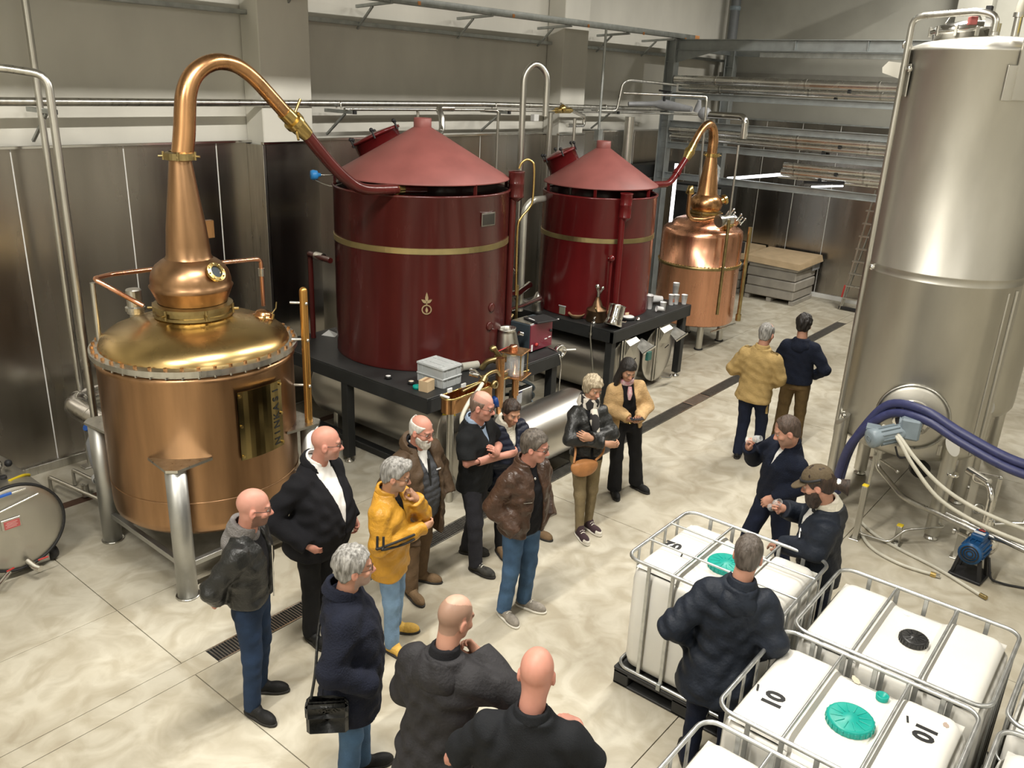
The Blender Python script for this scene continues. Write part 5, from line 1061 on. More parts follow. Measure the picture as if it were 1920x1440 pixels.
# cable tray high on the left wall, on brackets
t = thing('cable_tray', 'long galvanised cable tray high along the left wall, ending in an orange tip', 'tray', (12, 8.9, 5.35))
for dy_ in (-.06, .06): MB().bar((3, 8.9+dy_, 5.36), (16.5, 8.9+dy_, 5.42), .012, .09).build('side_rail', galv, t)
MB().bar((3, 8.9, 5.325), (16.5, 8.9, 5.385), .12, .01).build('tray_floor', galv, t)
for x_ in (6.9, 8.2, 10.2, 12.2, 14.0, 15.6):
    b_ = MB().bar((x_, YW-.05, 5.30), (x_, 8.82, 5.34), .04, .04).build('bracket', galv, t); MB().bar((x_, YW-.06, 5.02), (x_, 9.2, 5.30), .03, .03).build('strut', galv, b_); MB().box((x_+.5, 8.83, 5.37), (.05, .012, .05)).build('orange_clip', mat('orange_clip', (.75, .33, .12), .5), t)
MB().box((16.6, 8.9, 5.43), (.2, .12, .07)).build('orange_tip', mat('orange_clip', (.75, .33, .12), .5), t)
# ------------------------------------------------------------------ galvanised rack carrying pipes across the back
rk = thing('pipe_rack', 'galvanised steel frame with cross beams carrying pipes in front of the back wall', 'rack', (16, 5, 0))
rk_m = mat('rack_galvanised', (.36, .385, .385), .5, .7, .1, 6)
def hbeam(p0, p1, w_, h_, name='beam', upv=(0, 0, 1)):
    k = MB(); p0, p1 = Vector(p0), Vector(p1); u = Vector(upv); d = (p1-p0).normalized(); s_ = u.cross(d).normalized()
    k.bar(p0+u*h_/2, p1+u*h_/2, w_, .014, upv=u); k.bar(p0-u*h_/2, p1-u*h_/2, w_, .014, upv=u); k.bar(p0, p1, .01, h_, upv=u); return k.build(name, rk_m, rk)
def column(x_, y_, z_, w_=.2):
    k = MB(); k.box((x_, y_+w_/2, z_/2), (w_, .014, z_)); k.box((x_, y_-w_/2, z_/2), (w_, .014, z_)); k.box((x_, y_, z_/2), (.01, w_, z_)); c_ = k.build('column', rk_m, rk); MB().box((x_, y_, .01), (.3, .3, .02)).build('base_plate', rk_m, c_); MB().box((x_, y_, z_), (.24, .26, .016)).build('cap_plate', rk_m, c_); MB().box((x_, y_, z_-.42), (.18, .19, .014)).build('stiffener', rk_m, c_)
column(16.0, 9.03, 5.36); column(18.6, 9.0, 5.36); column(16.0, 1.5, 5.36); column(18.6, 1.5, 5.36)
hbeam((16, 8.92, 5.26), (16, 1.5, 5.26), .15, .19); hbeam((18.6, 8.9, 5.26), (18.6, 1.5, 5.26), .15, .19); hbeam((16.1, 9.03, 5.26), (18.5, 9.0, 5.26), .12, .16)
k = MB(); k.prism([(0, 0), (0, -.24), (.95, 0)], .012, frame_at((16.0, 8.92, 5.17), (0, -1, 0), (0, 0, 1))); k.build('haunch', rk_m, rk)
MB().bar((16.05, 7.2, 5.1), (16.05, 1.5, 5.1), .03, .09).build('lamp_channel', galv, rk)
for y_ in (6.5, 5.2, 3.9): MB().box((15.99, y_, 5.26), (.10, .012, .17)).build('web_plate', rk_m, rk)
def channel(z0, z1, x_=16.0, ya=9.1, yb=1.5):
    k = MB(); h_ = z1-z0; k.bar((x_+.03, ya, (z0+z1)/2), (x_+.03, yb, (z0+z1)/2), .008, h_); k.bar((x_, ya, z0), (x_, yb, z0), .07, .012); k.bar((x_, ya, z1), (x_, yb, z1), .07, .012); k.build('cross_channel', rk_m, rk)
for z0, z1 in ((4.25, 4.36), (3.70, 3.82), (3.28, 3.40), (2.67, 2.79)): channel(z0, z1)
channel(3.45, 3.57, 18.6)
for i_, (x_, z_, r_, ya, lab) in enumerate(((15.98, 4.61, .085, 8.9, 'topmost bright lagged pipe on the rack'), (16.2, 4.46, .075, 8.9, 'second bright lagged pipe from the top of the rack'), (15.97, 3.64, .065, 8.9, 'upper of the middle pair of bright pipes on the rack'), (16.02, 3.51, .06, 8.9, 'lower of the middle pair of bright pipes on the rack'), (16.0, 3.15, .06, 6.4, 'upper bright pipe above the lowest rack beam'), (16.06, 3.02, .065, 6.45, 'lower bright pipe above the lowest rack beam'), (16.3, 2.92, .04, 6.6, 'thin pipe tucked behind the lowest pair on the rack'), (16.25, 3.47, .035, 8.9, 'thin pipe behind the middle pair on the rack'))):
    t = thing('rack_pipe', lab, 'pipe', (x_, 5, z_), 'bright pipes on the rack'); MB().tube([(x_, ya, z_), (x_, 1.2, z_)], r_, 14).build('pipe', lagging_m, t)
    for y_ in (8.0, 6.2, 4.9): MB().tube([(x_, y_+.02, z_), (x_, y_-.02, z_)], r_+.004, 14).build('band', steel, t)
    MB().box((x_, 5.4+.3*(i_ % 2), z_-r_-.02), (.08, .05, .05)).build('pipe_shoe', rubber, t)
# white tube lamps seen below the rack (lit)
em, nt_, b_ = nodes('lit_tube'); b_.inputs['Emission Color'].default_value = (.95, .97, 1, 1); b_.inputs['Emission Strength'].default_value = 3.5
t = thing('tube_lamp', 'lit white tube lamp slanting under the rack', 'lamp', (17.5, 7.6, 2.7)); MB().bar((16.3, 7.65, 2.76), (16.05, 6.45, 2.97), .10, .06, ch=.02).build('tube', em, t)
t = thing('tube_lamp', 'second lit tube lamp beneath the rack near the tank', 'lamp', (16.2, 5.5, 2.85)); MB().bar((16.1, 5.85, 2.80), (16.05, 5.25, 2.88), .035, .03, ch=.01).build('tube', em, t); MB().bar((16.12, 6.0, 2.87), (16.07, 5.25, 2.93), .07, .05).build('housing', rubber, t)
t = thing('tube_lamp', 'lit upright tube between the smaller condenser and the back still', 'lamp', (15.2, 8.25, 2)); MB().cyl((15.2, 8.25, .0), (15.2, 8.25, 3.05), .035, n=10).build('tube', em, t)
# lagged steam valves
t = thing('lagged_valve', 'pair of foil wrapped steam valves with black handles on the wall pipe end', 'valve', (15.2, 8.4, 4.1))
k = MB(); k.tube([(14.6, 9.1, 4.12), (15.0, 8.75, 4.14), (15.05, 8.6, 4.14), (15.1, 8.3, 4.10), (15.1, 8.0, 4.08)], [.04, .05, .10, .08, .05], 14); k.ball((15.1, 7.72, 4.02), .13, 14, sc=(1, 1, .9)); k.tube([(15.05, 7.85, 4.05), (15.0, 7.8, 4.25)], [.08, .03], 10); k.build('wrap', foil, t)
k = MB(); k.tube([(15.1, 7.72, 4.0), (15.1, 6.95, 4.0), (15.1, 6.88, 3.92), (15.1, 6.88, 3.62)], .065, 14, bend=.1); k.build('lagging', chrome, t)
k = MB(); k.cyl((15.0, 8.55, 4.2), (15.0, 8.55, 4.38), .025, n=8); k.bar((15.0, 8.68, 4.39), (15.0, 8.42, 4.37), .05, .03); k.cyl((15.1, 7.7, 4.15), (15.1, 7.7, 4.32), .022, n=8); k.build('handles', rubber, t)
vpipe('steel hoop pipe bending up beside the rack column', [(13.4, 9.0, 4.0), (13.9, 8.9, 4.0), (13.95, 8.85, 4.5), (14.1, 8.8, 4.55), (15.4, 8.55, 4.5)], .025, .1)
vpipe('thin pipe crossing the rack column and dropping to the small still', [(13.6, 8.6, 4.32), (14.2, 8.0, 4.32), (14.7, 7.52, 4.32), (14.7, 7.5, 4.25), (14.7, 7.45, 2.4)], .022, .08)
vpipe('thick steel upright beside the smaller condenser lid', [azp(31.75, 15.2)+(3.95,), azp(31.75, 15.2)+(.0,)], .085, .05)
t = thing('grey_cabinet', 'dark open cabinet low behind the small still', 'cabinet', (16.9, 8.9, 0)); MB().box((17.3, 8.6, 1.25), (.8, 1.1, 2.5), ch=.01).build('case', black_paint, t); MB().box((16.88, 8.6, 2.4), (.03, 1.1, .12)).build('frame', rk_m, t); MB().box((16.88, 8.25, 1.2), (.03, .14, 2.3)).build('frame', rk_m, t)
t = thing('dark_duct', 'dark horizontal steel channel behind the smaller lid', 'duct', (15.5, 9.3, 2.9)); MB().box((15.5, 9.35, 2.78), (3.4, .3, .28)).build('channel', black_paint, t); MB().box((15.5, 9.18, 2.62), (3.4, .03, .08)).build('lip', steel, t)
t = thing('ribbed_bottle', 'pale ribbed container hanging behind the small still neck', 'bottle', (15.6, 7.6, 2.9)); k = MB(); k.lathe([(0, 2.66), (.12, 2.68), (.15, 2.74), (.15, 3.0), (.1, 3.06), (0, 3.07)], (15.7, 7.72, 0), 20); k.build('body', grey_crate, t)
for i_ in range(4): k = MB(); k.lathe([(.150, 2.75+i_*.07), (.157, 2.77+i_*.07), (.150, 2.79+i_*.07)], (15.7, 7.72, 0), 20); k.build('rib', grey_crate, t)
t = thing('rain_pipe', 'dark grey vertical drain pipe in the far corner', 'pipe', (19.15, 9.45, 4)); MB().cyl((19.1, 9.3, 3.9), (19.1, 9.3, 8.0), .11, n=18).build('pipe', mat('dark_grey_pipe', (.13, .14, .145), .5), t); MB().lathe([(.11, 6.15), (.125, 6.17), (.125, 6.22), (.11, 6.24)], (19.1, 9.3, 0), 18).build('collar', grey_paint, t)
# ------------------------------------------------------------------ people: figures grown from distance fields
f32 = np.float32
def nets(f, lo, hi, h):
    """surface nets: mesh the zero set of f over a box"""
    lo = np.array(lo, f32); n = np.maximum(3, np.ceil((np.array(hi)-lo)/h).astype(int)+1)
    g = np.stack(np.meshgrid(*[lo[i]+h*np.arange(n[i], dtype=f32) for i in range(3)], indexing='ij'), -1)
    d = f(g.reshape(-1, 3)).reshape(n).astype(f32); s = d < 0
    def sub(a, i, j, k): return a[i:n[0]-1+i, j:n[1]-1+j, k:n[2]-1+k]
    C_ = [(i, j, k) for i in (0, 1) for j in (0, 1) for k in (0, 1)]
    cnt = sum(sub(s, *c).astype(np.int8) for c in C_); act = (cnt > 0) & (cnt < 8)
    idx = -np.ones(act.shape, int); I = np.argwhere(act); idx[act] = np.arange(len(I))
    acc = np.zeros((len(I), 3), f32); w = np.zeros(len(I), f32)
    val = {c: d[I[:, 0]+c[0], I[:, 1]+c[1], I[:, 2]+c[2]] for c in C_}
    for a in C_:
        for ax in range(3):
            if a[ax]: continue
            b = list(a); b[ax] = 1; b = tuple(b); va, vb = val[a], val[b]; m = (va < 0) != (vb < 0)
            t = np.where(m, va/np.where(m, va-vb, 1), 0); p = np.tile(np.array(a, f32), (len(I), 1)); p[:, ax] = t
            acc[m] += p[m]; w[m] += 1
    V = lo+h*(I+acc/w[:, None]); F = []
    for ax in range(3):
        u, v = (ax+1) % 3, (ax+2) % 3
        sl0 = [slice(None)]*3; sl1 = [slice(None)]*3; sl0[ax] = slice(0, -1); sl1[ax] = slice(1, None)
        e = s[tuple(sl0)] != s[tuple(sl1)]; E_ = np.argwhere(e)
        E_ = E_[(E_[:, u] > 0) & (E_[:, v] > 0) & (E_[:, u] < n[u]-1) & (E_[:, v] < n[v]-1)]
        if not len(E_): continue
        q = []
        for du, dv in ((1, 1), (0, 1), (0, 0), (1, 0)):
            c = E_.copy(); c[:, u] -= du; c[:, v] -= dv; q.append(idx[c[:, 0], c[:, 1], c[:, 2]])
        q = np.stack(q, 1); fl = ~s[E_[:, 0], E_[:, 1], E_[:, 2]]; q[fl] = q[fl][:, ::-1]; F.append(q)
    return V, np.concatenate(F) if F else np.zeros((0, 4), int)
def A_(p): return np.array(p, f32)
def rc(P, a, b, r1, r2=None):
    a, b = A_(a), A_(b); r2 = r1 if r2 is None else r2; ab = b-a; L = float(ab @ ab)
    pa = P-a; t = np.clip(pa @ ab/max(L, 1e-9), 0, 1)
    return np.linalg.norm(pa-t[:, None]*ab, axis=1)-(r1+(r2-r1)*t)
def el(P, c, r):
    r = A_(r); p = (P-A_(c))/r; k0 = np.linalg.norm(p, axis=1); k1 = np.linalg.norm(p/r, axis=1)
    return k0*(k0-1)/np.maximum(k1, 1e-6)
def smin(a, b, k): t = np.clip(.5+.5*(b-a)/k, 0, 1); return b+(a-b)*t-k*t*(1-t)
def smax(a, b, k): return -smin(-a, -b, k)
def un(l, k=.02):
    d = l[0]
    for x in l[1:]: d = smin(d, x, k)
    return d
def folds(P, amp, sd=0., f=1.):
    x, y, z = P[:, 0]*f, P[:, 1]*f, P[:, 2]*f
    return amp*(np.sin(34*z+9*np.sin(7*x+sd)+6*y+sd)*np.sin(13*x-9*y+11*z+2*sd)+.6*np.sin(55*z+20*x-16*y+3*sd)*np.sin(8*y+9*z+sd))
def mesh_part(name, V, F, m, parent, cols=None, smooth=True):
    me = bpy.data.meshes.new(name); me.from_pydata(np.asarray(V).tolist(), [], np.asarray(F).tolist() if not isinstance(F, list) else F)
    me.polygons.foreach_set('use_smooth', [smooth]*len(me.polygons)); me.materials.append(m)
    if cols is not None:
        at = me.color_attributes.new('Col', 'FLOAT_COLOR', 'POINT'); at.data.foreach_set('color', np.concatenate([cols, np.ones((len(cols), 1))], 1).astype(f32).ravel())
    o = bpy.data.objects.new(name, me); COL.objects.link(o); o.parent = parent; return o
skin_m = mat('skin', (1, 1, 1), .5, 0., .06, 30, attr='Col', spec=.4); _b = skin_m.node_tree.nodes['Principled BSDF']; _b.inputs['Subsurface Weight'].default_value = .12; _b.inputs['Subsurface Radius'].default_value = (.012, .005, .003)
eye_m = mat('eye', (1, 1, 1), .15, attr='Col', var=.01)
def cloth(name, col, rough=.8, bump=.25, bs=160, var=.12, spec=.3, sheen=.0, scale=14, coat=0.): return mat(name, col, rough, 0., var, scale, bump=bump, bscale=bs, spec=spec, sheen=sheen, coat=coat)
leather_k = cloth('black_leather', (.014, .0145, .014), .38, .35, 45, spec=.5); leather_b = cloth('brown_leather', (.055, .029, .018), .36, .4, 40, .25, spec=.5)
velvet_k = cloth('black_cord', (.006, .006, .008), .9); navy_wool = cloth('navy_wool', (.008, .010, .02), .95, .4, 90); yel_l = cloth('yellow_leather', (.50, .25, .026), .42, .35, 40, .1, spec=.45)
brown_coat = cloth('brown_wax_coat', (.075, .048, .028), .6, .3, 40); vest_m = cloth('grey_quilted_vest', (.055, .058, .065), .6, .3, 60)
black_j = cloth('black_cotton', (.009, .010, .011), .85); puff_navy = cloth('navy_puffer', (.010, .013, .026), .45, .3, 30); grey_hood = cloth('charcoal_jacket', (.022, .021, .023), .7, .3, 60)
tan_j = cloth('khaki_jacket', (.36, .25, .10), .85, .3, 60, .1); navy_k = cloth('navy_knit', (.006, .009, .02), .9, .5, 110); black_shirt = cloth('black_shirt', (.007, .008, .010), .8)
navy_shell = cloth('navy_shell_coat', (.011, .015, .024), .62, .3, 40); blazer_m = cloth('camel_tweed', (.50, .33, .16), .9, .5, 70, .14); grey_fl = cloth('grey_fleece_hood', (.16, .15, .145), .95, .5, 80)
denim = cloth('blue_denim', (.055, .11, .20), .85, .3, 140, .35, scale=5); denim_l = cloth('faded_denim', (.17, .27, .40), .85, .3, 140, .3, scale=5); denim_d = cloth('dark_denim', (.016, .033, .072), .85, .3, 140, .35, scale=5); ink_d = cloth('ink_denim', (.008, .012, .028), .85, .3, 140, .2)
trous_k = cloth('black_trousers', (.009, .009, .010), .85); trous_g = cloth('charcoal_jeans', (.024, .024, .03), .85, .3, 100); trous_b = cloth('brown_trousers', (.12, .075, .04), .85, .3, 90); chino = cloth('olive_brown_chinos', (.13, .085, .035), .85, .3, 90); khaki_p = cloth('khaki_skinny_trousers', (.20, .155, .085), .85, .3, 90)
white_sh = cloth('white_shirt', (.72, .71, .68), .8, .15, 60, .04); blue_sh = cloth('pale_blue_shirt', (.28, .36, .48), .8, .15, 60); black_tee = cloth('black_tee', (.008, .008, .010), .9); cream_k = cloth('cream_hoodie', (.66, .62, .52), .9, .4, 60, .05)
shoe_k = cloth('black_shoe', (.010, .010, .010), .6); shoe_b = cloth('brown_suede', (.17, .11, .06), .9, .3, 90); shoe_y = cloth('tan_boot', (.58, .36, .08), .6, .3, 60); shoe_g = cloth('grey_trainer', (.25, .225, .19), .8, .4, 40, .25); shoe_h = cloth('dark_hiking_shoe', (.045, .043, .038), .8, .6, 25, .5)
sole_w = mat('white_sole', (.66, .63, .55), .6); sole_k = mat('dark_sole', (.02, .018, .016), .7); bag_tan = cloth('tan_leather', (.42, .19, .07), .45, .3, 30)
def hairm(name, c, c2): return mat(name, c, .55, 0., 0., 55, (1, 1, .18), bump=.5, bscale=90, col2=c2)
hair_br = hairm('dark_brown_hair', (.012, .007, .005), (.045, .025, .015)); hair_gr = hairm('salt_grey_hair', (.10, .095, .085), (.36, .35, .33)); hair_bl = hairm('ash_blonde_hair', (.20, .155, .095), (.52, .44, .31)); hair_mid = hairm('brown_grey_hair', (.045, .036, .028), (.13, .11, .09)); hair_w = hairm('white_hair', (.42, .40, .36), (.70, .68, .63)); hair_k = hairm('near_black_hair', (.006, .005, .005), (.02, .016, .013))
frame_m = mat('dark_spectacle_frame', (.02, .012, .01), .3); lens_m = mat('spectacle_lens', (.95, .95, .95), .02, trans=1., var=.0, rvar=.01)
SK = dict(fair=(.47, .245, .17), pink=(.50, .235, .175), tan=(.38, .20, .13), warm=(.45, .245, .155))

def head_sdf(P, W=1., jaw=1., neckpts=None):
    d = el(P, (0, -.012, .038), (.077*W, .099, .094)); d = smin(d, el(P, (0, .018, -.03), (.064*W*jaw, .078, .085)), .03)
    d = smin(d, el(P, (0, .060, -.088), (.034*jaw, .032, .026)), .028)                                   # chin
    d = smin(d, rc(P, (-.034, .080, .026), (.034, .080, .026), .015), .016)                              # brow
    for s in (-1, 1):
        d = smin(d, el(P, (s*.045, .062, -.022), (.022, .022, .02)), .018)                               # cheek
        d = smax(d, -el(P, (s*.032, .100, .007), (.020, .017, .012)), .012)                              # eye socket
        e = el(P, (s*.079*W, -.008, -.008), (.011, .021, .033)); e = smax(e, -el(P, (s*.092*W, .0, -.004), (.009, .011, .017)), .006); d = smin(d, e, .008)
    n = rc(P, (0, .090, .010), (0, .113, -.026), .009, .0135); n = smin(n, rc(P, (-.012, .100, -.033), (.012, .100, -.033), .010), .01); d = smin(d, n, .012)
    d = smin(d, rc(P, (-.020, .083, -.058), (.020, .083, -.058), .010), .012)                            # lips
    d = smax(d, -rc(P, (-.022, .097, -.0575), (.022, .097, -.0575), .0035), .004)
    return d
def hand_mesh(wrist, elbow, palm_n, curl, side, skin, res=.0048, fr=.033, point=None, spread=1.):
    """forearm and hand as one surface; curl 0 flat..1 fist; palm_n = direction the palm faces"""
    w, e = A_(wrist), A_(elbow); x = (A_(point) if point is not None else w-e); x = x/np.linalg.norm(x); n = A_(palm_n); n = n-x*(n @ x); n /= np.linalg.norm(n); t = np.cross(n, x)*side
    pts = []
    def G(a, b, c): return w+x*a+t*b+n*c
    fing = []
    for i, (b, L, r) in enumerate(((.030, .070, .0088), (.010, .078, .009), (-.010, .072, .0086), (-.029, .058, .0078))):
        a0 = .083-.004*abs(i-1); p = G(a0, b, 0); ang = 0; seg = [p]
        for k_, (f_, c_) in enumerate(((.42, 1.15), (.32, 1.35), (.26, .9))):
            ang += curl*c_*(1+.07*i); dirn = x*cos(ang)+n*sin(ang)+t*b*1.6*spread*(1-curl); p = p+dirn*L*f_*1.05; seg.append(p)
        fing.append((seg, r))
    th = [G(.018, .026, .006), G(.045, .050, .016+.012*curl), G(.078-.015*curl, .058-.02*curl, .024+.022*curl), G(.10-.025*curl, .052-.03*curl, .028+.03*curl)]
    lo = np.minimum(np.minimum.reduce([q for s_, _ in fing for q in s_]+th), np.minimum(w, w*.35+e*.65))-.05; hi = np.maximum(np.maximum.reduce([q for s_, _ in fing for q in s_]+th), np.maximum(w, w*.35+e*.65))+.05
    ee = w*.3+e*.7
    def f(P):
        pl = np.stack([(P-w) @ x, (P-w) @ t, (P-w) @ n], 1)
        d = el(pl, (.048, .0, .0), (.052, .043, .0175)); d = smin(d, rc(P, w-x*.01, G(.03, 0, 0), .027, .026), .02)
        d = smin(d, rc(P, ee, w, fr*1.25, fr*.82), .02)
        for seg, r in fing:
            q = rc(P, G(.03, (seg[0]-w) @ t*.8, 0), seg[0], .012, r*1.15)
            for i in range(3): q = smin(q, rc(P, seg[i], seg[i+1], r*(1-.06*i), r*(.94-.06*i)), .003)
            d = smin(d, q, .005)
        q = rc(P, th[0], th[1], .016, .013); q = smin(q, rc(P, th[1], th[2], .012, .0105), .004); q = smin(q, rc(P, th[2], th[3], .0105, .009), .004)
        return smin(d, q, .008)
    V, F = nets(f, lo, hi, res); c = np.tile(A_(skin), (len(V), 1))
    tips = np.concatenate([np.array([s_[3] for s_, _ in fing]), [th[3]]]); dd = np.min(np.linalg.norm(V[:, None]-tips[None], axis=2), 1); c[dd < .012] *= A_((1.05, .88, .86))
    return V, F, c

class Person:
    def __init__(s, label, pos, yaw, H=1.78, head=None, hyaw=0., hpitch=0., skin='fair', belly=0., wide=1., lean=None, legs=None, toe=(0, 0), female=False):
        """pos: floor point under the hips; yaw: facing (deg); head: head centre offset in local coords"""
        s.k = H/1.78; k = s.k; s.root = thing('person', label, 'person', (pos[0], pos[1], 0)); s.root.rotation_euler.z = radians(yaw-90)
        s.pel = A_((0, 0, .93*k)); hd = A_(head if head is not None else (0, .03, 1.665*k)); s.hc = hd
        nb = A_((hd[0]*.72, hd[1]*.72-.035, 1.53*k+(hd[2]-1.665*k)*.8)); s.nb = nb
        s.az = (nb-s.pel)/np.linalg.norm(nb-s.pel); s.ax = A_((1, 0, 0)); s.ax = s.ax-s.az*(s.ax @ s.az); s.ax /= np.linalg.norm(s.ax); s.ay = np.cross(s.az, s.ax); s.L = np.linalg.norm(nb-s.pel)
        s.wide = wide; s.belly = belly; s.skin = SK[skin] if isinstance(skin, str) else skin; s.female = female
        sw = (.148 if female else .168)*wide*k; s.sh = {1: s.T(sw, -.015, .462*k), -1: s.T(-sw, -.015, .462*k)}
        s.arm = {1: (s.T(.24, -.03, .25*k), s.T(.25, .04, .0)), -1: (s.T(-.24, -.03, .25*k), s.T(-.25, .04, .0))}; s.hand = {}
        lg = legs or {}; s.leg = {}
        for sd in (1, -1):
            hip = A_((sd*.088*wide, 0, .90*k)); fx = lg.get(sd, (sd*.12, .0)); ank = A_((fx[0], fx[1], .085*k)); kn = (hip+ank)/2; kn[2] = .50*k; kn[1] += (fx[2] if len(fx) > 2 else .025); s.leg[sd] = (hip, kn, ank, (fx[3] if len(fx) > 3 else sd*-.25))
        cp, sp, cy_, sy_ = cos(radians(hpitch)), sin(radians(hpitch)), cos(radians(hyaw)), sin(radians(hyaw))
        Rp = np.array([[1, 0, 0], [0, cp, sp], [0, -sp, cp]]); Ry = np.array([[cy_, -sy_, 0], [sy_, cy_, 0], [0, 0, 1]]); s.HR = (Ry @ Rp).astype(f32); s.hs = k*(1.0 if female else 1.05)
        s.bodyV = []; s.bodyF = []; s.bodyC = []; s.nv = 0
    def T(s, x, y, z): return s.pel+s.ax*x+s.ay*y+s.az*z
    def tl(s, P): q = P-s.pel; return np.stack([q @ s.ax, q @ s.ay, q @ s.az], 1)
    def HP(s, p): return s.hc+s.HR @ (A_(p)*s.hs)
    def hl(s, P): return ((P-s.hc) @ s.HR)/s.hs
    def addb(s, V, F, C_): s.bodyV.append(V); s.bodyF.append(F+s.nv); s.bodyC.append(C_); s.nv += len(V)
    def torso(s, P, inf=0., hem=0., boxy=2.3):
        """stack of ellipses along the spine"""
        q = s.tl(P); k = s.k; z = q[:, 2]/k; W = s.wide; B = s.belly
        zs = [-.20, -.08, .06, .16, .28, .385, .47, .535, .60]
        a = np.array([.168, .174, .166, .158, .166, .178, .150, .088, .060]) if not s.female else np.array([.172, .180, .156, .136, .144, .150, .122, .072, .050])
        b = np.array([.116, .120, .114, .110, .116, .120, .100, .078, .062]) if not s.female else np.array([.115, .12, .106, .098, .110, .116, .090, .066, .052])
        c = np.array([-.01, -.012, .0, .004, .004, .0, -.012, -.022, -.025])
        bl = np.array([.25, .6, 1, 1, .7, .3, .0, 0, 0])*B; a = a*W+bl*.35; b = b*(.5+.5*W)+bl*.6; c = c+bl*.45
        a[:2] += hem*np.array([1, .5]); b[:2] += hem*np.array([1, .5])
        A = np.interp(z, zs, a)*k+inf; Bb = np.interp(z, zs, b)*k+inf; Cc = np.interp(z, zs, c)*k
        r_ = (np.abs(q[:, 0]/A)**boxy+np.abs((q[:, 1]-Cc)/Bb)**boxy)**(1/boxy)
        d = (r_-1)*np.minimum(A, Bb); return smax(d, (z-.62)*k-inf, .02), q
    def body(s, hands=True, colors=None, jaw=1., W=1.):
        k = s.k; sk = A_(s.skin)
        # head and neck
        n0, n1 = s.nb+s.az*-.03*k, s.HP((0, -.022, -.05)); nr = (.048 if s.female else .062)*k
        def f(P): d = head_sdf(s.hl(P), W, jaw)*s.hs; return smin(d, rc(P, n0, n1, nr*1.08, nr*.98), .025)
        lo = np.minimum(s.hc-.16, n0-.08); hi = np.maximum(s.hc+.17, n0+.08); V, F = nets(f, lo, hi, .0058)
        q = s.hl(V); c = np.tile(sk, (len(V), 1)).astype(f32)
        def blend(msk, col, t): c[msk] = c[msk]*(1-t)+A_(col)*t
        lips = (np.abs(q[:, 0]) < .024) & (q[:, 1] > .075) & (np.abs(q[:, 2]+.058) < .010); blend(lips, (.40, .13, .12), .6)
        nose = (np.abs(q[:, 0]) < .02) & (q[:, 1] > .10); blend(nose, (.66, .27, .21), .4)
        ear = np.abs(q[:, 0]) > .076*W; blend(ear, (.64, .26, .20), .35)
        brow = (np.abs(np.abs(q[:, 0])-.034) < .020) & (np.abs(q[:, 2]-.031) < .0055) & (q[:, 1] > .06); colors = colors or {}; blend(brow, colors.get('brow', (.10, .07, .05)), .75)
        if 'stubble' in colors:
            col, t = colors['stubble']; m_ = (q[:, 2] < -.036) & (q[:, 1] > -.005) & (q[:, 2] > -.125); m_ |= (np.abs(q[:, 0]) > .04) & (q[:, 1] > -.0) & (q[:, 1] < .045) & (q[:, 2] < -.02) & (q[:, 2] > -.12); blend(m_ & ~lips, col, t)
        if 'scalp' in colors:
            col, t = colors['scalp']; zl = np.interp(q[:, 1], [-.1, -.04, .0, .03, .06, .09], [-.075, -.06, .0, .02, .07, .09]); m_ = (q[:, 2] > zl) & (np.abs(q[:, 0]) < .0765*W)
            if len(colors['scalp']) == 2: blend(m_, col, t)
        if 'crown' in colors: col, t = colors['crown']; m_ = ((q[:, 0]/.055)**2+((q[:, 1]-.0)/.085)**2 < 1) & (q[:, 2] > .05); blend(m_, col, t)
        s.addb(V, F, c)
        for sd, hp in s.hand.items():
            e, w = s.arm[sd]
            if hp is None: continue
            V, F, c = hand_mesh(w, e, hp[0], hp[1], sd, s.skin, fr=.036*k if not s.female else .029*k, point=hp[2] if len(hp) > 2 else None); s.addb(V, F, c)
        def f2(P):
            d, q_ = s.torso(P, -.014); d = smax(d, -(q_[:, 2]+.10*k), .03); d = smax(d, q_[:, 2]-.55*k, .02)
            for sd in (1, -1):
                e, w = s.arm[sd]; ar = rc(P, s.sh[sd], e, .048*k, .038*k)
                if sd not in s.hand or s.hand[sd] is None: ar = smin(ar, rc(P, e, w*.92+e*.08, .032*k, .022*k), .02)
                else: ar = smin(ar, rc(P, e, w*.45+e*.55, .036*k, .030*k), .02)
                d = smin(d, ar, .03); h_, kn, an, _ = s.leg[sd]; d = smin(d, smin(rc(P, h_, kn, .075*k, .052*k), rc(P, kn, an, .05*k, .036*k), .02), .03)
            return d
        X = np.concatenate([[s.pel, s.nb], [p for v in s.arm.values() for p in v], list(s.sh.values()), [p for v in s.leg.values() for p in v[:3]]]); V, F = nets(f2, X.min(0)-.2, X.max(0)+.16, .03)
        s.addb(V, F, np.tile(sk, (len(V), 1)))
        s.ob = mesh_part('body', np.concatenate(s.bodyV), np.concatenate(s.bodyF), skin_m, s.root, np.concatenate(s.bodyC))
        # eyes
        for sd in (1, -1):
            mb = MB().ball((0, 0, 0), .0118*s.hs, 12); V = A_(mb.v); cc = np.tile(A_((.62, .60, .58)), (len(V), 1)); p = s.HP((sd*.0315, .0795, .009)); fd = s.HR @ A_((0, 1, 0)); cc[(V @ fd) > .0098*s.hs] = (.03, .02, .015); mesh_part('eye', V+p, mb.f, eye_m, s.root, cc)
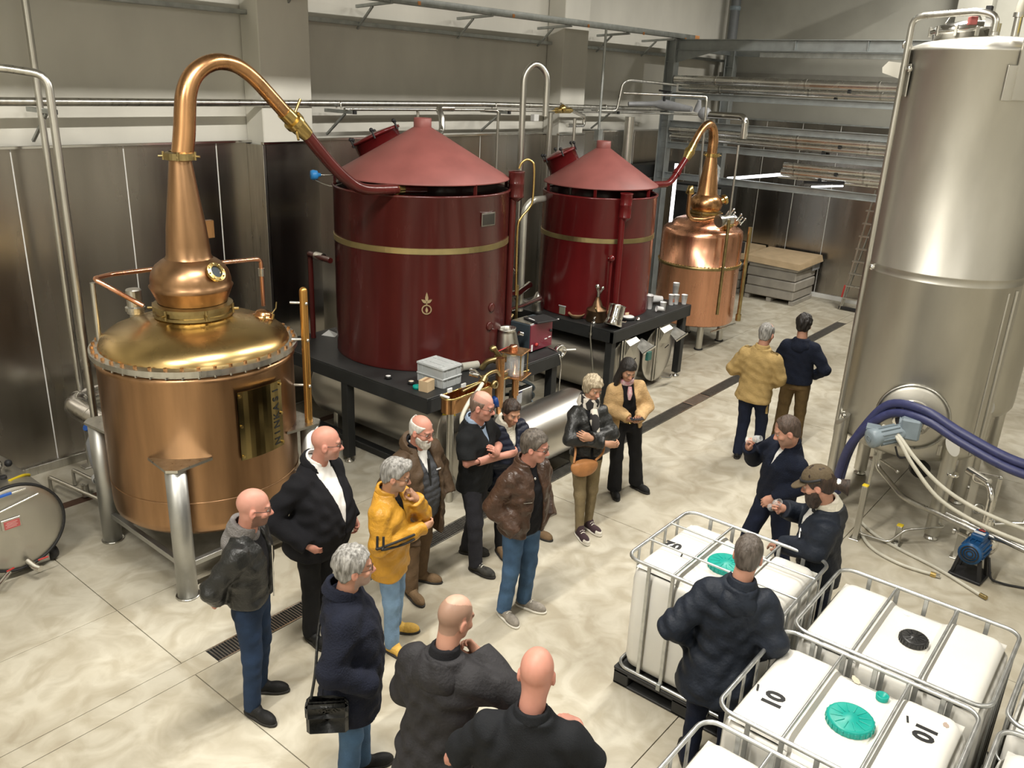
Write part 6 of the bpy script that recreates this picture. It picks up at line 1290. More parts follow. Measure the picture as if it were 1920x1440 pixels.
    def trousers(s, m, inf=.012, flare=0., sd=1., thigh=1., res=.012, waist=True, amp=.0025):
        k = s.k
        def f(P):
            d, q = s.torso(P, -.002); d = smax(d, q[:, 2]-.12*k, .01); d = smax(d, -(q[:, 2]+.09*k), .03)
            for sd_ in (1, -1):
                h_, kn, an, _ = s.leg[sd_]; l = smin(rc(P, h_+A_((0, 0, .0)), kn, .088*k*thigh*s.wide**.6+inf, .060*k+inf), rc(P, kn, an+A_((0, 0, -.02)), .058*k+inf, .043*k+inf+flare), .03); d = smin(d, l, .02) if sd_ == 1 else smin(d, l, .02)
            d = d+folds(P, amp, sd); return smax(d, (.055+0*P[:, 2])-P[:, 2], .008)
        X = np.concatenate([[s.T(0, 0, .14)], [p for v in s.leg.values() for p in v[:3]]]); V, F = nets(f, X.min(0)-A_((.22, .24, .09)), X.max(0)+A_((.22, .24, .03)), res); return mesh_part('trousers', V, F, m, s.root)
    def shoes(s, m, sole=None, high=False, L=.27, toecap=None, laces=None, W=1.):
        k = s.k; out = []
        for sd in (1, -1):
            _, kn, an, tw = s.leg[sd]; dr = A_((sin(-tw), cos(-tw), 0)); rt_ = A_((dr[1], -dr[0], 0)); o = A_((an[0], an[1], 0))
            def loc(P): q = P-o; return np.stack([q @ rt_, q @ dr, q[:, 2]], 1)
            def f(P):
                q = loc(P); d = el(q, (0, .13*k, .035), (.047*W, .095*k, .052)); d = smin(d, el(q, (0, -.01, .045), (.038*W, .065, .062)), .04); d = smin(d, rc(q, (0, .03, .07), (0, -.005, .11 if not high else .15), .044, .040), .03)
                d = smax(d, q[:, 2]-(.105 if not high else .15), .008); return smax(d, .016-q[:, 2], .006)
            c = o+dr*.07; V, F = nets(f, c-A_((.2, .2, .08)), c+A_((.2, .2, .2)), .0085); sh_ = mesh_part('shoe', V, F, m, s.root)
            def g(P):
                q = loc(P); d = el(q, (0, .12*k, .012), (.051*W, .112*k, .06)); d = smin(d, el(q, (0, -.01, .012), (.042*W, .072, .06)), .05); return smax(smax(d, q[:, 2]-.024, .004), .001-q[:, 2], .003)
            V, F = nets(g, c-A_((.2, .2, .08)), c+A_((.2, .2, .1)), .0085); mesh_part('sole', V, F, sole or sole_k, sh_)
            if laces:
                mb = MB()
                for i in range(5): p = o+dr*(.06+.022*i); z = .105-.012*i; a, b = p+rt_*.025, p-rt_*.025; mb.tube([tuple(a+A_((0, 0, z-.012))), tuple(p+A_((0, 0, z))), tuple(b+A_((0, 0, z-.012)))], .0045, 6)
                mesh_part('laces', mb.v, mb.f, laces, sh_)
            if toecap:
                def t_(P): q = loc(P); d = el(q, (0, .13*k, .033), (.050*W, .098*k, .050)); return smax(smax(d, .165*k-q[:, 1], .004), .014-q[:, 2], .004)
                V, F = nets(t_, c-A_((.2, .2, .08)), c+A_((.2, .25, .1)), .0085); mesh_part('toe_cap', V, F, toecap, sh_)
    def top(s, m, inf=.02, hem=-.05, hemflare=.0, sleeve=1., sl_r=1., open_w=None, neck=.585, sd=0., amp=.004, name='jacket', res=.0105, arms=True, vneck=None, quilt=0., boxy=2.4, only_front=False, cut=None):
        k = s.k; cuffs = {}
        for d_ in (1, -1): e, w = s.arm[d_]; cuffs[d_] = e+(w-e)*(sleeve-.0) if sleeve <= 1 else w
        def f(P):
            d, q = s.torso(P, inf, hemflare, boxy)
            if arms:
                d = smin(d, rc(P, s.sh[1], s.sh[-1], .036*k+inf*.7), .07)
                for d_ in (1, -1):
                    e, w = s.arm[d_]; a1 = rc(P, s.sh[d_], e, (.054*k+inf*.9)*(.5+.5*sl_r), (.046*k+inf*.8)*sl_r); c_ = cuffs[d_]
                    if sleeve > .15: x_ = (w-e)/np.linalg.norm(w-e); a2 = rc(P, e, c_+x_*.06, (.045*k+inf*.8)*sl_r, (.034*k+inf*.7)*sl_r); a2 = smax(a2, (P-c_) @ x_, .006); a1 = smin(a1, a2, .03)
                    else: x_ = (e-s.sh[d_])/np.linalg.norm(e-s.sh[d_]); a1 = smax(a1, (P-(s.sh[d_]+(e-s.sh[d_])*.85)) @ x_, .006)
                    d = smin(d, a1, .04)
            if quilt: d = d-quilt*np.abs(np.sin(q[:, 2]*52))
            d = d+folds(P, amp, sd)
            keep = (P[:, 2] > s.pel[2]-.1) | (np.abs(q[:, 0]) < .5)
            dc = smax(d, hem*k-q[:, 2], .012)
            # arms may hang below the hem
            if arms and hem > -.3:
                al = None
                for d_ in (1, -1):
                    e, w = s.arm[d_]; x_ = (w-e)/np.linalg.norm(w-e); a2 = smax(rc(P, e, cuffs[d_]+x_*.06, (.045*k+inf*.8)*sl_r, (.034*k+inf*.7)*sl_r), (P-cuffs[d_]) @ x_, .006); al = a2 if al is None else np.minimum(al, a2)
                if sleeve > .15: dc = smin(dc, al+folds(P, amp, sd), .012)
            d = smax(dc, q[:, 2]-neck*k, .01)
            if open_w is not None:
                ww = np.interp(q[:, 2]/k, open_w[0], open_w[1]); ctr = open_w[2] if len(open_w) > 2 else 0
                cutd = np.maximum(np.abs(q[:, 0]-ctr)-ww, .02-q[:, 1]); armd = np.minimum(rc(P, s.arm[1][0], s.arm[1][1], .075*k), rc(P, s.arm[-1][0], s.arm[-1][1], .075*k)); cutd = np.maximum(cutd, -(armd-.01)); d = smax(d, -cutd, .006)
            if cut is not None: d = cut(P, q, d)
            return d
        X = np.concatenate([[s.T(0, 0, hem*k), s.nb], [p for v in s.arm.values() for p in v], list(s.sh.values())] if arms else [[s.T(0, 0, hem*k), s.nb]]); V, F = nets(f, X.min(0)-A_((.28, .28, .10)), X.max(0)+A_((.28, .28, .13)), res); return mesh_part(name, V, F, m, s.root)
    def collar(s, m, r=.075, h=.05, th=.012, tilt=.25, open_=0., name='collar', up=0.):
        """stand or fold collar: a tilted band around the neck, open at the front"""
        k = s.k; c = s.T(0, -.022*k, (.592+up)*k); zx = s.az+s.ay*tilt; zx /= np.linalg.norm(zx); y = s.ay-zx*(s.ay @ zx); y /= np.linalg.norm(y); x = np.cross(y, zx)
        def f(P):
            q = np.stack([(P-c) @ x, (P-c) @ y, (P-c) @ zx], 1); R = r*k+.25*(-q[:, 2])*.8; rr = np.sqrt(q[:, 0]**2+(q[:, 1]*.94)**2); d = np.maximum(np.abs(rr-R)-th/2, np.abs(q[:, 2])-h/2)
            if open_: d = np.maximum(d, -np.maximum(np.abs(q[:, 0])-open_*(1+6*np.maximum(0, q[:, 2]+h/2)), -q[:, 1]))
            return d-.002
        V, F = nets(f, c-.18, c+.18, .0085); return mesh_part(name, V, F, m, s.root)
    def hood(s, m, size=1., name='hood', sd=0.):
        k = s.k; z = s.az
        def f(P):
            q = s.tl(P)/k; d = el(q, (0, -.095, .47), (.125*size, .075*size, .085*size)); d = smin(d, np.maximum(np.abs(np.sqrt(q[:, 0]**2+(q[:, 1]+.03)**2)-.085*size)-.02, np.abs(q[:, 2]-.54+.5*np.maximum(0, q[:, 1]))-.035), .05); d = smax(d, -el(q, (0, -.05, .58), (.072*size, .06*size, .07)), .02); return d*k+folds(P, .006, sd, .8)
        c = s.T(0, -.05, .5*k); V, F = nets(f, c-.24, c+.24, .010); return mesh_part(name, V, F, m, s.root)
    def hair(s, m, front=.07, side=.0, back=-.075, thick=.012, top=None, name='hair', extra=None, W=1., noise=.003, quiff=0., res=.0065, ears=True, fy=.0):
        ys = [-.12, -.06, -.03, .012, .03, .06+fy, .095+fy]; zs = [back, back, side-.03, side-.005, side+.0, front-.012, front]
        def f(P):
            q = s.hl(P); d = el(q, (0, -.014, .040), (.077*W+thick, .100+thick, .094+thick*1.1)); d = smin(d, el(q, (0, -.03, -.03), (.062*W+thick*.6, .066+thick*.6, .07)), .03)
            if quiff: d = smin(d, el(q, (0, .055, .115), (.05, .04, .02+quiff)), .02)
            d = d+noise*np.sin(70*q[:, 0]+30*q[:, 1])*np.sin(60*q[:, 1]-40*q[:, 2]+1)+noise*.6*np.sin(150*q[:, 0])*np.sin(130*q[:, 1]+20*q[:, 2])
            d = smax(d, np.interp(q[:, 1], ys, zs)-q[:, 2], .01); d = smax(d, -np.minimum(el(q, (.083*W, -.006, -.012), (.016, .02, .03)), el(q, (-.083*W, -.006, -.012), (.016, .02, .03))), .004) if ears else d
            if top is not None: d = smax(d, np.where(q[:, 1] > top[1], q[:, 2]-top[0], -1), .008)
            if extra is not None: d = extra(q, d)
            return d*s.hs
        r = .2 if extra is None else .62; V, F = nets(f, s.hc-A_((.2, .22, r)), s.hc+A_((.2, .22, .2)), res); return mesh_part(name, V, F, m, s.root)
    def beard(s, m, L=.0, thick=.010, name='beard', full=True):
        def f(P):
            q = s.hl(P); d = el(q, (0, .018, -.032), (.066+thick*.5, .082+thick*.5, .088+thick)); d = smin(d, el(q, (0, .066, -.095-L), (.036+thick*.5, .034+thick, .030+thick+L)), .03); d = d+.002*np.sin(120*q[:, 0])*np.sin(110*q[:, 2]+60*q[:, 1])
            d = smax(d, q[:, 2]+.030+np.where(q[:, 1] > .05, .008, 0), .006); d = smax(d, .0-q[:, 1], .008); d = smax(d, -el(q, (0, .10, -.058), (.026, .03, .009)), .004); return d*s.hs
        V, F = nets(f, s.hc-.2, s.hc+.16, .0062); return mesh_part(name, V, F, m, s.root)
    def glasses(s, m=None, rim=.0022, w=.0255, h=.018):
        mb = MB(); m = m or frame_m
        for sd in (1, -1):
            P = [s.HP((sd*.0325+w*cos(a)*(1 if abs(cos(a)) < .7 else .98), .1035-.35*(abs(sd*.0325+w*cos(a)))**1.0*.35, .008+h*sin(a))) for a in np.linspace(0, 2*pi, 16, endpoint=False)]
            mb.tube([tuple(p) for p in P], rim, 6, closed=True); mb.tube([tuple(s.HP(p)) for p in ((sd*.058, .096, .012), (sd*.077, .05, .012), (sd*.083, .0, .012), (sd*.08, -.02, -.005))], rim, 6)
        mb.tube([tuple(s.HP(p)) for p in ((-.008, .106, .011), (0, .109, .013), (.008, .106, .011))], rim, 6); return mesh_part('glasses', mb.v, mb.f, m, s.root)
    def strap(s, m, pts, r=.008, name='strap', flat=None):
        P_, R_ = smooth_path([Vector(tuple(p)) for p in pts], [r]*len(pts), 5); mb = MB().tube(P_, R_, 8); return mesh_part(name, mb.v, mb.f, m, s.root)
# ------------------------------------------------------------------ the visitors
def make(label, headw, phi, pos, H, feet=None, hphi=None, **kw):
    """headw: head centre in the room; phi: facing, 0 = towards picture right, 90 = away"""
    az = math.degrees(atan2(headw[1], headw[0])); yaw = az-90+phi; a = radians(yaw); fx, fy = cos(a), sin(a); rx, ry = fy, -fx
    def loc(p): dx_, dy_ = p[0]-pos[0], p[1]-pos[1]; return dx_*rx+dy_*ry, dx_*fx+dy_*fy
    hx, hy = loc(headw); legs = None
    if feet:
        legs = {}
        for sd, ft in feet.items(): lx, ly = loc(ft[:2]); legs[sd] = (lx, ly)+tuple(ft[2:])
    p = Person(label, pos, yaw, H, head=(hx, hy, headw[2]), hyaw=(hphi-phi) if hphi is not None else 0., legs=legs, **kw); p.loc = loc; return p
def arms(p, r, l): p.arm[1] = (A_(r[0])*p.k, A_(r[1])*p.k); p.arm[-1] = (A_(l[0])*p.k, A_(l[1])*p.k)

DOWN_R = ((.27, -.05, 1.17), (.29, .05, .93)); DOWN_L = ((-.27, -.05, 1.17), (-.29, .05, .93))

# 1 bald bearded man, leather jacket
p = make('bald bearded man in black leather jacket and jeans, hands behind his back, at the left', (2.82, 4.41, 1.685), -22, (2.82, 4.52), 1.80, {1: (2.73, 4.47, .02, -.45), -1: (2.91, 4.65, .03, .1)}, 0, hpitch=10, skin='pink')
arms(p, ((.27, -.15, 1.15), (.07, -.20, .94)), ((-.27, -.14, 1.15), (-.03, -.20, .95))); p.hand = {1: ((0, -1, 0), .7), -1: ((0, -1, .2), .5)}
p.body(colors=dict(stubble=((.10, .06, .045), .75), scalp=((.46, .30, .25), .15)), W=.98); p.top(leather_k, .026, .02, sleeve=.96, sl_r=1.1, open_w=([0, .1, .5, .6], [.01, .02, .055, .10]), sd=1., amp=.006)
p.top(black_tee, .006, .0, arms=False, name='shirt', neck=.585); p.hood(grey_fl, 1.0); p.collar(grey_fl, .082, .075, .03, .3, .03, name='hood_rim'); p.trousers(denim_d, .010, .006, 1.); p.shoes(shoe_k); p.glasses()
mb = MB(); pts = [p.T(.03, .175, z*p.k) for z in (.06, .2, .34, .48)]; mb.tube([tuple(a) for a in pts], .005, 6); mesh_part('zip', mb.v, mb.f, chrome, p.root)
# 2 big bald man in black cord jacket
p = make('large bald man with glasses in black jacket and open white shirt, before the copper still', (3.764, 4.827, 1.725), -38, (3.70, 4.93), 1.84, {1: (3.56, 4.86, .02, -.3), -1: (3.80, 5.04, .02, .2)}, -4, hpitch=6, skin='pink', wide=1.16, belly=.13)
arms(p, ((.36, -.14, 1.15), (.25, .13, .95)), ((-.36, -.08, 1.15), (-.30, .14, .92))); p.hand = {1: ((-1, 0, 0), .45), -1: ((1, 0, 0), .5)}
p.body(jaw=1.12, W=1.05, colors=dict(stubble=((.50, .33, .28), .4))); p.top(velvet_k, .032, -.16, .03, sleeve=.98, sl_r=1.18, open_w=([-.2, .12, .30, .5, .6], [.0, .004, .05, .095, .12]), sd=2., amp=.006, neck=.59)
p.top(white_sh, .012, -.05, arms=False, name='shirt', neck=.60); p.collar(white_sh, .082, .05, .01, .35, .03, 'shirt_collar', .01); p.collar(velvet_k, .105, .055, .02, .38, .075, 'jacket_collar', -.012); p.trousers(trous_k, .014, .01, 2.); p.shoes(shoe_k); p.glasses()
mb = MB()
for z in (.0, .1, .2): mb.ball(tuple(p.T(.04, .255, z*p.k)), .012, 8)
mesh_part('buttons', mb.v, mb.f, rubber, p.root)['kind'] = 'stuff'
# 3 grey haired man in navy coat with bag
p = make('grey haired man in long navy wool coat and jeans with a small black shoulder bag', (2.821, 3.398, 1.665), -4, (2.80, 3.44), 1.78, {1: (2.70, 3.38, .02, -.2), -1: (2.92, 3.50, .02, .2)}, 8, hpitch=2, skin='fair', wide=1.08, belly=.06)
arms(p, ((.30, -.08, 1.14), (.22, .15, .96)), ((-.30, -.08, 1.14), (-.22, .14, .97))); p.body(colors=dict(stubble=((.34, .28, .25), .6))); p.top(navy_wool, .036, -.27, .03, sleeve=1., sl_r=1.15, sd=3., amp=.006, neck=.585)
p.collar(navy_wool, .10, .07, .022, .3, .06); p.trousers(denim, .014, .012, 3.); p.shoes(shoe_k); p.hair(hair_gr, .085, .0, -.075, .014, noise=.005); p.glasses(rim=.0016)
bag = mesh_part('shoulder_bag', *(lambda m: (m.v, m.f))(MB().box(tuple(p.T(.255, -.12, -.13)), (.09, .25, .24), ch=.035)), leather_k, p.root); mesh_part('bag_flap', *(lambda m: (m.v, m.f))(MB().box(tuple(p.T(.275, -.12, -.07)), (.08, .255, .11), ch=.03)), leather_k, bag)
p.strap(leather_k, [p.T(.26, -.22, -.04), p.T(.18, -.19, .12), p.T(.02, -.175, .32), p.T(-.10, -.13, .48), p.T(-.13, -.02, .53), p.T(-.10, .1, .45)], .009, 'bag_strap')
# 4 man in yellow leather jacket
p = make('grey haired man in mustard yellow leather jacket, chin resting on his hand', (3.921, 4.214, 1.605), -22, (3.96, 4.32), 1.72, {1: (3.90, 4.25, .02, -.35), -1: (4.10, 4.44, .02, .25)}, -8, hpitch=16, skin='warm')
arms(p, ((.28, .02, 1.13), (-.10, .25, 1.14)), ((-.20, .20, 1.20), (-.03, .20, 1.43))); p.hand = {-1: ((.3, -.7, -.3), .85, (.25, -.25, .7)), 1: ((0, -1, .3), .6)}
p.body(colors=dict(stubble=((.30, .23, .19), .6))); p.top(yel_l, .026, -.19, .005, sleeve=.97, sl_r=1.12, sd=4., amp=.007, open_w=([.3, .42, .5, .6], [.0, .012, .035, .06])); p.top(black_tee, .008, .2, arms=False, name='shirt', neck=.59); p.collar(yel_l, .078, .045, .016, .2, .035)
p.trousers(denim_l, .010, .008, 4.); p.shoes(shoe_y, sole_k, True); p.hair(hair_gr, .085, .01, -.07, .013, quiff=.02, noise=.004); p.glasses(rim=.0016)
for off in (0, .045):                                              # paired black stripes along the sleeves
    e, w_ = p.arm[1]; d_ = (w_-e)/np.linalg.norm(w_-e); s_ = p.sh[1]; u_ = (e-s_)/np.linalg.norm(e-s_); o = A_((.045, .03, .0)) ; nz = A_((0, .0, 1.))
    pts = [s_+u_*.12+A_((.090-off*.2, .02+off, .0)), s_+u_*.2+A_((.088-off*.2, .02+off, 0)), e+A_((.082, .025+off*.8, .03)), e+d_*.06+A_((.03, .075-off*.2, .035-off*.9)), e+d_*.16+A_((.02, .076, .028-off)), e+d_*.26+A_((.016, .070, .02-off*.9))]
    p.strap(dark_ink, pts, .010, 'sleeve_stripe')
    e, w_ = p.arm[-1]; d_ = (w_-e)/np.linalg.norm(w_-e); pts = [e+A_((-.045+off*.8, .05, .0)), e+d_*.1+A_((-.050+off*.9, .038, .0)), e+d_*.2+A_((-.044+off*.8, .036, 0))]; p.strap(dark_ink, pts, .009, 'sleeve_stripe')
# 5 white bearded man in brown coat
p = make('white bearded man in long open brown coat over a grey quilted vest', (4.626, 4.654, 1.625), -48, (4.68, 4.76), 1.74, {1: (4.56, 4.71, .02, -.2), -1: (4.80, 4.84, .02, .5)}, -36, hpitch=14, skin='pink', wide=1.06, belly=.06)
arms(p, ((.30, -.04, 1.17), (.27, .10, .95)), ((-.30, -.04, 1.17), (-.27, .12, .95))); p.hand = {}
p.body(W=1.0, colors=dict()); p.top(brown_coat, .038, -.34, .045, sleeve=1., sl_r=1.2, sd=5., amp=.007, open_w=([-.4, .0, .3, .5, .6], [.13, .115, .095, .07, .07], -.01)); p.top(vest_m, .016, -.14, arms=False, name='vest', neck=.52, quilt=.006, open_w=([.3, .45, .55], [.0, .03, .055])); p.top(white_sh, .006, .2, arms=False, name='shirt', neck=.595)
p.collar(brown_coat, .115, .075, .03, .42, .08, 'coat_collar', -.01); p.collar(black_tee, .082, .05, .015, .3, .04, 'scarf'); p.trousers(trous_b, .016, .006, 5.); p.shoes(shoe_b); p.beard(hair_w, .006, .010); p.hair(hair_w, .08, .01, -.07, .006, noise=.002, top=(.075, -.09)); p.glasses(rim=.0018)
mesh_part('vest_badge', *(lambda m: (m.v, m.f))(MB().box(tuple(p.T(-.10, .165, .36)), (.05, .01, .012), ch=.002)), white_ink, p.root); mb = MB().tube([tuple(p.T(.012, .155, .50)), tuple(p.T(.01, .17, .38)), tuple(p.T(0, .175, .2))], .012, 8); mesh_part('tie', mb.v, mb.f, dark_ink, p.root)
# 6 man with crossed bare forearms
p = make('balding man in glasses and black hoodie with blue collar, bare forearms crossed', (5.303, 4.569, 1.685), -30, (5.37, 4.68), 1.80, {1: (5.27, 4.56, .02, -.1), -1: (5.45, 4.84, .02, .35)}, -20, hpitch=12, skin='pink')
arms(p, ((.27, .06, 1.17), (-.10, .27, 1.17)), ((-.27, .08, 1.18), (.06, .24, 1.23))); p.hand = {1: ((0, -1, .2), .35), -1: ((.2, -.6, -.2), .25, (.6, .0, .75))}
p.body(colors=dict(stubble=((.50, .32, .27), .3), scalp=((.36, .23, .18), .5), crown=((.62, .33, .26), .8))); p.top(black_j, .026, -.11, sleeve=.10, sl_r=1.2, sd=6., open_w=([.38, .5, .6], [.0, .03, .06])); p.top(blue_sh, .010, .2, arms=False, name='shirt', neck=.59); p.collar(blue_sh, .076, .045, .01, .25, .03, 'shirt_collar', .008); p.hood(black_j, .95)
p.trousers(trous_g, .014, .008, 6.); p.shoes(shoe_h, sole_k, W=1.1, laces=sole_w); p.glasses(); p.hair(hairm('thin_brown_hair', (.10, .065, .045), (.2, .14, .11)), .2, .01, -.07, .004, noise=.001, top=(.060, -.075))
# 7 woman in navy puffer with cream hood
p = make('dark haired woman in navy puffer jacket with cream hood, behind the brown leather jacket', (5.73, 4.57, 1.505), -52, (5.78, 4.66), 1.62, {1: (5.68, 4.60, .02, -.2), -1: (6.20, 4.55, .02, .3)}, -56, hpitch=18, skin='warm', female=True, wide=1.12)
arms(p, ((.25, .04, 1.15), (-.08, .24, 1.16)), ((-.25, .04, 1.15), (.08, .26, 1.18))); p.hand = {1: None}
p.body(colors=dict(brow=(.05, .03, .02))); p.top(puff_navy, .036, -.16, sleeve=1., sl_r=1.25, sd=7., quilt=.012, open_w=([.34, .46, .6], [.0, .04, .07])); p.collar(cream_k, .085, .085, .028, .38, .03, 'cream_hood_rim'); p.hood(cream_k, .85); p.top(cream_k, .008, .2, arms=False, name='hoodie_front', neck=.545); p.trousers(trous_k, .008, .004, 7.); p.shoes(shoe_b)
p.hair(hair_br, .088, .01, -.06, .014, noise=.004, ears=False)
# 8 man in brown leather jacket
p = make('man with glasses in brown leather jacket and blue jeans, hands in pockets', (4.974, 3.71, 1.665), -44, (5.00, 3.82), 1.78, {1: (4.90, 3.90, .03, -.15), -1: (5.13, 3.86, .03, .35)}, -14, hpitch=10, skin='pink', wide=1.05, belly=.03)
arms(p, ((.29, -.06, 1.15), (.20, .13, .95)), ((-.29, -.08, 1.15), (-.21, .11, .96))); p.hand = {}
p.body(colors=dict(stubble=((.45, .27, .22), .25))); p.top(leather_b, .030, -.06, .0, sleeve=1., sl_r=1.14, sd=8., amp=.008, open_w=([-.15, .2, .5, .6], [.10, .07, .03, .05])); p.top(black_tee, .010, -.05, arms=False, name='shirt', neck=.585); p.collar(leather_b, .078, .04, .016, .2, .03)
p.trousers(denim, .012, .010, 8.); p.shoes(shoe_g, sole_w, laces=sole_w); p.hair(hair_mid, .082, .005, -.07, .013, noise=.004); p.glasses(); mesh_part('chest_zip', *(lambda m: (m.v, m.f))(MB().tube([tuple(p.T(.08, .165, .30)), tuple(p.T(.16, .135, .305))], .004, 6)), chrome, p.root); mesh_part('snap', *(lambda m: (m.v, m.f))(MB().ball(tuple(p.T(.028, .12, .485)), .012, 8)), chrome, p.root)
# 9 blonde woman
p = make('blonde woman in black leather jacket and patterned scarf, arms crossed over a tan bag', (6.66, 4.29, 1.585), -62, (6.60, 4.26), 1.70, {1: (6.50, 4.21, .02, .0), -1: (6.70, 4.24, .02, .25)}, -48, hpitch=20, skin='warm', female=True)
arms(p, ((.25, .07, 1.17), (-.09, .25, 1.15)), ((-.25, .07, 1.17), (.09, .22, 1.22))); p.hand = {1: ((0, -1, .2), .45), -1: ((.1, -1, -.1), .4, (.8, .05, .45))}
p.body(colors=dict(brow=(.2, .14, .09))); p.top(leather_k, .022, .0, sleeve=.93, sl_r=1.1, sd=9., amp=.006, open_w=([.2, .4, .6], [.01, .05, .075])); p.top(black_tee, .008, -.05, arms=False, name='shirt', neck=.54); p.trousers(khaki_p, .004, -.002, 9., thigh=.95); p.shoes(cloth('maroon_canvas', (.05, .03, .035), .9), sole_w, True, toecap=sole_w, laces=sole_w, W=.92)
p.hair(hair_bl, .072, -.045, -.085, .022, noise=.006, fy=-.008, ears=False)
def scarf_mat():
    m, nt, b = nodes('patterned_scarf'); L = nt.links; tc = N(nt, 'ShaderNodeTexCoord'); no = N(nt, 'ShaderNodeTexVoronoi'); no.inputs['Scale'].default_value = 16; L.new(tc.outputs['Object'], no.inputs['Vector']); r_ = N(nt, 'ShaderNodeValToRGB'); r_.color_ramp.interpolation = 'CONSTANT'
    e = r_.color_ramp.elements; e[0].color = (.02, .018, .018, 1); e[1].position = .5; e[1].color = (.58, .54, .47, 1); L.new(no.outputs['Color'], r_.inputs['Fac']); L.new(r_.outputs[0], b.inputs['Base Color']); b.inputs['Roughness'].default_value = .9; return m
sc_m = scarf_mat(); p.collar(sc_m, .088, .10, .045, .35, 0, 'scarf'); mb = MB().tube([tuple(p.T(.01, .12, .50)), tuple(p.T(.02, .165, .40)), tuple(p.T(.0, .185, .28))], [.035, .05, .035], 12); mesh_part('scarf_tail', mb.v, mb.f, sc_m, p.root)
bx = p.T(.10, .16, -.04)
def bagf(P): q = P-bx; d = el(q, (0, 0, -.03), (.15, .055, .115)); return smax(smax(d, q[:, 2]-.035+.35*q[:, 0]**2*4, .02), -.2-q[:, 2], .02)
V, F = nets(bagf, bx-.22, bx+.22, .012); b_ = mesh_part('hobo_bag', V, F, bag_tan, p.root); p.strap(bag_tan, [bx+A_((-.12, 0, .02)), p.T(-.13, .12, .08), p.T(-.15, -.02, .3), p.T(-.12, -.06, .5)], .012, 'bag_strap'); p.strap(bag_tan, [bx+A_((.12, 0, .02)), p.T(.18, .10, .1), p.T(.19, .02, .2)], .012, 'bag_strap')
# 10 dark haired woman with phone
p = make('long dark haired woman in camel jacket and black trousers, looking down at her phone', (7.51, 4.40, 1.545), -70, (7.68, 4.47), 1.66, {1: (7.58, 4.48, .02, -.1), -1: (7.88, 4.37, .02, .5)}, -64, hpitch=30, skin='warm', female=True, wide=1.05)
arms(p, ((.24, .04, 1.15), (.06, .27, 1.08)), ((-.24, .04, 1.15), (-.05, .28, 1.07))); p.hand = {1: ((-.5, .1, .8), .4, (-.45, .8, .1)), -1: ((.5, .1, .8), .4, (.45, .8, .1))}
p.body(colors=dict(brow=(.03, .02, .015))); p.top(blazer_m, .024, -.04, .02, sleeve=.95, sl_r=1.15, sd=10., open_w=([-.1, .2, .45, .6], [.12, .09, .06, .07])); p.top(black_tee, .008, -.06, arms=False, name='shirt', neck=.54); p.trousers(trous_k, .016, .03, 10., thigh=1.0); p.shoes(shoe_k, W=.95)
pk = mat('pink_print_scarf', (.55, .22, .26), .8, 0., .5, 40, col2=(.6, .52, .5)); p.collar(pk, .074, .05, .025, .35, 0, 'neck_scarf'); mb = MB().tube([tuple(p.T(0, .11, .52)), tuple(p.T(.01, .145, .45)), tuple(p.T(.015, .15, .38))], [.02, .03, .015], 10); mesh_part('scarf_knot', mb.v, mb.f, pk, p.root)
def longhair(q, d):
    for s_ in (-1, 1):
        d = smin(d, rc(q, (s_*.062, -.01, .06), (s_*.082, -.01, -.12), .030, .026), .02); d = smin(d, rc(q, (s_*.082, -.01, -.12), (s_*.105, .05, -.40), .030, .022), .02)
    d = smin(d, rc(q, (0, -.06, .04), (0, -.10, -.30), .075, .07), .04); return d
p.hair(hair_k, .080, .0, -.09, .014, extra=longhair, noise=.003, ears=False)
mesh_part('belt', *(lambda m: (m.v, m.f))(MB().tube([tuple(p.T(.155*cos(a), .115*sin(a), .075)) for a in np.linspace(0, 2*pi, 24, endpoint=False)], .014, 8, closed=True)), leather_k, p.root); mesh_part('belt_buckle', *(lambda m: (m.v, m.f))(MB().box(tuple(p.T(.0, .13, .075)), (.06, .012, .035), ch=.008)), brass, p.root)
bx = p.T(.20, .12, -.10); b_ = mesh_part('handbag', *(lambda m: (m.v, m.f))(MB().box(tuple(bx), (.07, .17, .17), ch=.02)), leather_k, p.root); p.strap(leather_k, [bx+A_((0, .05, .08)), p.T(.2, .05, .1), p.T(.17, .0, .4), p.T(.13, -.02, .52)], .007, 'bag_strap')
ph = thing('phone', 'black mobile phone in the hands of the long haired woman', 'phone', (0, 0, 0)); m4 = p.root.matrix_basis; e = p.arm[1][1]*.5+p.arm[-1][1]*.5+A_((0, .10, .05)); mwp = Matrix.Translation(p.root.location) @ Matrix.Rotation(p.root.rotation_euler.z, 4, 'Z'); c0 = mwp @ Vector(tuple(e)); ph.location = c0
MB().box(c0, (.15, .075, .010), rz=p.root.rotation_euler.z, ch=.004).build('case', rubber, ph); MB().box(c0+Vector((0, 0, .0055)), (.14, .068, .001), rz=p.root.rotation_euler.z, ch=.0003).build('screen', mat('dark_screen', (.02, .025, .035), .08), ph)
